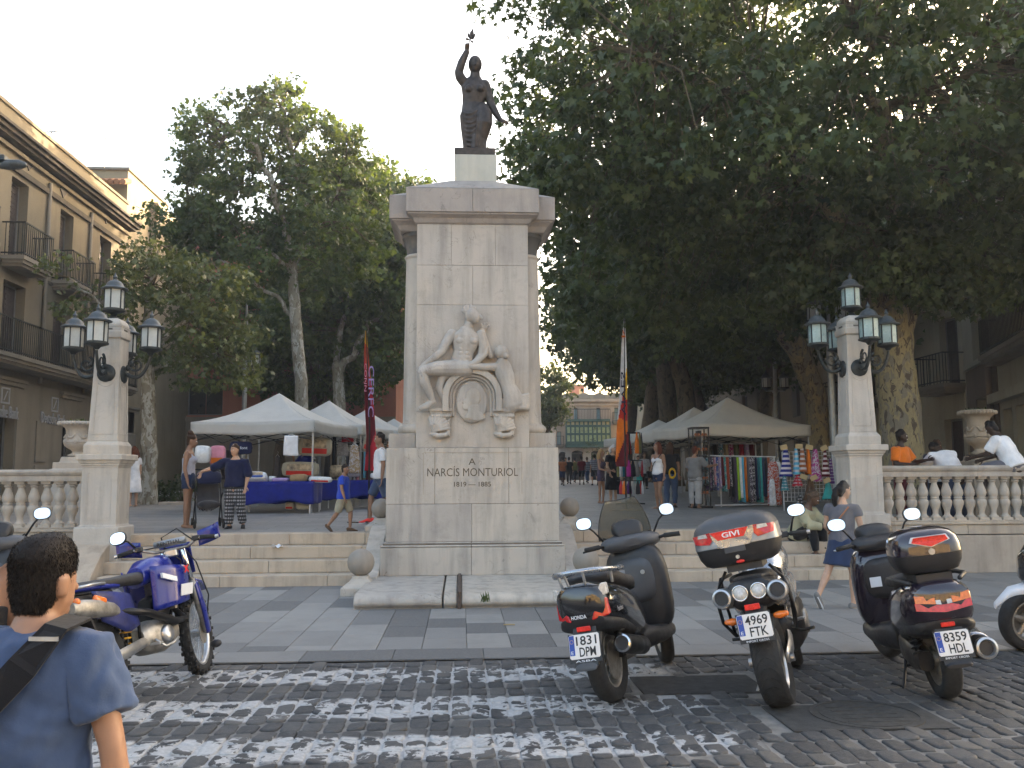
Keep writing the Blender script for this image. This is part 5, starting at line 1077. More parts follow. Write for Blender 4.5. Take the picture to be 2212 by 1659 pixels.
def tent(label, fl, fr, depth, ze, zp, m, group='white market stalls', val=.29, legs=(1, 1, 1, 1)):
    t = thing('market_stall', label, 'stall', (0, 0, 0), 0, group); fl, fr = np.array(fl, float), np.array(fr, float); u = fr-fl; W = np.linalg.norm(u); u /= W; n = np.array((-u[1], u[0])); org = fl
    z0 = PZ((fl[1]+fr[1])/2+depth/2)
    Pt = lambda a, b, z: (org[0]+u[0]*a+n[0]*b, org[1]+u[1]*a+n[1]*b, z)
    zt = ze+val; N = 12
    c4 = [(0, 0), (W, 0), (W, depth), (0, depth)]
    for s_ in range(4):
        a, b = c4[s_], c4[(s_+1) % 4]; mb = MB()
        def fn(i, j, a=a, b=b):
            e = (a[0]*(1-i)+b[0]*i, a[1]*(1-i)+b[1]*i); cx, cy_ = W/2, depth/2; q = (e[0]*(1-j)+cx*j, e[1]*(1-j)+cy_*j)
            sag = .10*sin(PI*j)*(.6+.4*abs(2*i-1)); return Pt(q[0], q[1], zt+(zp-zt)*(j**1.12)-sag-.04*sin(PI*i)*(1-j)+.006*sin(i*23)*(1-j))
        mb.sheet(fn, 14, 10, .004); mb.build('canopy_panel', m, t, True)
        mb = MB()
        def fv(i, j, a=a, b=b):
            e = (a[0]*(1-i)+b[0]*i, a[1]*(1-i)+b[1]*i); w_ = .012*sin(i*17+s_)*j; return Pt(e[0]+w_*(a[0] == b[0]), e[1]+w_*(a[1] == b[1])-.0, zt-.04*sin(PI*i)-val*j+.012*sin(i*9+2*s_)*j)
        mb.sheet(fv, 24, 4, .004); mb.build('valance', m, t, True)
    for k, (a, b) in enumerate(c4):
        if not legs[k]: continue
        a2, b2 = (.05 if a < 1 else W-.05), (.05 if b < 1 else depth-.05); mb = MB(); p = Pt(a2, b2, 0); mb.b2(p[0]-.02, p[0]+.02, p[1]-.02, p[1]+.02, PZ(p[1]), ze+.1); mb.b2(p[0]-.045, p[0]+.045, p[1]-.045, p[1]+.045, PZ(p[1]), PZ(p[1])+.012); mb.build('leg', 'galvanised', t)
    for s_ in range(4):
        a, b = c4[s_], c4[(s_+1) % 4]; mb = MB(); q = lambda i: ((a[0]*(1-i)+b[0]*i)*.97+W*.015, (a[1]*(1-i)+b[1]*i)*.97+depth*.015)
        for i0, i1 in ((.02, .5), (.5, .98)): mb.cyl(Pt(*q(i0), ze+.12), Pt(*q(i1), ze-.16), .012, 6); mb.cyl(Pt(*q(i0), ze-.16), Pt(*q(i1), ze+.12), .012, 6)
        mb.build('scissor_frame', 'black_metal', t)
    t['_'] = 1; del t['_']; return t, Pt, W
LT, LP_, LW = tent('front white market stall with packaged bedding left of the monument', (-6.52, 21.75), (-3.45, 21.05), 3.0, 2.70, 3.80, 'canvas_white')
tent('second white market stall behind the left one', (-5.72, 25.2), (-2.72, 24.55), 3.0, 2.80, 3.92, 'canvas_white')
tent('third white market stall of the left row', (-4.95, 28.6), (-2.0, 28.0), 3.0, 2.85, 3.92, 'canvas_white')
tent('farthest white stall of the left row, almost hidden by the monument', (-4.3, 32.0), (-1.3, 31.4), 3.0, 2.85, 3.85, 'canvas_white')
RT_, RP_, RW_ = tent('cream market stall with clothes rails right of the monument', (6.18, 22.6), (9.36, 23.25), 3.0, 2.68, 3.84, 'canvas_cream', val=.30)
tent('second cream market stall behind the clothes rails', (6.2, 26.2), (9.3, 26.8), 3.0, 2.75, 3.85, 'canvas_cream')
tent('low cream stall farther back in the right row', (5.9, 30.0), (9.0, 30.6), 3.0, 2.75, 3.7, 'canvas_cream')
mb = MB(); q = V3(1630, 966, 0); q = gY(1631, 964, 22.55); mb.b2(q.x-.045, q.x+.045, q.y-.004, q.y+.004, q.z-.04, q.z+.05)
# tables with blue cloths
def table(label, c4, zt, drop, col):
    t = thing('cloth_table', label, 'table', (0, 0, 0)); P = [np.array(p, float) for p in c4]; z0 = PZ(P[0][1])
    mb = MB(); mb.add([(*p, zt) for p in P]+[(*p, zt-.03) for p in P], [(0, 1, 2, 3), (7, 6, 5, 4), (0, 4, 5, 1), (1, 5, 6, 2), (2, 6, 7, 3), (3, 7, 4, 0)]); mb.build('table_top', 'white_pole', t)
    for p in P:
        q = p*.94+sum(P)/4*.06; mb = MB(); mb.cyl((q[0], q[1], z0), (q[0], q[1], zt-.03), .018, 8); mb.build('leg', 'white_pole', t)
    per = P+[P[0]]; L = [0]
    for a, b in zip(per[:-1], per[1:]): L.append(L[-1]+np.linalg.norm(b-a))
    cen = sum(P)/4
    def fn(i, j):
        s_ = i*L[-1]; k = min(3, max(0, int(np.searchsorted(L, s_, 'right')-1))); f = (s_-L[k])/max(1e-6, L[k+1]-L[k]); e = per[k]*(1-f)+per[k+1]*f; o = nrm(e-cen)
        w_ = (.012+.022*sin(s_*14+1.3*sin(s_*5)))*j+.014; e = e+o*w_; return (e[0], e[1], zt+.012-(drop+.035*sin(s_*4.1)+.02*sin(s_*9))*j)
    mb = MB(); mb.grid(fn, 110, 6); mb.add([(*(p+nrm(p-cen)*.014), zt+.012) for p in P], [(0, 1, 2, 3)]); c_ = mb.build('tablecloth', cl(col), t, True); s_ = c_.modifiers.new('thick', 'SOLIDIFY'); s_.thickness = .004
    return t
zt = 1.545
A, B = gY(512, 1042, 21.0), gY(676, 1042, 20.95)
table('table under a royal blue cloth at the front of the left stall', [(A.x, A.y-.15), (B.x, B.y-.1), (B.x+.1, B.y+.7), (A.x+.1, A.y+.65)], zt, .50, 'royal blue')
A2, B2 = gY(690, 1037, 22.6), gY(835, 1036, 23.6)
table('second blue cloth table running back beside the left stall', [(A2.x, A2.y-.2), (B2.x, B2.y-.3), (B2.x+.1, B2.y+.6), (A2.x+.1, A2.y+.6)], zt+.02, .46, 'royal blue')
def package(label, x0, y0, x1, y1, Y, col, th=.16, band=None, tilt=0, bm=None, pic=None, group=None, lean=0):
    a, b = gY(x0, y1, Y), gY(x1, y0, Y); W, Hh = b.x-a.x, b.z-a.z; cx, cz = (a.x+b.x)/2, (a.z+b.z)/2
    t = thing('package', label, 'package', (cx, Y, cz), 0, group); t.rotation_euler = (lean, tilt, 0)
    mb = MB(); RG = []
    for f, s_ in ((-1, .86), (-.75, .97), (-.2, 1.0), (.3, 1.0), (.8, .96), (1, .84)):
        ring = []
        for k in range(20):
            an = 2*PI*k/20; c_, d = cos(an), sin(an); c_ = math.copysign(abs(c_)**.35, c_); d = math.copysign(abs(d)**.35, d); bulge = 1-.05*abs(sin(an*2))
            ring.append((c_*W/2*s_*bulge, f*th/2, d*Hh/2*s_*bulge))
        RG.append(ring)
    mb.rings(RG); mb.build('bag', cl(col) if col in CL else col, t, True)
    if band: mb = MB(); mb.b2(-W*.36, W*.36, -th/2-.006, -th/2+.004, -Hh*.36, -Hh*.10); mb.build('label_band', cl(band), t)
    if pic: mb = MB(); mb.b2(-W*.34, W*.34, -th/2-.006, -th/2+.004, -Hh*.05, Hh*.34); mb.build('printed_picture', pic, t)
    return t
package('white pillow in a clear red-edged bag hanging by the tank top woman', 421, 962, 456, 1001, 20.9, 'film', .25, None, .05)
package('pink and orange printed bedding bag with a triangle mark hanging behind two women', 453, 962, 488, 1007, 21.3, 'pink', .2, 'orange', 0)
package('navy bedding bag hanging under the left stall roof', 495, 953, 546, 982, 21.6, 'navy', .12)
fit_text('velfont', .3, .07, cl('white'), bpy.data.objects['package.002'], (.02, -.07, 0), depth=.002)
package('grey pillow bag with a red label and dark picture hanging at the back', 643, 943, 718, 986, 22.2, 'khaki', .14, 'red', .05, None, 'print_picture')
package('grey pillow bag with a yellow picture and red label above the table', 608, 997, 690, 1031, 21.9, 'khaki', .2, 'red', .02, None, 'print_picture')
package('smaller cushion bag with red label tilted on the rail by the red sign', 853-70, 940, 893-70, 978, 24.0, 'khaki', .12, 'red', .25, None, 'print_picture')
package('folded bedding in blue and white wrapping lying on the blue cloth', 527, 1023, 578, 1041, 20.95, 'white', .3, 'blue', 0, None, 'print_picture', None, -.5)
package('tan folded blanket pack lying on the blue cloth', 627, 1024, 663, 1041, 21.05, 'tan', .35, None, -.05)
package('clear bag with white filling and red edge on the table corner', 667, 1029, 718, 1043, 21.15, 'film', .3, 'red', .04)
package('flat lilac pack between the bags on the blue cloth', 588, 1032, 626, 1041, 21.1, 'lilac', .3)
package('small clear ball bag on the blue cloth', 581, 1028, 597, 1041, 21.15, 'film', .2)
package('flowered box standing on the second blue table', 712, 1004, 742, 1032, 22.9, 'print_picture', .2)
package('blue grey pack on the second blue table', 751, 1004, 778, 1031, 23.1, 'lavender grey', .2)
package('white folded cloths at the end of the second table', 800, 1021, 838, 1034, 23.3, 'white', .35)
for k, (x0, x1, lab) in enumerate(((617, 637, 'pillow bag with red edge stored under the blue table, left one'), (641, 672, 'wide pale pillow bag stored under the blue table'))): package(lab, x0, 1084, x1, 1101, 21.3, 'cream', .3, 'red' if k == 0 else None)
def garment(label, x0, y0, x1, y1, Y, col, kind='dress', pat=None, nm='hanging_garment', group=None, th=.05, seed=0):
    a, b = gY(x0, y1, Y), gY(x1, y0, Y); W, Hh = b.x-a.x, b.z-a.z; t = thing(nm, label, 'garment', ((a.x+b.x)/2, Y, a.z), 0, group); g = np.random.default_rng(seed)
    ph = g.uniform(0, 6, 4); mb = MB(); RG = []; n = 20
    for i in range(11):
        v_ = i/10; z = Hh*v_; 
        if kind == 'dress': w_ = W/2*(1-.35*v_**1.3) if v_ < .93 else W/2*.4
        elif kind == 'trousers': w_ = W/2*(1-.12*v_)
        elif kind == 'strap': w_ = W/2*(1-.75*v_**.8)
        else: w_ = W/2*(1-.06*sin(v_*3))
        ring = []
        for k in range(n):
            an = 2*PI*k/n; f = .016*sin(3*an+ph[0]+v_*2)*(1-v_)+.008*sin(5*an+ph[1]); ring.append((cos(an)*(w_+f), sin(an)*(th+f*.6)*(1-.3*v_), z+.012*sin(2*an+ph[2])*(i == 0)))
        RG.append(ring)
    mb.rings(RG); mb.build('cloth', cl(col, pat), t, True)
    if kind in ('dress', 'trousers'):
        mb = MB(); mb.tube([(-W*.3, 0, Hh*.95), (0, 0, Hh+.05), (W*.3, 0, Hh*.95)], .008, 5); mb.tube([(0, 0, Hh+.05), (.02, 0, Hh+.09), (0, 0, Hh+.12)], .005, 5); mb.build('hanger', 'white_pole', t)
    return t
garment('white and grey trousers hanging from the left stall edge', 612, 941, 646, 984, 21.0, 'white', 'trousers', seed=1)
garment('brown flowered summer dress on a white hanger in the left stall', 752, 967-6, 778, 1022, 22.8, 'tan', 'dress', 'floral', seed=2)
garment('pale flowered blouse hanging near the red sign', 727, 940, 752, 985, 24.2, 'light grey', 'dress', 'floral', seed=3)
for k, (x0, x1, y0, y1, c_, lab) in enumerate(((700, 714, 945, 1030, 'charcoal', 'charcoal dress hanging deep inside the left stall'), (716, 728, 940, 1034, 'black', 'long black garment hanging deep in the left stall'), (668, 684, 988, 1034, 'olive', 'green striped garment hanging behind the table'), (592, 606, 985, 1030, 'slate', 'slate garment hanging left of the yellow picture bag'))): garment(lab, x0, y0, x1, y1, 23.2+.1*k, c_, 'dress', 'stripe' if c_ == 'olive' else None, seed=10+k)
# rail of clothes at the back of the left row
t = thing('clothes_rail', 'clothes rail of the second left stall behind the blue table', 'clothes rail', (0, 0, 0)); a, b = gY(744, 975, 25.6), gY(836, 975, 25.8); mb = MB(); mb.cyl(tuple(a), tuple(b), .018, 8)
for e in (a, b): mb.cyl((e.x, e.y, PZ(25)), tuple(e), .018, 8)
mb.build('frame', 'galvanised', t)
cs = ['slate', 'light grey', 'navy', 'pink', 'charcoal', 'sky blue', 'wine red', 'brown', 'crimson', 'red', 'purple', 'beige']
for k, c_ in enumerate(cs): x_ = 748+k*7.4; garment('%s garment on the rail of the second left stall' % c_, x_, 976, x_+6.6, 1030+(k*7) % 11, 25.7, c_, 'strip', None, 'rail_garment', 'garments on the left rail', .2, 20+k)
t = thing('price_sign', 'small red sign hung on the corner post of the left stalls', 'sign', tuple(gY(751, 944, 24.0))); mb = MB(); mb.b2(-.16, .16, -.01, .01, -.13, .13); mb.build('board', cl('crimson'), t); mb = MB(); mb.b2(-.12, .0, -.016, -.010, -.06, .05); mb.build('print', cl('pink'), t)
# right stall: long rail, scarves, sunglasses, bags
t = thing('clothes_rail', 'long clothes rail packed with coloured dresses at the right stall', 'clothes rail', (0, 0, 0)); a, b = gY(1518, 984, 22.4), gY(1675, 987, 22.9); mb = MB(); mb.cyl(tuple(a), tuple(b), .018, 8)
for px in (1555, 1672): q = gY(px, 986, 22.5); mb.cyl((q.x, q.y, PZ(22.5)), (q.x, q.y, q.z), .018, 8)
q, q2 = gY(1545, 1096, 22.3), gY(1680, 1096, 22.8); mb.cyl((q.x, q.y, PZ(22.5)+.05), (q2.x, q2.y, PZ(22.5)+.05), .02, 8); mb.build('frame', 'white_pole', t)
rc_ = [('teal', 'floral'), ('purple', 'floral'), ('navy', 'floral'), ('pink', 'floral'), ('blue', 'floral'), ('lilac', 'floral'), ('wine red', None), ('turquoise', 'floral'), ('brick red', None), ('charcoal', 'floral'), ('black', None), ('plum', None), ('lime green', None), ('white', None), ('sky blue', None), ('orange', None), ('slate', None), ('plum', 'floral'), ('black', 'floral'), ('navy', None), ('teal', None), ('turquoise', None), ('dark denim', None), ('charcoal', None), ('rust', None), ('grey', 'floral')]
ordn = ['first', 'second', 'third', 'fourth', 'fifth', 'sixth', 'seventh', 'eighth', 'ninth', 'tenth', 'eleventh', 'twelfth', 'thirteenth', 'fourteenth', 'fifteenth', 'sixteenth', 'seventeenth', 'eighteenth', 'nineteenth', 'twentieth', 'twenty-first', 'twenty-second', 'twenty-third', 'twenty-fourth', 'twenty-fifth', 'twenty-sixth']
for k, (c_, p_) in enumerate(rc_):
    x_ = 1522+k*5.55; yb = 1045+18*((k*37) % 10)/10+(28 if 9 < k < 22 else (20 if k > 21 else 0)); garment('%s%s garment, %s from the left on the long right rail' % (c_, ' patterned' if p_ else '', ordn[k]), x_, 988, x_+5.4, min(yb, 1085), 22.4+.0032*(x_-1520), c_, 'strip', p_, 'rail_garment', 'garments on the long right rail', .22, 50+k)
garment('brick red tiered dress hanging at the right end of the long rail', 1658, 997, 1685, 1091, 22.3, 'brick red', 'dress', 'floral', seed=90); garment('white dress with red print at the end of the long rail', 1662, 1035, 1675, 1092, 22.15, 'white', 'dress', 'floral', seed=91); garment('white shirt hanging behind the brick red dress', 1674, 998, 1689, 1034, 22.45, 'white', 'dress', seed=92)
t = thing('clothes_rail', 'upper clothes rail at the back of the right stall', 'clothes rail', (0, 0, 0)); a, b = gY(1530, 958, 25.4), gY(1632, 959, 25.9); mb = MB(); mb.cyl(tuple(a), tuple(b), .016, 8); mb.cyl((a.x, a.y, PZ(25)), tuple(a), .016, 8); mb.cyl((b.x, b.y, PZ(25)), tuple(b), .016, 8); mb.build('frame', 'white_pole', t)
for k, (c_, p_) in enumerate((('charcoal', None), ('teal', 'floral'), ('beige', None), ('magenta', 'floral'), ('olive', None), ('crimson', None), ('lilac', 'floral'), ('wine red', None))): x_ = 1540+k*11.2; garment('%s top on the upper rail at the back of the right stall' % c_, x_, 960, x_+10, 984, 25.6, c_, 'strip', p_, 'rail_garment', 'tops on the back rail', .15, 70+k)
t = thing('sunglasses_rack', 'tall dark sunglasses display rack at the corner of the right stall', 'display rack', tuple(gY(1513, 1090, 22.1).xy)+(PZ(22.1),)); mb = MB(); Hh = 1.98
for sx in (-.2, .2):
    for sy in (-.2, .2): mb.b2(sx-.015, sx+.015, sy-.015, sy+.015, 0, Hh)
mb.b2(-.22, .22, -.22, .22, Hh, Hh+.04); mb.b2(-.25, .25, -.25, .25, 0, .05); mb.build('frame', 'black_metal', t); mb = MB(); mb.b2(-.03, .03, -.17, .17, .1, Hh-.05); mb.build('panel', 'black_plastic', t)
for k in range(9): mb = MB(); z_ = .35+k*.18; mb.b2(-.18, .18, -.215, -.18, z_, z_+.012); [mb.ball((sx, -.2, z_+.045), (.035, .012, .028), 8, 0, 5) for sx in (-.13, -.05, .05, .13)]; mb.build('glasses_row', 'gloss_black' if k % 2 else cl('rust'), t, True)
t = thing('grid_panel', 'white wire grid panels hung with bags beside the right lamp pillar', 'display grid', (0, 0, 0)); mb = MB(); a, b = gY(1690, 976, 20.5), gY(1803, 1082, 20.5); W, Hh = b.x-a.x, a.z-b.z
for k in range(15): mb.cyl((a.x+W*k/14, 20.5, b.z), (a.x+W*k/14, 20.5, a.z), .006, 5)
for k in range(13): mb.cyl((a.x, 20.5, b.z+Hh*k/12), (b.x, 20.5, b.z+Hh*k/12), .006, 5)
for x_ in (a.x, (a.x+b.x)/2, b.x): mb.cyl((x_, 20.52, PZ(20.5)), (x_, 20.52, a.z), .012, 6)
mb.build('wire_grid', 'white_pole', t)
for k, (x0, x1, y0, y1, c_, p_) in enumerate(((1683, 1712, 970, 1030, 'royal blue', 'stripe'), (1713, 1728, 968, 1025, 'sky blue', 'stripe'), (1724, 1742, 968, 1020, 'rust', 'stripe'), (1740, 1753, 968, 1024, 'orange', None), (1748, 1776, 970, 1040, 'magenta', 'floral'), (1776, 1790, 972, 1030, 'wine red', 'stripe'), (1788, 1801, 990, 1045, 'purple', 'ethnic'), (1712, 1735, 1020, 1050, 'crimson', 'ethnic'), (1735, 1768, 1035, 1082, 'brown', None), (1776, 1802, 1040, 1078, 'turquoise', None), (1720, 1738, 1068, 1098, 'black', 'ethnic'), (1686, 1704, 1028, 1060, 'teal', 'ethnic'))):
    garment('%s shoulder bag hanging on the wire grid%s' % (c_, ', low down' if y0 > 1015 else ''), x0, y0, x1, y1, 20.3-.03*(k % 3), c_, 'strap', p_, 'shoulder_bag', 'bags on the wire grid', .07, 110+k)
for k, (px, py) in enumerate(((1693, 966), (1726, 964), (1748, 966), (1780, 968), (1736, 1030), (1758, 1032), (1786, 1038))):
    q = gY(px, py, 20.15); t = thing('price_tag', 'tan card price tag on the wire grid, %s' % ('upper row, %s from the left' % ordn[k] if k < 4 else 'lower row, %s from the left' % ordn[k-4]), 'price tag', tuple(q), 0, 'tan price tags'); mb = MB(); mb.b2(-.085, .085, -.004, .004, -.055, .055); o = mb.build('card', 'card_tan', t); o.rotation_euler = (0, random.uniform(-.5, .5), 0)
# accessories stand near the right banner
t = thing('accessory_stand', 'rotating stand hung with small coloured bags behind the right banner', 'display stand', tuple(gY(1362, 1090, 24.0).xy)+(PZ(24),)); mb = MB(); mb.cyl((0, 0, 0), (0, 0, 1.95), .025, 8); mb.torus((0, 0, 1.95), .3, .012, 20, 6, 'z'); mb.torus((0, 0, 1.2), .34, .012, 20, 6, 'z'); mb.torus((0, 0, .65), .34, .012, 20, 6, 'z')
for k in range(4): a_ = k*PI/2; mb.cyl((0, 0, 1.95), (.3*cos(a_), .3*sin(a_), 1.95), .01, 5); mb.cyl((0, 0, 1.2), (.34*cos(a_), .34*sin(a_), 1.2), .01, 5); mb.cyl((0, 0, .65), (.34*cos(a_), .34*sin(a_), .65), .01, 5); mb.cyl((0, 0, .05), (.4*cos(a_), .4*sin(a_), .03), .02, 6)
mb.build('frame', 'black_metal', t)
for k in range(22):
    r_ = k % 3; a_ = k*.86+r_; z1 = (1.95, 1.2, .65)[r_]; h_ = (.55, .42, .34)[r_]; c_ = ['charcoal', 'teal', 'crimson', 'purple', 'magenta', 'white', 'orange', 'grey', 'black', 'red', 'olive'][k % 11]; mb = MB(); x_, y_ = .34*cos(a_), .34*sin(a_); mb.loft([(x_, y_, z1), (x_, y_, z1-h_*.5), (x_, y_, z1-h_)], [(.02, .01), (.07, .03), (.08, .03)], 8, (-sin(a_), cos(a_), 0)); mb.build('hanging_bag', cl(c_), t, True)
# banners
def banner(label, pole, prof, Y, bands, texts):
    t = thing('feather_banner', label, 'banner', (0, 0, 0)); b, tp = gY(*pole[0], Y), gY(*pole[1], Y); mb = MB(); mb.tube([(b.x, Y, PZ(Y)), (b.x, Y, (b.z+tp.z)/2), tuple(tp)], [.022, .016, .008], 8); mb.build('pole', 'black_metal', t); mb = MB(); mb.b2(b.x-.4, b.x+.4, Y-.02, Y+.02, PZ(Y), PZ(Y)+.02); mb.b2(b.x-.02, b.x+.02, Y-.4, Y+.4, PZ(Y)+.02, PZ(Y)+.04); mb.build('foot', 'black_metal', t)
    ys = np.linspace(prof[0][0], prof[-1][0], 121); xl = np.interp(ys, [p[0] for p in prof], [p[1] for p in prof]); xr = np.interp(ys, [p[0] for p in prof], [p[2] for p in prof]); mats_ = [cl(c_) for c_ in dict.fromkeys(b_[2] for b_ in bands)]; names = list(dict.fromkeys(b_[2] for b_ in bands)); NU = 12
    mb = MB(); G = [[gY(xl[i]*(1-k/NU)+xr[i]*k/NU, ys[i], Y)+Vector((0, .05*sin(k/NU*PI)+.02*sin(i*.1), 0)) for k in range(NU+1)] for i in range(121)]
    V = [p for r_ in G for p in r_]; F = []; M_ = []
    for i in range(120):
        for k in range(NU):
            F.append((i*(NU+1)+k, i*(NU+1)+k+1, (i+1)*(NU+1)+k+1, (i+1)*(NU+1)+k)); yy = (ys[i]+ys[i+1])/2; uu = (k+.5)/NU; c_ = bands[-1][2]
            for y1, sl, cc in bands:
                if yy < y1+sl*(uu-.5): c_ = cc; break
            M_.append(names.index(c_))
    mb.v = [tuple(p) for p in V]; mb.f = F; mb.m = M_; o = mb.build('cloth', mats_, t, True, fix=False); s_ = o.modifiers.new('thick', 'SOLIDIFY'); s_.thickness = .004
    for txt, px, py, hgt, wid, c_, flip in texts:
        q = gY(px, py, Y-.05); fit_text(txt, hgt, wid*(1 if not flip else 1), cl(c_), t, (q.x, Y-.035, q.z), (PI/2, (PI/2 if not flip else -PI/2), PI if flip else 0), .002)
banner('dark red feather banner with white letters left of the monument', ((796, 1130), (791, 714)), [(714, 789, 792), (760, 786, 795), (830, 786.5, 803), (880, 788, 808), (940, 791, 812), (1000, 789, 811), (1017, 787, 809)], 17.3, [(745, 10, 'yellow'), (800, 60, 'brick red'), (850, 120, 'crimson'), (960, -60, 'wine red'), (1100, 0, 'crimson')], [('CERFC', 801.5, 845, 1.0, .105, 'lilac', False), ('CONN', 789.5, 815, .55, .045, 'pink', False)])
banner('white, red, orange and purple feather banner right of the monument', ((1353, 1110), (1349, 686)), [(686, 1348, 1350), (740, 1343, 1353), (800, 1340, 1354), (860, 1338, 1355), (930, 1332, 1356), (1000, 1329, 1356), (1008, 1332, 1355)], 21.0, [(815, -40, 'white'), (850, -120, 'white'), (855, 20, 'yellow'), (905, 10, 'red'), (965, -70, 'orange'), (1100, 0, 'wine red')], [('VIVES', 1347, 850, 1.05, .11, 'navy', True), ('4', 1347, 722, .22, .09, 'orange', False)])
# street lamps with twin lanterns
def street_lamp(label, px, py, Y, ptop, pl):
    t = thing('street_lamp', label, 'street lamp', tuple(gY(px, py, Y).xy)+(PZ(Y),), 0, 'grey street lamps of the avenue'); zt_ = gY(px, ptop, Y).z-PZ(Y); zl = gY(px, pl, Y).z-PZ(Y); mb = MB(); mb.loft([(0, 0, 0), (0, 0, .3), (0, 0, 1.0), (0, 0, zl), (0, 0, zt_*.82), (0, 0, zt_)], [.16, .13, .10, .09, .06, .03], 12, (1, 0, 0), 'f'); mb.torus((0, 0, zl-.1), .1, .03, 14, 6, 'z'); mb.torus((0, 0, zt_*.8), .08, .03, 14, 6, 'z'); mb.build('post', 'galvanised', t, True, asm=40)
    mb = MB(); mb.cyl((-.4, 0, zl-.05), (.4, 0, zl-.05), .025, 8); mb.build('cross_arm', 'galvanised', t)
    for sx in (-.38, .38): lantern(t, (sx, 0, zl-.02), 1.25)
street_lamp('grey street lamp with twin lanterns in front of the pink building', 527, 900, 34, 630, 795); street_lamp('grey street lamp with twin lanterns between the left plane trees', 691, 900, 44, 655, 838)
street_lamp('grey street lamp with twin lanterns between the right plane trees', 1677, 900, 36, 690, 842); street_lamp('grey street lamp post close behind the right lamp pillar', 1799, 900, 22.5, 640, 700)
# benches / planters
for lab, x0, x1, y0, y1, Y in (('low stone bench right of the young tree', 341, 400, 1084, 1106, 26.0), ('long low stone kerb in front of the young tree', 284, 420, 1108, 1118, 24.4)):
    a, b = gY(x0, y1, Y), gY(x1, y0, Y); t = thing('stone_bench', lab, 'bench', (0, 0, 0)); mb = MB(); mb.b2(a.x, b.x, Y, Y+.45, b.z-.12, b.z); mb.build('seat_slab', 'wall_stone', t, bev=.02); mb = MB(); mb.b2(a.x+.06, b.x-.06, Y+.05, Y+.4, PZ(Y)-.03, b.z-.12); mb.build('base', 'wall_stone', t)
# ================================================================ MOTORCYCLES
# local frame: y forward, x right, z up; origin where the rear tyre touches the road
def bike(name, label, p, heading, lean, cat='motorcycle', group='motorcycles parked in a row'):
    t = thing(name, label, cat, (p[0], p[1], .012), 0, group); t.rotation_euler = (0, R(lean), -R(heading)); return t
def sub(par, name, loc, rot=(0, 0, 0)):
    e = bpy.data.objects.new(name, None); COL.objects.link(e); e.parent = par; e.location = loc; e.rotation_euler = rot; e.empty_display_size = .1; return e
def wheel(par, loc, r, tw, style, rim_m='alloy', rot=(0, 0, 0), knob=False, rim_r=None, spokes=5):
    e = sub(par, 'wheel', loc, rot); th = r-(rim_r or r*.66); mb = MB(); prof = []
    ri = r-th; prof = [(ri, -tw*.36), (ri+th*.35, -tw*.49), (ri+th*.68, -tw*.5), (r-th*.14, -tw*.40), (r-th*.04, -tw*.22), (r, 0), (r-th*.04, tw*.22), (r-th*.14, tw*.40), (ri+th*.68, tw*.5), (ri+th*.35, tw*.49), (ri, tw*.36)]
    mb.lathe(prof, 48, (0, 0, 0), 0, 'x', False)
    if knob:
        for k in range(46):
            a = 2*PI*k/46
            for sx in ((-.32, .32) if k % 2 else (-.02, -.47, .47)):
                rr = r+.006-abs(sx)*.03; mb.box((sx*tw, rr*cos(a), rr*sin(a)), (tw*.24, .026, .024), 0, 0, 1, Matrix.Rotation(a-PI/2, 3, 'X'))
    mb.build('tyre', 'rubber', e, True, asm=40)
    if style == 'tread':
        mb = MB()
        for k in range(30):
            a = 2*PI*k/30
            for s_ in (-1, 1):
                Q = []
                for j in range(5): u = j/4; aa = a+.22*u*u; x_ = s_*tw*(.04+.36*u); rr = np.interp(abs(x_)/tw, [0, .22, .40, .5], [r, r-th*.04, r-th*.14, r-th*.32])+.0006; Q.append((x_, rr*cos(aa), rr*sin(aa)))
                mb.loft(Q, [(.0035, .0006)], 4, (0, 1, 0), None)
        mb.build('tread_groove', 'black_plastic', e)
    mb = MB(); mb.lathe([(ri+.004, -tw*.36), (ri-.006, -tw*.38), (ri-.02, -tw*.30), (ri-.028, -tw*.1), (ri-.028, tw*.1), (ri-.02, tw*.30), (ri-.006, tw*.38), (ri+.004, tw*.36)], 40, (0, 0, 0), 0, 'x', False)
    if style == 'wire':
        mb.build('rim', rim_m, e, True); mb = MB()
        for k in range(32): a = 2*PI*k/32; b = a+(.5 if k % 2 else -.5); s_ = 1 if (k//2) % 2 else -1; mb.tube([(s_*.03, .04*cos(b), .04*sin(b)), (0, (ri-.02)*cos(a), (ri-.02)*sin(a))], .0022, 4)
        mb.cyl((-.045, 0, 0), (.045, 0, 0), .035, 14); mb.build('spokes', 'alloy', e)
    else:
        mb.cyl((-.05, 0, 0), (.05, 0, 0), .05, 16)
        for k in range(spokes): a = 2*PI*k/spokes+.3; mb.loft([(0, .03*cos(a), .03*sin(a)), (0, (ri-.02)*cos(a), (ri-.02)*sin(a))], [(.022, .03), (.014, .02)], 6, (1, 0, 0), 'f')
        mb.build('rim', rim_m, e, True, asm=40)
    mb = MB(); dr = ri*.72 if style != 'wire' else .10; mb.lathe([(.05, .055), (dr, .055), (dr, .06), (.05, .06)], 30, (0, 0, 0), 0, 'x'); mb.build('brake_disc', 'alloy_dirty', e)
    return e
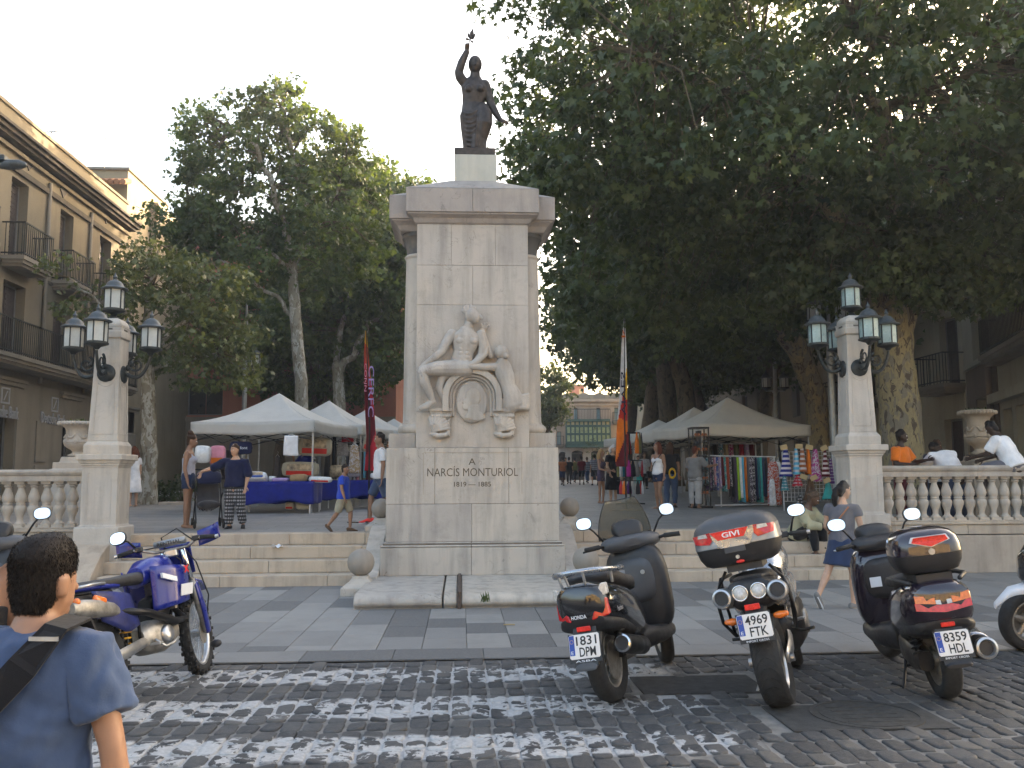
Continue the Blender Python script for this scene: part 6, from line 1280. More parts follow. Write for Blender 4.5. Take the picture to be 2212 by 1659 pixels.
def plate(par, loc, rot, l1, l2, foot=None, col='plate_white'):
    e = sub(par, 'number_plate', loc, rot); mb = MB(); W, Hh = .22, .16
    mb.prism([(-W/2+.01, -Hh/2), (W/2-.01, -Hh/2), (W/2, -Hh/2+.01), (W/2, Hh/2-.01), (W/2-.01, Hh/2), (-W/2+.01, Hh/2), (-W/2, Hh/2-.01), (-W/2, -Hh/2+.01)], -.003, .003, 'y'); mb.build('plate', col, e)
    mb = MB(); mb.b2(-W/2-.006, W/2+.006, .0035, .009, -Hh/2-(.026 if foot else .006), Hh/2+.006); mb.build('plate_frame', 'black_plastic', e)
    if col == 'plate_white':
        mb = MB(); mb.b2(-W/2+.003, -W/2+.04, -.0045, -.0032, -.055, Hh/2-.004); mb.build('blue_band', 'eu_blue', e); fit_text('E', .016, .022, 'decal_white', e, (-W/2+.021, -.005, -.037), depth=.0006); ring = MB()
        for k in range(12): a = 2*PI*k/12; ring.ball((-W/2+.021+.012*cos(a), -.005, .035+.012*sin(a)), .002, 5, 0, 4)
        ring.build('ring_of_stars', 'plate_yellow', e)
    fit_text(l1, .148, .06, 'plate_ink', e, (.018, -.0045, .037), depth=.0008, bold=.012); fit_text(l2, .118, .06, 'plate_ink', e, (.022, -.0045, -.037), depth=.0008, bold=.012)
    if foot: fit_text(foot, .15, .013, 'decal_white', e, (0.0, .002, -Hh/2-.015), depth=.0016)
    return e
def mirror(par, base, pos, w=.075, h=.055, yaw=0, tilt=8, m='black_plastic'):
    e = sub(par, 'mirror', (0, 0, 0)); mb = MB(); b, p = Vector(base), Vector(pos); mb.tube([b, b.lerp(p, .5)+Vector((0, .02, .02)), p-(p-b).normalized()*.03], [.009, .008, .008], 8); mb.build('stem', 'black_metal', e, True)
    rot = Matrix.Rotation(R(yaw), 4, 'Z') @ Matrix.Rotation(-R(tilt), 4, 'X'); mb = MB(); RG = []
    for y_, s_ in ((-.008, .93), (-.010, 1.0), (.008, 1.0), (.025, .8), (.035, .35)): RG.append([(math.copysign(abs(cos(2*PI*k/24))**.8, cos(2*PI*k/24))*w*s_, y_, math.copysign(abs(sin(2*PI*k/24))**.8, sin(2*PI*k/24))*h*s_) for k in range(24)])
    mb.rings(RG); mb.xf(Matrix.Translation(p) @ rot); mb.build('housing', m, e, True, asm=50)
    mb = MB(); RG = []
    for y_, s_ in ((-.0125, .90), (-.0105, .92)): RG.append([(math.copysign(abs(cos(2*PI*k/24))**.8, cos(2*PI*k/24))*w*s_, y_, math.copysign(abs(sin(2*PI*k/24))**.8, sin(2*PI*k/24))*h*s_) for k in range(24)])
    mb.rings(RG); mb.xf(Matrix.Translation(p) @ rot); mb.build('mirror_glass', 'mirror', e)
def shell(par, nm, m, ys, n=24, sq=.75, smooth=True, asm=50):
    """body panel lofted along y: ys = (y, half width, z centre, half height[, x shift])"""
    mb = MB(); RG = []
    for q in ys:
        y_, hw, zc, hh = q[:4]; xs = q[4] if len(q) > 4 else 0; RG.append([(xs+math.copysign(abs(cos(2*PI*k/n))**sq, cos(2*PI*k/n))*hw, y_, zc+math.copysign(abs(sin(2*PI*k/n))**sq, sin(2*PI*k/n))*hh) for k in range(n)])
    mb.rings(RG); return mb.build(nm, m, par, smooth, asm=asm)
def topbox(par, c, sz, lay, nm='top_case', sq=.5):
    """rounded case of stacked layers: lay = (z0, z1, s0, s1, material, part name)"""
    e = sub(par, nm, c)
    for z0, z1, prof, m, pn in lay:
        mb = MB(); RG = []
        for u, s_ in prof: RG.append([(math.copysign(abs(cos(2*PI*k/36))**sq, cos(2*PI*k/36))*sz[0]*s_, math.copysign(abs(sin(2*PI*k/36))**sq, sin(2*PI*k/36))*sz[1]*s_, z0+(z1-z0)*u) for k in range(36)])
        mb.rings(RG); mb.build(pn, m, e, True, asm=50)
    return e
def on_case(par, pts, zoff, sz, sq, s_, m, nm, out=.004, n=10):
    """curved badge on the rear face of a case: pts = (x, z) outline in x by z, laid on the superellipse"""
    mb = MB()
    def yy(x): u = min(.999, abs(x)/(sz[0]*s_)); c_ = u**(1/sq); return -sz[1]*s_*(math.sqrt(max(0, 1-c_*c_)))**sq
    V = [(x, yy(x)-out, z+zoff) for x, z in pts]; B = [(x, yy(x)+.004, z+zoff) for x, z in pts]; k = len(pts); mb.add(V+B, [tuple(range(k))]+[(i, (i+1) % k, (i+1) % k+k, i+k) for i in range(k)]); return mb.build(nm, m, par)
def dens(pts, n=6):
    out = []
    for a, b in zip(pts, pts[1:]+pts[:1]):
        for k in range(n): out.append((a[0]+(b[0]-a[0])*k/n, a[1]+(b[1]-a[1])*k/n))
    return out
def handlebar(par, c, half, rise=.03, back=.08, steer=0, grip=.125, m='black_metal', levers=True, cowl=None):
    e = sub(par, 'handlebar', c, (0, 0, R(steer))); mb = MB(); mb.tube([(-half, -back, rise*.6), (-half+.14, -back*.8, rise), (-half*.35, 0, .0), (half*.35, 0, 0), (half-.14, -back*.8, rise), (half, -back, rise*.6)], .012, 8); mb.build('bar', m, e, True)
    for s_ in (-1, 1):
        mb = MB(); mb.tube([(s_*(half+.005), -back, rise*.6), (s_*(half-grip), -back*.82, rise)], .019, 10); mb.build('grip', 'rubber', e, True)
        mb = MB(); mb.cyl((s_*(half+.004), -back, rise*.6), (s_*(half+.03), -back, rise*.6), .016, 10); mb.build('bar_end', 'alloy', e)
        mb = MB(); mb.box((s_*(half-grip-.04), -back*.7, rise), (.06, .05, .045)); mb.build('switch_block', 'black_plastic', e, bev=.008)
        if levers: mb = MB(); mb.tube([(s_*(half-grip-.02), -back*.6+.04, rise), (s_*(half-.05), -back+.06, rise-.005), (s_*(half+.0), -back+.055, rise-.01)], [.008, .007, .009], 6); mb.build('lever', 'black_metal', e, True)
    return e
def spring(par, a, b, r, turns, m, wr=.007):
    mb = MB(); a, b = Vector(a), Vector(b); d = (b-a); x_ = d.orthogonal().normalized(); y_ = d.normalized().cross(x_); P = [a+d*(k/(turns*12))+x_*r*cos(k*PI/6)+y_*r*sin(k*PI/6) for k in range(turns*12+1)]
    mb.tube(P, wr, 6); mb.build('shock_spring', m, par, True); mb = MB(); mb.cyl(a-d*.12, b+d*.12, r*.55, 10); mb.build('shock_body', 'black_metal', par, True)
def muffler(par, a, b, r, m='black_metal', tip='chrome', tl=.05):
    a, b = Vector(a), Vector(b); d = (b-a).normalized(); mb = MB(); mb.loft([a, a+d*.05, b-d*.04, b], [r*.7, r, r, r*.85], 18, (1, 0, 0), 'f'); mb.build('muffler', m, par, True, asm=40); mb = MB()
    mb.lathe([(r*.62, 0), (r*.86, .0), (r*.9, .01), (r*.9, tl), (r*.72, tl+.006), (r*.66, tl), (r*.6, .02)], 20); mb.xf(Matrix.Translation(b-d*.01) @ d.to_track_quat('Z', 'Y').to_matrix().to_4x4()); mb.build('exhaust_tip', tip, par, True, asm=45); mb = MB(); mb.cyl(b+d*.015, b+d*.018, r*.62, 16); mb.build('exhaust_hole', 'black_plastic', par)

# ---- black scooter with white-rimmed grab rail (first of the row)
def scooter_a(t, fender_m='gloss_black', screen=True):
    wheel(t, (0, 0, .285), .285, .13, 'cast', 'alloy_dirty'); wheel(t, (0, 1.46, .275), .275, .11, 'cast', 'alloy_dirty', (0, 0, R(24)))
    shell(t, 'tail_body', 'gloss_black', [(-.34, .12, .73, .085), (-.31, .17, .72, .13), (-.22, .205, .70, .155), (.0, .215, .66, .18), (.25, .205, .60, .20), (.5, .18, .53, .20), (.72, .14, .44, .16), (.82, .10, .38, .09)])
    shell(t, 'tail_skirt', 'black_plastic', [(-.325, .16, .60, .03), (-.27, .19, .575, .055), (0, .195, .53, .07), (.3, .17, .46, .08)])
    shell(t, 'seat', 'seat_vinyl', [(-.12, .10, .87, .02), (-.08, .155, .865, .05), (.15, .165, .85, .06), (.35, .16, .80, .06), (.6, .13, .77, .055), (.74, .08, .72, .03)])
    # lamps at the rear corners
    for s_ in (-1, 1):
        for m, x0, x1, z0, z1, nm in (('red_lens', .075, .19, .60, .735, 'tail_light'), ('clear_lens', .115, .20, .737, .835, 'indicator_light')):
            mb = MB(); P = [(s_*x0, z0), (s_*(x1), z0+.02), (s_*(x1-.002), z1), (s_*(x0+.05), z1)]
            y0 = -.352; V = [(x_, y0+ (abs(x_)-.07)*.55, z_) for x_, z_ in P]; B = [(x_, y_+.05, z_) for x_, y_, z_ in V]; mb.add(V+B, [(0, 1, 2, 3), (7, 6, 5, 4), (0, 4, 5, 1), (1, 5, 6, 2), (2, 6, 7, 3), (3, 7, 4, 0)]); mb.build(nm, m, t, bev=.008)
    mb = MB(); mb.b2(-.055, .055, -.362, -.33, .665, .735); 
    fit_text('HONDA', .11, .026, 'decal_white', t, (-.005, -.366, .635), (PI/2, 0, 0), .001, .01)
    fit_text('Pantheon', .15, .035, 'decal_grey', t, (.213, -.1, .64), (PI/2, 0, PI/2+.05), .001)
    mb = MB(); mb.tube([(-.19, .18, .90), (-.225, .02, .905), (-.215, -.15, .915), (-.15, -.30, .93), (0, -.345, .935), (.15, -.30, .93), (.215, -.15, .915), (.225, .02, .905), (.19, .18, .90)], [.019]*9, 10, 0, 'r'); mb.build('grab_rail', 'silver_paint', t, True)
    for s_ in (-1, 1):
        for q in ([(s_*.2, -.12, .91), (s_*.19, -.1, .82)], [(s_*.07, -.335, .93), (s_*.06, -.29, .82)]): mb = MB(); mb.tube(q, .011, 6); mb.build('rail_bracket', 'alloy', t)
    mb = MB(); mb.sheet(lambda u, v_: ((u-.5)*.17, -.30-.10*v_+.06*(2*u-1)**2*0, .575-.26*v_), 6, 6, .012); mb.build('plate_holder', 'black_plastic', t); mb = MB(); mb.b2(-.05, .05, -.338, -.322, .535, .568); mb.build('red_reflector', 'red_bright', t, bev=.004)
    shell(t, 'rear_mudguard', 'grey_plastic', [(-.42, .075, .30, .012), (-.38, .085, .33, .03), (-.30, .085, .42, .05), (-.2, .08, .5, .05)])
    plate(t, (0, -.375, .445), (R(-14), 0, 0), '1831', 'DPM', 'ASBA')
    spring(t, (.13, -.03, .33), (.14, .02, .60), .034, 7, 'black_metal'); spring(t, (-.13, -.03, .33), (-.14, .02, .60), .034, 7, 'black_metal')
    shell(t, 'engine_case', 'alloy_dirty', [(-.07, .05, .285, .07, -.11), (.1, .07, .29, .09, -.11), (.35, .09, .30, .11, -.08), (.55, .12, .32, .11, -.02), (.68, .08, .32, .08, 0)])
    muffler(t, (.155, .42, .30), (.19, -.12, .40), .068)
    shell(t, 'floor_board', 'black_plastic', [(.55, .14, .33, .09), (.7, .2, .33, .10), (.95, .23, .30, .07), (1.15, .22, .31, .08)])
    # leg shield and front
    shell(t, 'leg_shield', 'black_plastic', [(1.02, .20, .66, .30), (1.06, .255, .66, .36), (1.12, .265, .67, .37), (1.2, .23, .68, .33)], 28, .6)
    shell(t, 'front_cowl', 'gloss_black', [(1.19, .22, .69, .33), (1.32, .19, .72, .28), (1.45, .13, .76, .20), (1.52, .05, .76, .10)])
    shell(t, 'glove_box', 'grey_plastic', [(.985, .10, .74, .12), (1.0, .16, .74, .17), (1.04, .18, .74, .19)], 24, .6); mb = MB(); mb.cyl((.09, .975, .80), (.09, .99, .80), .018, 14); mb.build('ignition_lock', 'alloy', t); mb = MB(); mb.b2(-.15, -.06, .983, .99, .79, .84); mb.build('sticker', 'decal_grey', t)
    shell(t, 'front_mudguard', fender_m, [(1.16, .03, .42, .02), (1.24, .075, .50, .05), (1.42, .085, .58, .045), (1.6, .075, .52, .05), (1.72, .04, .40, .03)])
    mb = MB(); mb.tube([(-.08, .5, .28), (-.16, .42, .08), (-.24, .40, .0)], .012, 6); mb.build('side_stand', 'black_metal', t)
    for s_ in (-1, 1): mb = MB(); mb.cyl((s_*.09, 1.46, .275), (s_*.09, 1.30, .75), .024, 10); mb.build('fork_leg', 'alloy_dirty', t, True)
    hb = sub(t, 'steering_head', (0, 1.10, 1.02), (0, 0, R(30)))
    shell(hb, 'handlebar_cowl', 'grey_plastic', [(-.12, .10, .03, .03), (-.09, .21, .03, .055), (-.02, .26, .03, .075), (.05, .2, .03, .08), (.10, .1, .03, .06)], 24, .8); shell(hb, 'instrument_hood', 'black_plastic', [(-.06, .10, .10, .05), (-.02, .13, .14, .075), (.06, .13, .15, .075), (.14, .09, .14, .06)])
    for s_ in (-1, 1):
        mb = MB(); mb.tube([(s_*.20, -.02, .02), (s_*.28, -.06, .035), (s_*.40, -.10, .03)], .014, 8); mb.build('handlebar', 'black_metal', hb, True); mb = MB(); mb.tube([(s_*.28, -.06, .035), (s_*.405, -.10, .03)], .02, 10); mb.build('grip', 'rubber', hb, True); mb = MB(); mb.tube([(s_*.26, -.01, .03), (s_*.36, -.045, .02), (s_*.42, -.055, .015)], .008, 6); mb.build('lever', 'black_metal', hb, True)
        mirror(hb, (s_*.21, .02, .06), (s_*.36, .0, .245), .068, .052, s_*6, 8)
    for s_ in (-1, 1): mb = MB(); mb.tube([(s_*.25, -.03, .03), (s_*.2, .10, .10), (s_*.08, .14, .02), (s_*.05, .12, -.12)], .006, 6); mb.build('cable', 'rubber', hb, True)
    if not screen: return
    mb = MB(); mb.sheet(lambda u, v_: ((u-.5)*(.46-.20*v_**2), .14+.10*(1-(2*u-1)**2)+.02*v_-.08*v_, .08+.32*v_), 12, 10, .005); mb.build('windscreen', 'windscreen', hb, True)
    mb = MB(); E_ = [((u-.5)*(.46-.20*v_**2), .14+.10*(1-(2*u-1)**2)+.02*v_-.08*v_, .08+.32*v_) for u, v_ in [(0, k/8) for k in range(9)]+[(k/10, 1) for k in range(1, 11)]+[(1, 1-k/8) for k in range(1, 9)]]; mb.tube(E_, .005, 5); mb.build('windscreen_edge', 'black_plastic', hb, True)
P0, P1 = gz(1328, 1519), gz(1432, 1424)
HD = math.degrees(math.atan2(P1.x-P0.x, P1.y-P0.y))
sca = bike('scooter', 'black scooter with smoked windscreen and plate 1831 DPM', (P0.x, P0.y), HD+3, -11, 'scooter'); scooter_a(sca)

# ---- silver motorcycle with the big silver case
P0, P1 = gz(1692, 1530), gz(1738, 1436)
mc = bike('motorcycle', 'motorcycle with large silver top case and wide rear tyre, plate 4969 FTK', (P0.x, P0.y), math.degrees(math.atan2(P1.x-P0.x, P1.y-P0.y))-2, -12)
t = mc
wheel(t, (0, 0, .315), .315, .185, 'tread', 'alloy'); wheel(t, (0, 1.43, .30), .30, .125, 'cast', 'black_metal', (0, 0, R(6)))
shell(t, 'tail_unit', 'black_plastic', [(-.27, .10, .80, .06), (-.24, .155, .80, .10), (-.1, .17, .79, .12), (.15, .16, .78, .11), (.4, .12, .76, .09)])
for s_, x_, nm in ((-1, -.185, 'exhaust'), (1, .185, 'exhaust')):
    muffler(t, (x_*.75, .25, .74), (x_, -.30, .80), .072, 'alloy', 'alloy', .03)
for x_ in (-.062, .062):
    mb = MB(); mb.lathe([(.0, -.292), (.04, -.29), (.046, -.285), (.048, -.24)], 24, (x_, 0, .815), 0, 'y'); mb.build('tail_light', 'clear_lens', t, True); mb = MB(); mb.torus((x_, -.283, .815), .05, .007, 24, 6, 'y'); mb.build('lamp_ring', 'chrome', t, True)
shell(t, 'seat', 'seat_vinyl', [(-.2, .1, .90, .02), (-.1, .14, .895, .04), (.2, .15, .87, .05), (.45, .13, .81, .05), (.6, .1, .80, .04)])
shell(t, 'fuel_tank', 'silver_paint', [(.5, .09, .83, .08), (.58, .14, .86, .12), (.75, .19, .90, .15), (.95, .19, .92, .15), (1.08, .13, .90, .12)])
shell(t, 'side_panel', 'silver_paint', [(.1, .05, .74, .08, .14), (.3, .06, .72, .11, .16), (.55, .05, .72, .12, .17), (.75, .04, .74, .08, .18)]); shell(t, 'side_panel', 'silver_paint', [(.1, .05, .74, .08, -.14), (.3, .06, .72, .11, -.16), (.55, .05, .72, .12, -.17), (.75, .04, .74, .08, -.18)])
shell(t, 'engine', 'black_metal', [(.38, .12, .42, .12), (.5, .2, .45, .2), (.8, .23, .48, .22), (1.0, .18, .46, .2), (1.08, .12, .44, .14)], 20, .6)
for z_ in (.5, .56, .62): mb = MB(); mb.b2(-.21, .21, .72, 1.0, z_, z_+.012); mb.build('cooling_fin', 'alloy_dirty', t)
mb = MB(); mb.lathe([(.0, .24), (.085, .235), (.095, .22), (.095, .18)], 24, (0, .78, .44), 0, 'x'); mb.build('clutch_cover', 'alloy_dirty', t, True, asm=40)
for s_ in (-1, 1):
    mb = MB(); mb.loft([(s_*.115, .0, .315), (s_*.125, .25, .36), (s_*.10, .5, .42)], [(.018, .045), (.02, .055), (.03, .06)], 8, (1, 0, 0)); mb.build('swing_arm', 'alloy', t, True, asm=50); mb = MB(); mb.cyl((s_*.13, 0, .315), (s_*.155, 0, .315), .03, 12); mb.build('axle_nut', 'alloy', t)
    for y_, z_, x1 in ((.42, .42, .30), (.18, .53, .27)):
        mb = MB(); mb.tube([(s_*.16, y_+.03, z_+.02), (s_*.2, y_, z_)], .012, 6); mb.loft([(s_*.2, y_, z_), (s_*x1, y_-.02, z_+.01)], [(.018, .012), (.02, .012)], 6, (0, 1, 0), 'f'); mb.build('foot_peg', 'alloy' if y_ < .3 else 'rubber', t, bev=.002); mb = MB(); mb.loft([(s_*.15, y_+.02, z_+.02), (s_*.16, y_+.1, z_+.16)], [(.01, .03)], 6, (1, 0, 0), 'f'); mb.build('peg_bracket', 'alloy', t)
    mb = MB(); mb.tube([(s_*.15, .1, .92), (s_*.205, -.05, .91), (s_*.245, -.16, .78), (s_*.245, -.12, .62), (s_*.21, .06, .50), (s_*.17, .25, .48)], .0125, 8); mb.tube([(s_*.205, -.05, .91), (s_*.225, .06, .72), (s_*.21, .06, .50)], .0115, 8); mb.tube([(s_*.15, -.1, .96), (s_*.22, -.1, .86)], .011, 8); mb.build('luggage_rack', 'black_metal', t, True)
    mb = MB(); mb.tube([(s_*.05, -.24, .64), (s_*.15, -.25, .635)], .009, 6); mb.build('indicator_stalk', 'black_plastic', t); mb = MB(); mb.loft([(s_*.13, -.25, .635), (s_*.16, -.25, .635), (s_*.20, -.245, .637)], [(.022, .02), (.03, .026), (.022, .018)], 10, (0, 1, 0)); mb.build('indicator_light', 'orange_lens', t, True)
shell(t, 'plate_hanger', 'black_plastic', [(-.3, .05, .56, .08), (-.27, .075, .62, .10), (-.2, .08, .70, .06), (-.1, .08, .74, .05)])
mb = MB(); mb.b2(-.05, .05, -.318, -.300, .70, .738); mb.build('red_reflector', 'red_bright', t, bev=.004)
plate(t, (-.01, -.335, .60), (R(-10), 0, 0), '4969', 'FTK', 'IMPORT CROSS')
mb = MB(); mb.tube([(-.09, .45, .28), (-.2, .42, .06), (-.235, .40, -.0)], .012, 6); mb.box((-.245, .39, .0), (.07, .03, .01)); mb.build('side_stand', 'alloy', t)
hb = handlebar(t, (0, 1.02, 1.06), .37, .03, .1, 4)
mirror(hb, (.25, -.05, .03), (.335, -.04, .20), .072, .05, 5, 8); mirror(hb, (-.25, -.05, .03), (-.335, -.04, .20), .072, .05, -5, 8)
for s_ in (-1, 1): mb = MB(); mb.tube([(s_*.2, -.04, .04), (s_*.16, .10, .08), (s_*.05, .14, -.04), (s_*.04, .05, -.2)], .006, 6); mb.build('cable', 'rubber', hb, True)
shell(t, 'headlight', 'black_plastic', [(1.1, .10, .95, .09), (1.2, .13, .95, .12), (1.32, .10, .93, .09)])
for s_ in (-1, 1): mb = MB(); mb.cyl((s_*.10, 1.43, .30), (s_*.10, 1.15, 1.02), .027, 12); mb.build('fork_leg', 'alloy', t, True)
shell(t, 'front_mudguard', 'silver_paint', [(1.2, .05, .50, .02), (1.3, .075, .58, .04), (1.45, .08, .63, .035), (1.6, .06, .58, .04)])
SZ = (.295, .225); e = topbox(t, (-.02, -.05, 1.0), SZ, [(0, .13, [(0, .72), (.12, .84), (.5, .94), (1, .985)], 'black_plastic', 'case_bottom'), (.132, .235, [(0, .985), (.02, 1.0), (.98, .985), (1, .975)], 'silver_case', 'case_band'), (.236, .345, [(0, .98), (.25, .95), (.6, .84), (.85, .66), (1, .42)], 'grey_plastic', 'case_lid')])
on_case(e, dens([(-.10, .128), (.10, .128), (.17, .245), (-.17, .245)]), 0, SZ, .5, 1.0, 'silver_paint', 'case_front', .006); on_case(e, dens([(-.105, .185), (.075, .185), (.115, .242), (-.15, .242)]), 0, SZ, .5, 1.0, 'red_bright', 'red_badge', .010)
fit_text('GIVI', .12, .036, 'decal_white', e, (-.01, -SZ[1]-.008, .214), (PI/2, 0, 0), .003, .02); fit_text('MAXIA', .09, .02, 'decal_white', e, (-.0, -SZ[1]-.0, .108), (PI/2, 0, 0), .002)
mb = MB(); mb.b2(-.075, .065, -SZ[1]-.006, -SZ[1]+.03, .09, .128); mb.build('name_panel', 'grey_plastic', e)
for s_ in (-1, 1): on_case(e, dens([(s_*.165, .165), (s_*.27, .178), (s_*.284, .235), (s_*.15, .246), (s_*.145, .19)]), 0, SZ, .5, 1.0, 'red_lens', 'red_light', .009); on_case(e, dens([(s_*.17, .215), (s_*.24, .218), (s_*.235, .24), (s_*.175, .242)]), 0, SZ, .5, 1.0, 'clear_lens', 'clear_light', .012)
mb = MB(); mb.cyl((0, -SZ[1]-.0, .055), (0, -SZ[1]+.03, .055), .013, 12); mb.build('lock', 'alloy', e); mb = MB(); mb.ball((.01, -SZ[1]+.012, .022), (.03, .02, .012), 10, 0, 6); mb.build('release_button', 'red_bright', e, True)
mb = MB(); mb.b2(-.12, .12, -.2, .12, .955, .998); mb.build('case_plate', 'black_plastic', t)

# ---- dark scooter with glossy top case
P0, P1 = gz(2047, 1511), gz(1938, 1428)
sc2 = bike('scooter', 'dark scooter with glossy top case and red badge, plate 8359 HDL', (P0.x, P0.y), math.degrees(math.atan2(P1.x-P0.x, P1.y-P0.y))-1, -8, 'scooter'); t = sc2
wheel(t, (0, 0, .28), .28, .13, 'cast', 'alloy_dirty'); wheel(t, (0, 1.47, .28), .28, .11, 'cast', 'alloy_dirty', (0, 0, R(10)))
shell(t, 'tail_body', 'gloss_purple', [(-.36, .11, .72, .07), (-.33, .19, .71, .135), (-.24, .225, .69, .175), (0, .23, .65, .19), (.3, .21, .58, .20), (.55, .17, .5, .19), (.78, .12, .42, .13)])
shell(t, 'tail_skirt', 'black_plastic', [(-.34, .15, .57, .03), (-.28, .2, .545, .06), (0, .2, .50, .08), (.3, .17, .44, .09)])
for x0, x1, m, z0, z1, nm in ((-.185, .185, 'red_lens', .655, .705, 'tail_light'), (-.18, -.055, 'orange_lens', .707, .755, 'indicator_light'), (.055, .18, 'orange_lens', .707, .755, 'indicator_light'), (-.052, -.02, 'clear_lens', .707, .735, 'clear_light'), (.02, .052, 'clear_lens', .707, .735, 'clear_light')):
    mb = MB(); n = 8; V = []; 
    for k in range(n+1): x_ = x0+(x1-x0)*k/n; y_ = -.372+.9*max(0, abs(x_)-.02)**2*1.0; V += [(x_, y_, z0+.12*abs(x_)), (x_, y_+.012, z1+.12*abs(x_)), (x_, y_+.07, z1+.12*abs(x_)), (x_, y_+.06, z0+.12*abs(x_))]
    RG = [V[4*k:4*k+4] for k in range(n+1)]; mb.rings(RG); mb.build(nm, m, t, True, asm=40)
fit_text('SUZUKI', .10, .018, 'decal_grey', t, (0, -.353, .79), (PI/2-.3, 0, 0), .002, .01)
shell(t, 'seat', 'seat_vinyl', [(-.05, .12, .85, .03), (0, .16, .85, .05), (.3, .165, .80, .06), (.6, .13, .76, .05), (.75, .08, .72, .03)])
for s_ in (-1, 1): mb = MB(); mb.tube([(s_*.17, .15, .84), (s_*.235, .05, .86), (s_*.23, -.16, .87), (s_*.17, -.24, .85)], .016, 8, 0, 'r'); mb.build('grab_handle', 'black_plastic', t, True)
mb = MB(); mb.sheet(lambda u, v_: ((u-.5)*.18, -.32-.10*v_, .58-.26*v_), 4, 4, .012); mb.build('plate_holder', 'black_plastic', t); mb = MB(); mb.b2(-.045, .045, -.358, -.342, .555, .585); mb.build('red_reflector', 'red_bright', t, bev=.004)
plate(t, (0, -.395, .455), (R(-14), 0, 0), '8359', 'HDL', 'IMPORT CROSS')
shell(t, 'rear_mudguard', 'black_plastic', [(-.44, .08, .31, .012), (-.38, .09, .34, .03), (-.3, .09, .42, .05)])
muffler(t, (.17, .45, .28), (.245, -.22, .36), .082, 'black_metal', 'alloy', .05)
mb = MB(); mb.sheet(lambda u, v_: (.245-.02*(1-v_)*1+.105*cos(R(20)+u*R(130)), -.16+.22*v_, .36-.02*(1-v_)+.105*sin(R(20)+u*R(130))), 10, 3, .006); mb.build('heat_shield', 'silver_paint', t, True)
spring(t, (-.14, -.02, .32), (-.15, .03, .58), .034, 7, 'black_metal')
shell(t, 'engine_case', 'black_metal', [(-.07, .05, .28, .07, -.11), (.15, .08, .28, .10, -.1), (.4, .1, .30, .12, -.06), (.65, .1, .32, .10, 0)])
shell(t, 'floor_board', 'black_plastic', [(.5, .15, .33, .10), (.7, .22, .33, .12), (.95, .25, .30, .09), (1.2, .24, .31, .10)])
shell(t, 'leg_shield', 'gloss_purple', [(1.0, .20, .64, .26), (1.05, .265, .65, .34), (1.12, .275, .66, .36), (1.2, .24, .67, .32)], 28, .6); shell(t, 'front_cowl', 'gloss_purple', [(1.19, .23, .68, .32), (1.34, .20, .71, .27), (1.5, .13, .74, .18), (1.58, .05, .74, .08)])
shell(t, 'glove_box', 'black_plastic', [(.97, .12, .74, .12), (.985, .19, .74, .16), (1.03, .2, .74, .18)], 24, .6); mb = MB(); mb.b2(-.16, -.07, .958, .966, .68, .76); mb.build('sticker', 'decal_white', t)
shell(t, 'front_mudguard', 'gloss_purple', [(1.16, .03, .42, .02), (1.26, .075, .52, .05), (1.45, .085, .585, .045), (1.62, .07, .52, .05)])
for s_ in (-1, 1): mb = MB(); mb.cyl((s_*.09, 1.47, .28), (s_*.09, 1.3, .75), .024, 10); mb.build('fork_leg', 'alloy_dirty', t, True)
hb = sub(t, 'steering_head', (0, 1.08, 1.0), (0, 0, R(10)))
shell(hb, 'handlebar_cowl', 'black_plastic', [(-.12, .1, .02, .03), (-.08, .22, .02, .05), (0, .25, .03, .07), (.08, .18, .03, .07)]); shell(hb, 'instrument_hood', 'black_plastic', [(-.02, .10, .08, .05), (.03, .15, .10, .075), (.12, .15, .11, .07), (.2, .1, .1, .05)])
for s_ in (-1, 1):
    mb = MB(); mb.tube([(s_*.2, -.03, .02), (s_*.28, -.06, .035), (s_*.40, -.11, .03)], .014, 8); mb.build('handlebar', 'black_metal', hb, True); mb = MB(); mb.tube([(s_*.28, -.06, .035), (s_*.41, -.115, .03)], .02, 10); mb.build('grip', 'rubber', hb, True); mb = MB(); mb.tube([(s_*.26, 0, .03), (s_*.36, -.05, .02), (s_*.42, -.06, .015)], .008, 6); mb.build('lever', 'alloy', hb, True)
    mirror(hb, (s_*.20, .02, .05), (s_*.33, .02, .215), .08, .055, s_*5, 9 if s_ > 0 else 14)
mb = MB(); mb.sheet(lambda u, v_: ((u-.5)*(.50-.16*v_**2), .2+.10*(1-(2*u-1)**2)-.14*v_, .06+.52*v_), 12, 10, .004); mb.build('windscreen', 'windscreen_clear', hb, True)
SZ = (.235, .20); e = topbox(t, (0, -.12, .905), SZ, [(0, .135, [(0, .66), (.15, .84), (.55, .96), (1, 1.0)], 'black_plastic', 'case_bottom'), (.136, .315, [(0, 1.0), (.3, .99), (.6, .93), (.82, .78), (.95, .52), (1, .25)], 'gloss_purple', 'case_lid')], 'top_case', .6)
on_case(e, dens([(-.135, .225), (0, .185), (.135, .225), (.115, .262), (-.115, .262)]), 0, SZ, .6, .94, 'decal_white', 'badge_edge', .016); on_case(e, dens([(-.122, .226), (0, .19), (.122, .226), (.105, .257), (-.105, .257)]), 0, SZ, .6, .94, 'crimson_badge' if 'crimson_badge' in MATS else 'red_bright', 'red_badge', .020)
mb = MB(); mb.cyl((0, -SZ[1]-.004, .155), (0, -SZ[1]+.02, .155), .022, 16); mb.build('lock', 'alloy', e)
mb = MB(); mb.b2(-.12, .12, -.26, .05, .85, .903); mb.build('case_plate', 'black_plastic', t)
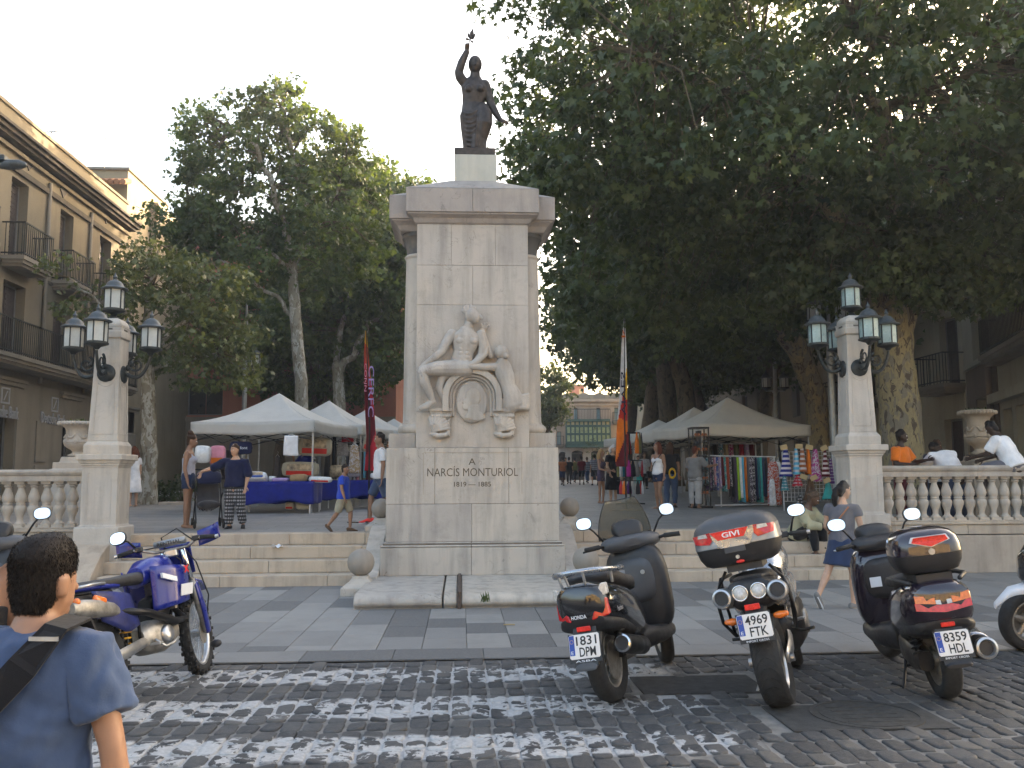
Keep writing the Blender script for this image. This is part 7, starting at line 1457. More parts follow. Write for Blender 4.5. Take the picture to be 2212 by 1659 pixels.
mb = MB(); mb.tube([(-.12, .42, .24), (-.20, .34, .02), (-.24, .26, .004)], .013, 6); mb.tube([(.12, .42, .24), (.18, .34, .02)], .013, 6); mb.tube([(-.15, .4, .16), (.15, .4, .16)], .011, 6); mb.tube([(-.2, .34, .02), (-.27, .36, .05), (-.30, .42, .02), (-.24, .45, .01)], .007, 5); mb.build('centre_stand', 'black_metal', t, True)

# ---- blue off-road bike at the left
P0 = Vector((-2.45, 6.38, 0)); P1 = gz(440, 1456)
db = bike('dirt_bike', 'blue off-road motorcycle with knobbly tyres parked at the left', (P0.x, P0.y), math.degrees(math.atan2(P1.x-P0.x, P1.y-P0.y)), -12); t = db; t.scale = (.94, .94, .94)
wheel(t, (0, 0, .325), .325, .115, 'wire', 'alloy', (0, 0, 0), True, .245); wb = 1.34
fk = sub(t, 'front_fork', (0, wb-.02, .345), (0, 0, R(16)))
wheel(fk, (0, .0, 0), .345, .085, 'wire', 'alloy', (0, 0, 0), True, .275)
for s_ in (-1, 1):
    mb = MB(); mb.loft([(s_*.085, 0, 0), (s_*.085, -.10, .24), (s_*.085, -.19, .46)], [.028, .03, .03], 10, (1, 0, 0), 'f'); mb.build('fork_slider', 'alloy_dirty', fk, True); mb = MB(); mb.cyl((s_*.085, -.17, .42), (s_*.085, -.31, .74), .022, 10); mb.build('fork_tube', 'chrome', fk, True); mb = MB(); mb.loft([(s_*.10, .02, .0), (s_*.115, -.06, .2), (s_*.11, -.16, .42)], [(.02, .05), (.018, .055), (.016, .04)], 8, (1, 0, 0)); mb.build('fork_guard', 'blue_plastic', fk, True)
mb = MB(); mb.tube([(.10, -.02, .05), (.16, -.02, .3), (.15, -.2, .6), (.08, -.28, .75)], .006, 6); mb.build('brake_hose', 'rubber', fk, True)
shell(fk, 'front_mudguard', 'blue_plastic', [(-.22, .05, .44, .012), (-.05, .075, .46, .02), (.15, .075, .43, .02), (.34, .05, .36, .01)])
mb = MB(); mb.sheet(lambda u, v_: ((u-.5)*(.20+.06*v_), -.10-.14*v_+.05*(1-(2*u-1)**2), .52+.26*v_), 8, 6, .01); mb.build('headlight_mask', 'blue_plastic', fk, True)
hb = handlebar(fk, (0, -.33, .74), .40, .05, .10, 0, .12, 'alloy_dirty')
mb = MB(); mb.cyl((-.13, -.005, .06), (.13, -.005, .06), .03, 14); mb.build('bar_pad', 'silver_case', hb, True); fit_text('RENTHAL', .2, .03, 'black_plastic', hb, (0, -.037, .06), (PI/2, 0, 0), .002, .01); mb = MB(); mb.b2(-.05, .05, -.03, .04, -.06, .0); mb.build('bar_clamp', 'alloy', hb, bev=.008)
mb = MB(); mb.tube([(.2, -.03, .04), (.05, .06, .17), (-.1, .10, .12), (-.06, .12, -.2)], .006, 6); mb.build('cable', 'rubber', hb, True); mb = MB(); mb.tube([(-.22, -.03, .04), (-.1, .12, .05), (.02, .14, -.1), (.03, .1, -.3)], .006, 6); mb.build('cable', 'rubber', hb, True)
for s_ in (-1, 1): mb = MB(); mb.sheet(lambda u, v_: (s_*(.24+.19*u), -.02+.05*sin(PI*u)-.03*u, -.02+.13*v_+.04*u-.0), 8, 4, .008); mb.build('hand_guard', 'blue_plastic', hb, True)
mirror(hb, (-.26, -.06, .06), (-.36, -.16, .17), .072, .055, -10, 13)
mb = MB(); mb.ball((.17, -.06, -.12), (.05, .035, .035), 10, 0, 6); mb.build('indicator_light', 'black_plastic', fk, True)
shell(t, 'rear_mudguard', 'blue_plastic', [(-.46, .06, .88, .008), (-.38, .09, .89, .018), (-.15, .10, .885, .02), (.12, .10, .88, .025), (.3, .08, .87, .03)])
shell(t, 'under_tail', 'black_plastic', [(-.42, .05, .80, .06), (-.3, .065, .77, .08), (-.05, .07, .78, .09), (.2, .06, .8, .08)])
mb = MB(); mb.loft([(0, -.40, .84), (0, -.44, .835)], [(.05, .04), (.04, .03)], 12, (1, 0, 0)); mb.build('tail_light', 'red_lens', t, True)
for s_ in (-1, 1): mb = MB(); mb.tube([(s_*.05, -.28, .80), (s_*.13, -.28, .80)], .008, 6); mb.ball((s_*.15, -.28, .80), (.03, .025, .03), 10, 0, 6); mb.build('indicator_light', 'orange_lens', t, True)
plate(t, (0, -.40, .66), (R(-18), 0, 0), '7091', 'BBC', None, 'plate_yellow')
mb = MB(); mb.sheet(lambda u, v_: ((u-.5)*.12, -.33-.07*v_, .78-.22*v_), 4, 4, .01); mb.build('plate_holder', 'black_plastic', t)
shell(t, 'seat', 'seat_vinyl', [(-.15, .06, .90, .02), (-.05, .085, .905, .035), (.3, .09, .90, .04), (.6, .075, .90, .05), (.8, .06, .95, .04)])
mb = MB(); mb.tube([(.10, .1, .90), (.12, -.05, .905), (.11, -.22, .90)], .012, 6); mb.tube([(-.10, .1, .90), (-.12, -.05, .905), (-.11, -.22, .90)], .012, 6); mb.build('grab_rail', 'alloy', t, True)
for s_ in (-1, 1):
    mb = MB(); mb.sheet(lambda u, v_: (s_*(.12+.03*sin(PI*u)-.02*v_), -.08+.42*u+.10*v_, .86-.07*u-(.32-.16*abs(u-.55))*v_), 8, 6, .012); mb.build('side_panel', 'blue_dull', t, True)
    mb = MB(); mb.sheet(lambda u, v_: (s_*(.13+.10*sin(PI*u*.9)-.02*v_), .62+.46*u, .97-.05*u-.36*v_*(1-.25*u)), 10, 8, .012); o = mb.build('radiator_shroud', 'blue_plastic', t, True)
    mb = MB(); mb.sheet(lambda u, v_: (s_*(.246-.02*v_), .84+.16*u, .78-.09*v_), 3, 3, .008); mb.build('white_decal', 'decal_white', t); mb = MB(); mb.sheet(lambda u, v_: (s_*(.20+.045*u), .66+.12*u, .90-.04*v_-.05*u), 3, 3, .03); mb.build('white_decal', 'decal_white', t)
    fit_text('X', .07, .06, 'red_bright', t, (s_*.252, .93, .90), (PI/2, 0, s_*PI/2), .002, .03)
    mb = MB(); mb.b2(s_*.10-.03, s_*.10+.03, .88, .91, .60, .86); [mb.b2(s_*.10-.034, s_*.10+.034, .875, .915, .62+k*.03, .624+k*.03) for k in range(8)]; mb.build('radiator', 'alloy_dirty', t)
shell(t, 'fuel_tank', 'blue_plastic', [(.6, .08, .90, .08), (.72, .13, .94, .10), (.9, .14, .95, .11), (1.02, .08, .94, .08)])
shell(t, 'engine', 'alloy_dirty', [(.5, .08, .42, .08), (.58, .12, .42, .13), (.75, .14, .42, .14), (.92, .11, .44, .12)], 20, .7); mb = MB(); mb.lathe([(.0, .165), (.06, .16), (.075, .14), (.075, .1)], 20, (0, .72, .42), 0, 'x'); mb.build('clutch_cover', 'alloy', t, True); shell(t, 'cylinder', 'black_metal', [(.66, .06, .62, .10), (.72, .085, .62, .12), (.84, .085, .63, .12), (.9, .06, .64, .1)], 16, .6)
shell(t, 'silencer', 'alloy_dirty', [(-.32, .035, .76, .04, .13), (-.25, .055, .755, .06, .135), (-.08, .06, .73, .065, .14), (.1, .045, .70, .05, .13), (.18, .025, .68, .03, .12)]); mb = MB(); mb.loft([(.16, -.10, .80), (.17, -.02, .77)], [(.02, .03), (.02, .03)], 8); mb.build('exhaust_badge', 'orange_lens', t, True)
mb = MB(); mb.tube([(.12, .18, .68), (.14, .5, .62), (.16, .8, .5), (.12, 1.0, .5), (.05, .95, .62), (.0, .88, .66)], [.025, .03, .035, .03, .022, .02], 10); mb.build('exhaust_pipe', 'black_metal', t, True)
for s_ in (-1, 1): mb = MB(); mb.loft([(s_*.085, -.02, .325), (s_*.09, .25, .36), (s_*.07, .52, .40)], [(.016, .035), (.018, .045), (.02, .04)], 8, (1, 0, 0)); mb.build('swing_arm', 'alloy', t, True, asm=50)
spring(t, (.0, .36, .42), (.0, .44, .74), .045, 7, 'gold_spring', .009)
mb = MB(); mb.tube([(.04, .5, .36), (.06, .75, .30), (.05, .98, .40), (.02, 1.06, .62), (.0, 1.02, .92)], .016, 8); mb.tube([(-.04, .5, .36), (-.06, .75, .30), (-.05, .98, .40), (-.02, 1.06, .62), (.0, 1.02, .92)], .016, 8); mb.tube([(.05, -.2, .86), (.06, .2, .84), (.05, .5, .62), (.04, .5, .36)], .014, 8); mb.tube([(-.05, -.2, .86), (-.06, .2, .84), (-.05, .5, .62), (-.04, .5, .36)], .014, 8); mb.build('frame', 'black_metal', t, True)
for s_ in (-1, 1): mb = MB(); mb.box((s_*.18, .5, .37), (.09, .045, .02)); mb.build('foot_peg', 'alloy', t, bev=.003)
mb = MB(); mb.tube([(.13, .56, .40), (.17, .62, .33), (.18, .72, .34), (.19, .78, .37)], .011, 6); mb.build('brake_pedal', 'alloy', t, True); mb = MB(); mb.tube([(-.08, .45, .33), (-.2, .40, .1), (-.26, .36, .0)], .012, 6); mb.build('side_stand', 'alloy', t)
# ---- scooters only partly in view
c_ = gz(2212+18, 1408); sc3 = bike('scooter', 'scooter with white front mudguard cut off by the right edge', (c_.x+1.36, c_.y-.42), -73, -7, 'scooter'); scooter_a(sc3, 'decal_white')
sc4 = bike('scooter', 'black scooter hidden behind the boy, only its handlebar showing', (-3.98, 6.5), 16, -8, 'scooter'); scooter_a(sc4, 'gloss_black', False)
# ================================================================ PEOPLE
SK = {'light': (.50, .30, .20), 'tan': (.30, .165, .105), 'olive': (.33, .175, .10), 'dark': (.045, .026, .018), 'brown': (.10, .052, .032)}
for k, c_ in SK.items(): mat('skin_'+k, c_, .5, 0, var=.12, vs=9, bump=.08, bs=120, spec=.4)
HC = {'black': (.012, .010, .010), 'dark': (.022, .015, .011), 'brown': (.05, .026, .015), 'auburn': (.10, .028, .014), 'blond': (.36, .22, .10), 'white': (.55, .54, .52), 'grizzled': (.07, .045, .03)}
for k, c_ in HC.items(): mat('hair_'+k, c_, .6, 0, var=.45, vs=40, bump=.6, bs=70, spec=.2, stretch=(3, 3, .6))
mat('hair_crop', (.013, .010, .009), .6, 0, var=.3, vs=60, bump=.15, bs=400, spec=.2); mat('eye_white', (.7, .68, .66), .3); mat('lip', (.30, .09, .07), .5); mat('teeth', (.75, .73, .68), .35)
def V_(*a): return np.array(a, float)
def person(label, loc, rz, H, P=None, top=None, legs=None, skirt=None, hair=('short', 'dark'), skin='tan', shoe='black', vox=.016, face=True, b=1.0, female=False, group=None, sole=True, seat=None, fold=None):
    """one posed figure: P = joint directions in the body frame (faces -y); top/legs/skirt = clothes"""
    P = dict(P or {}); t = thing('person', label, 'person', loc, rz, group); t.scale = (H/1.7,)*3
    hip = V_(*P.get('hip', (0, 0, .90))); T = nrm(V_(*P.get('torso', (0, 0, 1)))); S = nrm(V_(*P.get('side', (1, 0, 0)))); S = nrm(S-T*np.dot(S, T)); Fw = np.cross(T, S); Fw = -Fw if Fw[1] > 0 and not P.get('flip') else Fw
    at_ = lambda s, x=0, f=0: hip+T*s+S*x*b+Fw*f
    hs = P.get('hs', .09)
    hy, hp_ = P.get('head', (0, 0)); up = nrm(T*.6+V_(0, 0, 1)*.4) if not P.get('hup') else nrm(V_(*P['hup'])); hf = nrm(V_(sin(R(hy)), -cos(R(hy)), 0)); hf = nrm(hf-up*np.dot(hf, up)); hsd = np.cross(hf, up); hsd = hsd if np.dot(hsd, S) > 0 else -hsd
    hf2 = nrm(hf*cos(R(hp_))+up*sin(R(hp_))); hu = nrm(up*cos(R(hp_))-hf*sin(R(hp_))); nk = at_(.535, 0, .01); hc = nk+up*(.085+P.get('neck', 0))+hf*.02+hu*.075
    hd = lambda x, f, u: hc+hsd*x+hf2*f+hu*u
    A = {}
    for sd, sg in (('L', 1), ('R', -1)):
        sh = at_(.468, sg*.178); ud, fd = [nrm(V_(*q)) for q in P.get('arm'+sd, ((sg*.16, .02, -1), (sg*.06, -.15, -1)))]; el = sh+ud*.28; wr = el+fd*.245; A[sd] = (sh, el, wr, nrm(V_(*P.get('hand'+sd, fd))))
    G = {}
    for sd, sg in (('L', 1), ('R', -1)):
        h0 = hip+S*sg*hs-T*.02; td, sd_ = [nrm(V_(*q)) for q in P.get('leg'+sd, ((sg*.03, 0, -1), (sg*.0, .02, -1)))]; kn = h0+td*.42; an = kn+sd_*.405; G[sd] = (h0, kn, an, nrm(V_(*P.get('foot'+sd, (sg*.15, -1, -.05)))))
    TR = [(-.085, .115, .095), (-.03, .165, .12), (.03, .168, .118), (.15, .138 if female else .148, .10), (.28, .148, .108), (.38, .162, .112), (.45, .168, .10), (.49, .135, .085), (.52, .075, .068)]
    body = MB()
    body.loft([at_(s, 0, 0) for s, _, _ in TR], [(a*b, c_*b) for _, a, c_ in TR], 16, S, 'r'); body.loft([at_(.50, 0, 0), nk+up*.05, hc-hu*.05], [.058, .052, .05], 10, S, 'r')
    if female: [body.ball(at_(.345, x_, .085), (.062, .06, .06), 10) for x_ in (-.075, .075)]
    body.loft([hd(0, -.01, -.10), hd(0, .012, -.055), hd(0, .0, .0), hd(0, -.008, .05), hd(0, -.012, .095)], [(.042, .05), (.064, .075), (.074, .092), (.074, .095), (.05, .066)], 14, hsd, 'r'); body.loft([hd(0, .088, .015), hd(0, .108, -.022)], [.010, .016], 6, hsd, 'r'); body.ball(hd(0, .062, -.085), (.028, .028, .022), 8, 0, 6)
    for sg in (-1, 1): body.loft([hd(sg*.076, -.012, -.03), hd(sg*.082, -.012, .018)], [(.009, .022), (.010, .028)], 7, hsd, 'r')
    fing = MB()
    for sd, sg in (('L', 1), ('R', -1)):
        sh, el, wr, hdir = A[sd]; body.loft([sh, sh+(el-sh)*.35, sh+(el-sh)*.75, el], [.056*b, .052*b, .043*b, .039*b], 10, S, 'r'); body.loft([el, el+(wr-el)*.35, wr], [.039*b, .040*b, .026*b], 10, S, 'r')
        pl = nrm(np.cross(hdir, V_(0, 1, .2))) if abs(hdir[1]) < .85 else V_(0, 0, 1); pl = pl-hdir*np.dot(pl, hdir); pl = nrm(pl); nrml = np.cross(hdir, pl); body.loft([wr, wr+hdir*.045, wr+hdir*.088], [(.026, .018), (.038, .016), (.036, .013)], 8, nrml if P.get('palm') else pl, 'r')
        wd = nrml if P.get('palm') else pl; cu = np.cross(hdir, wd)
        for k, (o, l) in enumerate(((-.027, .062), (-.009, .072), (.009, .068), (.026, .052))): r0 = wr+hdir*.085+wd*o; fing.tube([r0, r0+hdir*l*.5+cu*.004, r0+hdir*l*.85+cu*.018, r0+hdir*l+cu*.026], [.0088, .0085, .0075, .006], 6, 0, 'r')
        r0 = wr+hdir*.03+wd*.03*sg; fing.tube([r0, r0+hdir*.03+wd*.028*sg, r0+hdir*.06+wd*.032*sg], [.011, .010, .007], 6, 0, 'r')
        h0, kn, an, fd = G[sd]; body.loft([h0, h0+(kn-h0)*.4, h0+(kn-h0)*.8, kn], [.088*b, .078*b, .058*b, .052*b], 12, S, 'r'); body.loft([kn, kn+(an-kn)*.3, kn+(an-kn)*.7, an], [.052*b, .055*b, .040*b, .034*b], 10, S, 'r')
        body.loft([an+V_(0, 0, -.02)-fd*.05, an+V_(0, 0, -.035)+fd*.05, an+V_(0, 0, -.05)+fd*.13, an+V_(0, 0, -.055)+fd*.17], [(.032, .032), (.036, .032), (.038, .022), (.026, .014)], 8, np.cross(fd, V_(0, 0, 1)), 'r')
    sk = fuse(body, vox, 3, .5); sk.add(fing.v, fing.f); sk.build('body', 'skin_'+skin, t, True, fix=False)
    if face:
        fm_ = MB()
        for sg in (-1, 1): fm_.ball(hd(sg*.031, .079, .012), (.012, .012, .009), 8, 0, 6); fm_.ball(hd(sg*.031, .0885, .012), .0055, 6, 1, 5); fm_.loft([hd(sg*.014, .094, .03), hd(sg*.03, .092, .036), hd(sg*.048, .08, .03)], [.004, .005, .003], 5, hsd, 'f', 1)
        fm_.loft([hd(-.024, .082, -.052), hd(0, .091, -.05), hd(.024, .082, -.052)], [(.003, .004), (.005, .007), (.003, .004)], 6, hu, 'r', 2); fm_.build('face_features', ['eye_white', 'hair_'+hair[1], 'teeth' if P.get('smile') else 'lip'], t, True)
    # clothes
    def grow(d, w_=1.0): return [(a*b+d, (c_*b+d)*w_) for _, a, c_ in TR]
    if top:
        col, sleeve, s0, loose = top[:4]; pat = top[4] if len(top) > 4 else None; strap = sleeve < 0; g = MB(); rows = [(s0, .166+loose*1.5, .122+loose*1.6)]+[(s, a+.010+loose*(1 if s < .3 else .5), c_+.012+loose*(1 if s < .3 else .4)) for s, a, c_ in TR if s > s0+.03 and s < (.44 if strap else .5)]
        if not strap: rows.append((.508, .10, .078))
        g.loft([at_(s) for s, _, _ in rows], [(a*b, c_*b) for _, a, c_ in rows], 18, S, 'f')
        if female: [g.ball(at_(.345, x_, .088), (.07, .066, .068), 10) for x_ in (-.075, .075)]
        if strap:
            for sg in (-1, 1): g.loft([at_(.43, sg*.10, .07), at_(.51, sg*.11, 0), at_(.43, sg*.10, -.07)], [(.024, .02)], 8, S, 'r')
        else:
            for sd in ('L', 'R'):
                sh, el, wr, hdir = A[sd]; q = min(1, sleeve*2); g.loft([at_(.455, (.10 if sd == 'L' else -.10)), sh+(el-sh)*.08, sh+(el-sh)*.5*q, sh+(el-sh)*q], [.078*b, .072*b+loose*.4, .062*b+loose*.7, .057*b+loose*1.0], 12, S, 'f')
                if sleeve > .5: q = (sleeve-.5)*2; g.loft([el-(wr-el)*.05, el+(wr-el)*.5*q, el+(wr-el)*q], [.056*b+loose, .05*b+loose*.8, .042*b+loose*.6], 12, S, 'f')
        fuse(g, vox, 2 if vox > .01 else 8, .5, fold if fold else (.0045+loose*.06, 26, len(label)*7 % 997), 0 if vox > .01 else .005).build(P.get('topname', 'shirt'), cl(col, pat), t, True, fix=False)
    if legs:
        col, q, loose = legs[:3]; pat = legs[3] if len(legs) > 3 else None; g = MB(); g.loft([at_(.12), at_(.03), at_(-.04), at_(-.10)], [(.150*b+loose*.3, .112*b+loose*.3), (.178*b+loose*.3, .128*b+loose*.3), (.176*b, .13*b), (.14*b, .11*b)], 16, S, 'f')
        for sd in ('L', 'R'):
            h0, kn, an, fd = G[sd]; u = min(1, q*2); g.loft([h0+(kn-h0)*-.08, h0+(kn-h0)*.5*u, h0+(kn-h0)*u], [.10*b+loose*.3, .09*b+loose*.6, (.10-.036*u)*b+loose], 12, S, 'f')
            if q > .5: v_ = (q-.5)*2; g.ball(kn, .062*b+loose*.8, 10); g.loft([kn, kn+(an-kn)*.4*v_, kn+(an-kn)*v_*.97], [.062*b+loose*.8, .064*b+loose, .046*b+loose], 12, S, 'f')
        fuse(g, vox, 2, .5, (.0045+loose*.05, 24, len(label)*13 % 991)).build('shorts' if q <= .6 else 'trousers', cl(col, pat), t, True, fix=False)
    if skirt:
        col, s0, ln, fl = skirt[:4]; pat = skirt[4] if len(skirt) > 4 else None; g = MB(); z0 = at_(s0); d = (G['L'][1]+G['R'][1])/2-hip; d = nrm(d); n_ = 7
        g.loft([z0]+[at_(0)+d*ln*k/n_ for k in range(n_+1)], [(.15*b, .112*b), (.18*b+.01, .135*b+.01)]+[((.182+fl*k/n_)*b+.012, (.14+fl*1.0*k/n_)*b+.012) for k in range(1, n_+1)], 20, S, 'f'); fuse(g, vox, 2, .5, (.008, 20, 5)).build('skirt', cl(col, pat), t, True, fix=False)
    if shoe:
        for sd in ('L', 'R'):
            h0, kn, an, fd = G[sd]; g = MB(); sdv = np.cross(fd, V_(0, 0, 1)); shc = shoe if isinstance(shoe, str) else shoe[0]
            if shc == 'sandal': g.loft([an+V_(0, 0, -.07)-fd*.06, an+V_(0, 0, -.075)+fd*.06, an+V_(0, 0, -.08)+fd*.19], [(.036, .010), (.042, .010), (.034, .009)], 10, sdv, 'f'); g.loft([an+V_(0, 0, -.03)+fd*.10-sdv*.035, an+V_(0, 0, -.01)+fd*.09, an+V_(0, 0, -.03)+fd*.10+sdv*.035], [.008], 6, fd, 'r'); g.build('sandal', cl('tan'), t, True); continue
            g.loft([an+V_(0, 0, -.03)-fd*.068, an+V_(0, 0, -.03)-fd*.02, an+V_(0, 0, -.04)+fd*.06, an+V_(0, 0, -.058)+fd*.14, an+V_(0, 0, -.062)+fd*.195], [(.034, .044), (.042, .05), (.046, .042), (.046, .026), (.03, .018)], 12, sdv, 'r'); e = fuse(g, min(vox, .014), 2).build('shoe', cl(shc), t, True, fix=False)
            g = MB(); g.loft([an+V_(0, 0, -.079)-fd*.085, an+V_(0, 0, -.079)+fd*.06, an+V_(0, 0, -.079)+fd*.205], [(.036, .012), (.046, .012), (.032, .011)], 12, sdv, 'f'); g.build('sole', cl('white' if not isinstance(shoe, str) else 'charcoal'), t, True)
    # hair
    kind, hc_ = hair; g = MB()
    if kind != 'none':
        g.loft([hd(0, -.05, -.06), hd(0, -.036, 0), hd(0, -.022, .05), hd(0, -.012, .085), hd(0, -.016, .112)], [(.05, .04), (.082, .07), (.085, .093), (.078, .088), (.045, .055)], 14, hsd, 'r')
        if kind == 'bun': g.ball(hd(0, -.065, .145), (.055, .055, .05), 10)
        if kind == 'ponytail': g.loft([hd(0, -.09, .03), hd(0, -.14, -.01), hd(0, -.145, -.10), hd(.01, -.12, -.2), hd(.012, -.10, -.29)], [.035, .04, .045, .036, .012], 10, hsd, 'r')
        if kind in ('long', 'wavy'):
            for x_ in (-.05, 0, .05): g.loft([hd(x_, -.055, .04), hd(x_*1.3, -.085, -.06), hd(x_*1.5, -.085, -.16), hd(x_*1.6, -.075, -.26)], [.05, .052, .05, .025], 10, hsd, 'r')
            for sg in (-1, 1): g.loft([hd(sg*.06, .0, .06), hd(sg*.085, -.01, -.02), hd(sg*.085, -.02, -.12), hd(sg*.08, -.02, -.2)], [.028, .03, .028, .012], 8, hsd, 'r')
        if kind == 'bob':
            for x_ in (-.06, 0, .06): g.loft([hd(x_, -.05, .05), hd(x_*1.3, -.075, -.04), hd(x_*1.35, -.06, -.10)], [.05, .05, .03], 10, hsd, 'r')
        if kind == 'curly':
            for k in range(40): a, c_ = RNG.uniform(0, 6.28), RNG.uniform(-.2, 1); g.ball(hd(.08*cos(a)*math.sqrt(max(0, 1-c_*c_*.6)), -.03+.08*sin(a)*.8-.02, .04+.08*c_), .026, 6, 0, 5)
        fuse(g, min(vox, .013), 1 if kind == 'curly' else 2, .5, (.004, 70, 3)).build('hair', 'hair_'+hc_, t, True, fix=False)
    return t
def stand(px, py, ptop=None):
    Y = 16.0
    for _ in range(30): Y = .5*Y+.5*min(90, max(9, gz(px, py, min(1.5, PZ(Y))).y))
    p = gz(px, py, PZ(Y)); Ht = gY(px, ptop, p.y).z-PZ(p.y) if ptop else 1.7; return (p.x, p.y, PZ(p.y)), max(.8, min(1.92, Ht))
WALK = dict(legL=((.03, -.38, -.92), (0, .02, -1)), legR=((-.03, .30, -.95), (0, .60, -.8)), footR=(-.1, -.75, -.6), armL=((.18, .25, -1), (.05, -.05, -1)), armR=((-.18, -.25, -1), (-.05, -.5, -1)))
# --- left side of the plaza
p, h = stand(403, 1140, 941)
person('woman in a grey tank top and dark shorts with hair in a bun', p, R(95), h, dict(head=(5, -12), armL=((.10, .12, -1), (.03, -.12, -1)), armR=((-.1, .1, -1), (-.02, -.25, -1))), ('lavender grey', -1, .02, .004), ('dark denim', .2, .012), None, ('bun', 'brown'), 'tan', 'sandal', female=True, b=.95)
p, h = stand(505, 1142, 962)
person('woman in a navy blouse and patterned trousers resting a hand on the pushchair', p, R(-8), h, dict(head=(-25, -4), armR=((-.85, -.15, -.45), (-.75, -.2, -.25)), handR=(-.3, -.1, -.9), armL=((.28, -.05, -1), (-.1, -.2, -1)), legL=((.10, -.05, -1), (.05, .30, -.95)), footL=(.3, -.8, .2)), ('navy', .62, -.06, .028), ('charcoal', .97, .03, 'ethnic'), None, ('short', 'brown'), 'light', 'black', female=True, b=1.14)
p, h = stand(741, 1148, 1005)
person('small boy in a blue T-shirt and khaki shorts walking towards the monument', p, R(80), h, dict(WALK, head=(0, -3), armL=((.15, .25, -1), (.05, .05, -1)), armR=((-.2, -.1, -1), (-.05, -.35, -1))), ('boy blue', .33, -.07, .02), ('khaki', .48, .025), None, ('short', 'dark'), 'tan', 'brown', b=1.12)
p, h = stand(822, 1131, 937)
person('young man in a white T-shirt, denim shorts and red shoes beside the monument', p, R(-82), h, dict(legR=((-.03, -.42, -.9), (0, -.05, -1)), legL=((.03, .30, -.95), (0, .6, -.8)), footL=(.1, -.7, -.6), armL=((.15, .1, -1), (.02, -.1, -1)), armR=((-.15, .2, -1), (0, -.05, -1)), head=(0, -4)), ('white', .36, -.06, .018), ('denim', .46, .02), None, ('short', 'dark'), 'tan', ('neon red',), b=1.04)
p, h = stand(848, 1130, 950)
person('man with dark hair mostly hidden behind the monument', p, R(-75), h, dict(WALK), ('charcoal', .36, -.06, .018), ('dark denim', .5, .02), None, ('short', 'black'), 'olive', ('black',))
q = gY(660, 1000, 22.9)
person('stall keeper in a dark blue shirt behind the blue table', (q.x, 22.9, PZ(22.9)), R(-30), 1.62, dict(armR=((-.3, -.3, -.8), (.1, -.4, .8)), head=(10, -15)), ('royal blue', .4, -.04, .02), ('black', .95, .01), None, ('short', 'dark'), 'olive', 'black', vox=.02)
p, h = stand(290, 1090, 995); q = gY(290, 1000, 25)
person('woman in a white dress with long hair by the young tree', (q.x, 25, PZ(25)), R(-120), 1.62, {}, ('white', .3, -.05, .01), None, ('white', .1, .5, .06), ('long', 'auburn'), 'light', 'sandal', vox=.026, female=True)
# pushchair
p, _ = stand(448, 1140); t = thing('pushchair', 'dark folded pushchair with bags between the two women', 'pushchair', p, R(20)); mb = MB()
for s_ in (-.22, .22): mb.tube([(s_, -.35, .10), (s_, .0, .45), (s_, .38, 1.0), (s_, .52, 1.04)], .013, 7); mb.tube([(s_, .32, .10), (s_, .05, .50), (s_, -.25, .62)], .012, 7)
mb.tube([(-.22, .52, 1.04), (.22, .52, 1.04)], .014, 7); mb.build('frame', 'black_metal', t, True)
for x_, y_ in ((-.24, -.35), (.24, -.35), (-.24, .32), (.24, .32)): mb = MB(); mb.torus((x_, y_, .085), .062, .022, 20, 7, 'x'); mb.cyl((x_-.015, y_, .085), (x_+.015, y_, .085), .045, 12); mb.build('wheel', 'rubber', t, True)
mb = MB(); mb.loft([(0, -.28, .42), (0, -.05, .40), (0, .08, .5), (0, .25, .85)], [(.19, .07), (.2, .09), (.2, .08), (.19, .05)], 14, (1, 0, 0)); fuse(mb, .016, 3, .5, (.006, 22, 2)).build('fabric_seat', cl('charcoal'), t, True, fix=False)
mb = MB(); mb.loft([(0, .12, .98), (0, .0, .92), (0, -.12, .80)], [(.2, .04), (.22, .10), (.2, .03)], 14, (1, 0, 0)); mb.build('hood', cl('navy'), t, True); mb = MB(); mb.loft([(0, .35, .35), (0, .36, .55), (0, .38, .72)], [(.16, .08), (.18, .09), (.12, .05)], 12, (1, 0, 0)); mb.build('shopping_bag', cl('navy', 'floral'), t, True); mb = MB(); mb.loft([(.08, .45, .62), (.08, .47, .80), (.08, .46, .95)], [(.10, .06), (.11, .06), (.07, .03)], 12, (1, 0, 0)); mb.build('small_bag', cl('purple'), t, True)
# --- right side of the plaza
p, h = stand(1299, 1087, 972)
person('girl with long blond hair in a purple playsuit', p, R(55), h, dict(armL=((.15, -.2, -1), (0, -.8, -.2)), armR=((-.12, -.15, -1), (.1, -.8, -.2)), legL=((.05, -.08, -1), (0, .05, -1))), ('plum', -1, 0, .008), ('plum', .22, .015), None, ('wavy', 'blond'), 'tan', 'sandal', female=True, b=.88)
p, h = stand(1325, 1085, 963)
person('older woman with white hair in a long black dress', p, R(35), h, dict(armL=((.5, -.25, -.8), (.9, -.3, .1)), armR=((-.15, 0, -1), (.1, -.4, -.9)), head=(5, -5)), ('black', .3, -.04, .02), None, ('black', .1, .52, .05), ('bob', 'white'), 'light', 'sandal', female=True, b=1.12)
p, h = stand(1338, 1066, 985)
person('person in a green top and pale shorts behind the right banner', p, R(150), h, {}, ('green', .3, -.04, .015), ('khaki', .3, .02), None, ('long', 'brown'), 'light', 'sandal', vox=.02, female=True)
p, h = stand(1424, 1099, 957)
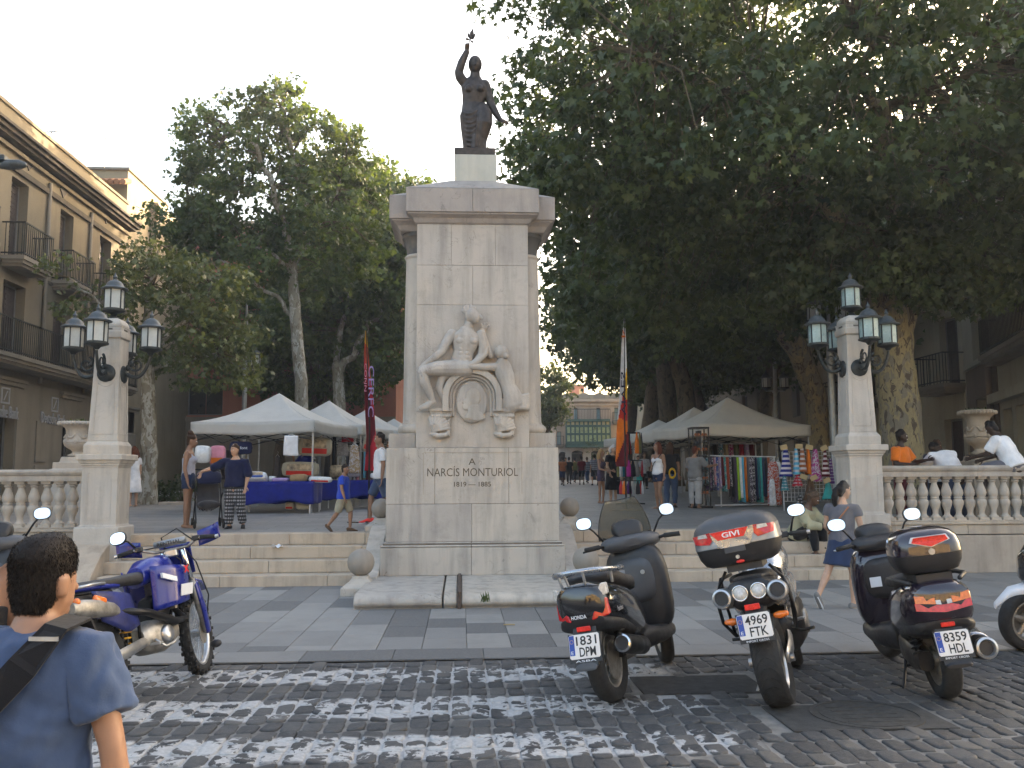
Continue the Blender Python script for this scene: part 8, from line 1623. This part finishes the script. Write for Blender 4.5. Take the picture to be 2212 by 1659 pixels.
wt = person('woman in a white tank top and denim shorts with a black cross strap bag', p, R(-60), h, dict(head=(-25, 8), armR=((-.15, -.05, -1), (.1, -.35, -.95)), armL=((.15, .1, -1), (.05, -.2, -1)), legL=((.02, -.16, -1), (0, .22, -1)), legR=((-.05, .05, -1), (0, .1, -1))), ('white', -1, -.02, .012), ('dark denim', .22, .015), None, ('long', 'auburn'), 'tan', 'sandal', female=True, b=1.0)
pb_ = thing('crossbody_bag', 'small black bag on a cross strap worn by the white tank top woman', 'bag', p, R(-60)); mb = MB(); k_ = h/1.7; mb.tube([(.16*k_, -.05*k_, 1.40*k_), (.02*k_, -.165*k_, 1.18*k_), (-.14*k_, -.13*k_, .98*k_)], .010, 6); mb.build('strap', cl('black'), pb_, True); mb = MB(); mb.box((-.19*k_, -.12*k_, .88*k_), (.07, .22, .18)); mb.build('pouch', cl('black'), pb_, bev=.02)
p, h = stand(1450, 1096, 957)
person('woman with long brown hair in a black top and jeans', p, R(160), h, dict(armL=((.2, .0, -1), (-.5, -.6, .1)), armR=((-.15, 0, -1), (0, -.15, -1))), ('black', .3, -.03, .015), ('denim', .95, .015), None, ('long', 'brown'), 'tan', ('black',), female=True)
pq = thing('yellow_bag', 'small bright yellow ring bag held by the woman in jeans', 'bag', (p[0]-.02, p[1]-.28, p[2]+.86), 0); mb = MB(); mb.torus((0, 0, 0), .075, .02, 20, 8, 'y', 0, 1); mb.v = [(a, b_, c_*1.5) for a, b_, c_ in mb.v]; mb.build('ring_handle', cl('yellow'), pq, True)
p, h = stand(1393, 1056, 979)
person('woman in a grey flowered tunic carrying a green bag', p, R(10), h, dict(armR=((-.2, 0, -1), (0, -.1, -1))), ('light grey', .6, -.18, .035, 'floral'), ('black', .95, .02), None, ('bob', 'dark'), 'tan', 'black', vox=.022, female=True)
gb_ = thing('shopping_bag', 'turquoise green bag in the hand of the woman in the grey tunic', 'bag', (p[0]-.32, p[1]-.1, p[2]+.30)); mb = MB(); mb.loft([(0, 0, 0), (0, 0, .18), (0, 0, .36)], [(.19, .10), (.20, .11), (.10, .04)], 12, (1, 0, 0)); mb.build('sack', cl('turquoise'), gb_, True); mb = MB(); mb.tube([(-.06, 0, .35), (0, 0, .5), (.06, 0, .35)], .01, 6); mb.build('handle', cl('turquoise'), gb_, True)
p, h = stand(1503, 1098, 966)
person('woman in loose grey clothes choosing at the sunglasses rack', p, R(135), h, dict(armL=((.15, -.1, -1), (.1, -.5, -.5)), armR=((-.4, -.5, -.7), (-.2, -.9, .1)), head=(-15, -8)), ('grey', .45, -.14, .03), ('light grey', .93, .03), None, ('short', 'auburn'), 'tan', 'sandal', female=True, b=1.08)
# --- far walkers
FARS = [(1215, 1052, 990, 'rust', .3, 'dark denim', .5, 'dark', 180, 'far walker in a rust top next to the monument edge'), (1229, 1044, 992, 'black', .4, 'black', .95, 'black', 170, 'far walker in black, second from the monument'), (1241, 1043, 990, 'olive', .4, 'charcoal', .95, 'dark', 185, 'far walker in an olive shirt among the crowd'), (1256, 1045, 986, 'wine red', .4, 'black', .5, 'black', 175, 'far walker in a dark red shirt'), (1268, 1044, 988, 'charcoal', .6, 'denim', .95, 'brown', 180, 'far walker in charcoal beside the checked shirt man'), (1284, 1047, 982, 'slate', .45, 'charcoal', .5, 'black', 182, 'man in a checked shirt and dark shorts walking away'), (1297, 1043, 990, 'white', .4, 'navy', .95, 'dark', 178, 'far walker in a white shirt left of the blond girl'), (1222, 1041, 992, 'teal', .4, 'khaki', .5, 'brown', 10, 'far walker in a teal top coming nearer'), (1378, 1046, 985, 'beige', .4, 'denim', .9, 'brown', 20, 'far walker in a beige shirt right of the stand'), (1412, 1050, 982, 'navy', .4, 'black', .9, 'dark', 170, 'far walker in navy behind the white tank top woman')]
for k, (px, pf, pt, c1, sl_, c2, lg, hc_, rz, lab) in enumerate(FARS):
    Yf = 46+(k*3.7) % 9; q = gY(px, 1000, Yf); p = (q.x, Yf, PZ(Yf)); h = gY(px, pt, Yf).z-PZ(Yf); person(lab, p, R(rz), max(1.5, min(1.85, h)), dict(WALK) if k % 2 else dict(legL=WALK['legR'], legR=WALK['legL']), (c1, sl_, -.06, .02, 'check' if 'checked' in lab else None), (c2, lg, .015), None, ('short', hc_), 'olive' if k % 3 else 'brown', 'black', vox=.03, face=False, group='walkers far down the avenue')
# --- on the steps
p = (gz(1757, 1172, .56).x, STEP_Y+2*TREAD+.24, RISE*3)
person('woman in a beige jacket and black trousers sitting on the steps', (p[0], p[1], p[2]-.02), R(38), 1.66, dict(hip=(0, .05, .10), torso=(.05, -.42, .9), head=(25, -14), legL=((.16, -.85, .42), (0, -.15, -1)), legR=((-.1, -.88, .36), (.05, -.10, -1)), armL=((.1, -.6, -.7), (-.35, -.75, -.1)), armR=((-.18, -.5, -.8), (.5, -.75, -.1)), topname='jacket', footL=(.1, -1, -.02), footR=(-.05, -1, -.02)), ('sage', .95, -.04, .03), ('black', .97, .012), None, ('curly', 'grizzled'), 'brown', 'black', female=True, b=1.05)
p = gz(1826, 1312, .025); h = gY(1828, 1044, p.y).z-.025
gg = person('girl with a black ponytail in a grey T-shirt and denim skirt walking away', (p.x, p.y, .025), R(122), h, dict(torso=(0, -.06, 1), side=(1, .35, 0), head=(-15, -8), legL=((.05, .40, -.9), (.0, .62, -.8)), footL=(.0, -.55, -.85), legR=((-.03, -.10, -1), (0, .04, -1)), armR=((-.2, -.12, -1), (-.05, -.95, -.15)), armL=((.2, .05, -1), (.05, -.75, -.45))), ('slate', .22, -.04, .016), None, ('dark denim', .10, .34, .05), ('ponytail', 'black'), 'light', ('grey',), female=True, b=1.0, vox=.014)
k_ = h/1.7; sb = thing('bag_strap', 'thin brown bag strap across the back of the girl with the ponytail', 'bag', (p.x, p.y, .025), R(140)); mb = MB(); mb.tube([(-.13*k_, .085*k_, 1.38*k_), (.0, .145*k_, 1.2*k_), (.15*k_, .12*k_, 1.0*k_)], [.010]*3, 6); mb.build('strap', cl('rust'), sb, True)
# --- round the right balustrade
def plz(px, py, Y): q = gY(px, py, Y); return (q.x, Y, PZ(Y))
person('smiling man in an orange shirt standing behind the balustrade', plz(1946, 980, 15.4), R(38), gY(1950, 931, 15.4).z-PZ(15.4), dict(head=(35, 0), smile=1, armL=((.3, -.4, -.8), (-.1, -.9, .15)), armR=((-.2, 0, -1), (.3, -.8, 0))), ('orange', .4, -.06, .02), ('wine red', .95, .02), None, ('short', 'black'), 'dark', 'black', b=1.05)
person('man in a dark shirt with cropped hair bowed behind the balustrade', plz(2004, 980, 16.2), R(100), 1.55, dict(head=(10, -30), torso=(0, -.25, 1)), ('navy', .4, -.06, .02), ('denim', .95, .02), None, ('short', 'brown'), 'olive', 'black', vox=.02)
person('person with dark brown hair leaning forward behind the balustrade', plz(2024, 985, 15.6), R(150), 1.46, dict(head=(0, -30), torso=(0, -.35, 1)), ('white', .4, -.06, .02), ('charcoal', .95, .02), None, ('long', 'auburn'), 'brown', 'black', vox=.02, face=False)
person('man in a white T-shirt bent far forward behind the balustrade', plz(2055, 985, 15.2), R(-175), 1.74, dict(hip=(0, .1, .84), torso=(.10, -.62, .80), head=(0, -60), armL=((.2, -.7, -.7), (0, -.8, -.5)), armR=((-.3, -.6, -.7), (.0, -.7, -.6))), ('white', .42, -.06, .025), ('denim', .95, .02), None, ('short', 'black'), 'dark', 'black', b=1.12)
sp_ = gY(2188, 1000, 14.5)
person('man in a white T-shirt sitting on the right balustrade rail', (sp_.x, 14.46, 1.765-.095), R(-140), 1.72, dict(hip=(0, 0, .10), torso=(0, -.42, .9), head=(-5, -20), legL=((.1, -.95, -.05), (0, -.2, -1)), legR=((-.1, -.97, .0), (0, -.35, -.95)), armL=((.15, -.5, -.85), (-.1, -.9, -.2)), armR=((-.2, -.45, -.85), (.1, -.9, -.3))), ('white', .42, -.05, .03), ('slate', .97, .02), None, ('short', 'black'), 'dark', 'black', b=1.1)
# --- close to the camera
q = gY(93, 1300, 2.3); hb_ = gY(90, 1146, 2.3).z
boy = person('boy in a blue T-shirt seen from behind close to the camera', (q.x-.02, 2.3, 0), R(172), hb_, dict(torso=(0, -.02, 1), neck=-.05, head=(-14, 0), armR=((-.30, .02, -1), (-.12, -.12, -1)), armL=((.26, 0, -1), (.1, -.1, -1))), ('faded blue', .345, -.08, .026), ('dark denim', .6, .02), None, ('none', 'dark'), 'tan', 'black', vox=.0085, b=.95, face=False, fold=[(.011, 26, 11), (.0045, 70, 12)])
def short_hair(t, hc, hsd, hf, hu, n, m, seed, L=.016):
    """thousands of short strands over the back and crown of the head"""
    g = np.random.default_rng(seed); base = MB(); hd = lambda x, f, u: hc+hsd*x+hf*f+hu*u
    base.loft([hd(0, -.055, -.085), hd(0, -.042, -.03), hd(0, -.024, .02), hd(0, -.014, .06), hd(0, -.010, .095), hd(0, -.010, .120), hd(0, -.011, .137), hd(0, -.012, .146)], [(.046, .032), (.072, .058), (.080, .083), (.082, .098), (.077, .094), (.062, .08), (.044, .058), (.022, .03)], 20, hsd, 'f'); cap = fuse(base, .007, 3, .5); cap.build('hair', m, t, True, fix=False)
    V = np.array(cap.v); c_ = V.mean(0); idx = g.integers(0, len(V), n); P = V[idx]+g.normal(size=(n, 3))*.003; N = P-hc; N /= np.linalg.norm(N, axis=1, keepdims=True); D = N*.26+g.normal(size=(n, 3))*.12-hu*.8+hf*.1; D /= np.linalg.norm(D, axis=1, keepdims=True); W = np.cross(D, g.normal(size=(n, 3))); W /= np.linalg.norm(W, axis=1, keepdims=True); l = L*g.uniform(.5, 1.25, (n, 1)); P = P-N*.003
    VV = np.stack([P-W*.0006, P+W*.0006, P+D*l*.6+W*.0005+N*.001, P+D*l], 1).reshape(-1, 3); mb = MB(); mb.v = [tuple(q) for q in VV]; mb.f = [(4*i, 4*i+1, 4*i+2, 4*i+3) for i in range(n)]; mb.m = [0]*n; tag(mb.build('hair_strands', m, t, fix=False), kind='stuff')
def head_frame(P_, b=1.0):
    T = nrm(V_(*P_['torso'])); hip = V_(0, 0, .9); up = nrm(T*.6+V_(0, 0, 1)*.4); hy = P_['head'][0]; hf = nrm(V_(sin(R(hy)), -cos(R(hy)), 0)); hf = nrm(hf-up*np.dot(hf, up)); hs = np.cross(hf, up); hs = hs if hs[0] > 0 else -hs; Fw = V_(0, -1, 0); nk = hip+T*.535+Fw*.01; return nk+up*(.085-.05)+hf*.02+up*.075, hs, hf, up
short_hair(boy, *head_frame(dict(torso=(0, -.02, 1), head=(-14, 0))), 42000, 'hair_crop', 4, .0085)
kb = hb_/1.7; bs_ = thing('messenger_bag', 'black shoulder bag strap across the back of the near boy', 'bag', (q.x-.02, 2.3, 0), R(172)); mb = MB()
SPT = [(-.105, -.10, 1.365), (-.115, -.02, 1.445), (-.105, .07, 1.43), (-.06, .135, 1.34), (.03, .168, 1.22), (.12, .175, 1.09), (.20, .15, .96), (.24, .06, .86)]
RG = []
for i, p_ in enumerate(SPT):
    p_ = V_(*p_)*V_(1.06, 1.02, 1); a = V_(*SPT[max(0, i-1)]); c_ = V_(*SPT[min(len(SPT)-1, i+1)]); tg = nrm(c_-a); out = nrm(V_(p_[0]*.5, p_[1]*1.0, 0 if i > 2 else (.5 if i else .2))); wdir = nrm(np.cross(tg, out)); RG.append([p_*kb+wdir*.041*kb+out*.001, p_*kb+wdir*.041*kb+out*.008, p_*kb-wdir*.041*kb+out*.008, p_*kb-wdir*.041*kb+out*.001])
mb.rings(RG); o = mb.build('strap', cl('black'), bs_); o.location = (0, .0, 0)
mb = MB(); mb.box((.27*kb, .02*kb, .74*kb), (.10, .26, .22)); mb.build('pouch', cl('black'), bs_, bev=.02)
mb = MB(); c1, c2 = V_(*SPT[2])*V_(1.06, 1.05, 1)*kb, V_(*SPT[3])*V_(1.06, 1.05, 1)*kb; mb.box(tuple(c1*.72+c2*.28+V_(0, .010, .004)), (.085*kb, .004, .010)); o = mb.build('strap_ring', 'alloy', bs_)
q2 = gY(-112, 1250, 2.75)
person('woman with long dark hair and bare shoulder cut off by the left edge', (q2.x, 2.75, 0), R(195), 1.60, dict(armR=((-.25, 0, -1), (-.05, -.2, -1))), ('black', -1, -.05, .012), ('black', .95, .01), None, ('long', 'dark'), 'tan', 'black', vox=.011, female=True, b=1.08)
# ================================================================ SMALL THINGS
p = gz(598, 1181, RISE*3+.005); t = thing('paper_scrap', 'crumpled white paper scrap on the left steps', 'litter', (p.x, min(p.y, 14.4), RISE*3)); mb = MB(); g_ = np.random.default_rng(2)
mb.sheet(lambda u, v_: ((u-.5)*.16, (v_-.5)*.10, .02+.03*sin(u*7)*cos(v_*5)), 8, 6, .002); mb.build('paper', cl('white'), t)
for lab, px, py, z, n, s_ in (('small weed growing on the monument base slab', 1047, 1300, .14, 26, .10), ('green weed at the foot of the left steps', 712, 1262, .02, 40, .09), ('second green weed at the foot of the left steps', 752, 1260, .02, 40, .10)):
    q = gz(px, py, z); t = thing('weed', lab, 'weed', tuple(q)); mb = MB()
    for k in range(n):
        a = g_.uniform(0, 6.28); l = s_*g_.uniform(.5, 1.3); d = np.array((cos(a)*.5*l, sin(a)*.5*l, l)); b_ = np.array((g_.normal()*.03, g_.normal()*.02, 0)); w_ = np.array((-sin(a), cos(a), 0))*.008; mb.add([b_-w_*.4, b_+w_*.4, b_+d*.6+w_, b_+d, b_+d*.6-w_], [(0, 1, 2, 3, 4)])
    tag(mb.build('blades', 'leaf_mid', t, fix=False), kind='stuff')
q = gz(1100, 1351, .026); t = thing('stick', 'short dry stick lying on the paving in front of the monument', 'litter', tuple(q)); mb = MB(); mb.tube([(-.06, 0, .008), (.0, .005, .01), (.06, -.002, .008)], .007, 6); mb.build('wood', 'card_tan', t)
# ================================================================ VEIL HAZE: thin volume added to lift distant shadows like lens veil
mb = MB(); mb.b2(-330, 330, -260, 430, -1.1, 23.5); hz = mb.build('veil_haze', None); tag(hz, kind='stuff')
hm = bpy.data.materials.new('veil_haze'); hm.use_nodes = True; ht = hm.node_tree; ht.nodes.clear(); ho = ht.nodes.new('ShaderNodeOutputMaterial'); pv = ht.nodes.new('ShaderNodeVolumePrincipled')
pv.inputs['Color'].default_value = (.93, .95, 1, 1); pv.inputs['Density'].default_value = .0011; pv.inputs['Anisotropy'].default_value = .35; ht.links.new(pv.outputs[0], ho.inputs['Volume']); hz.data.materials.append(hm)
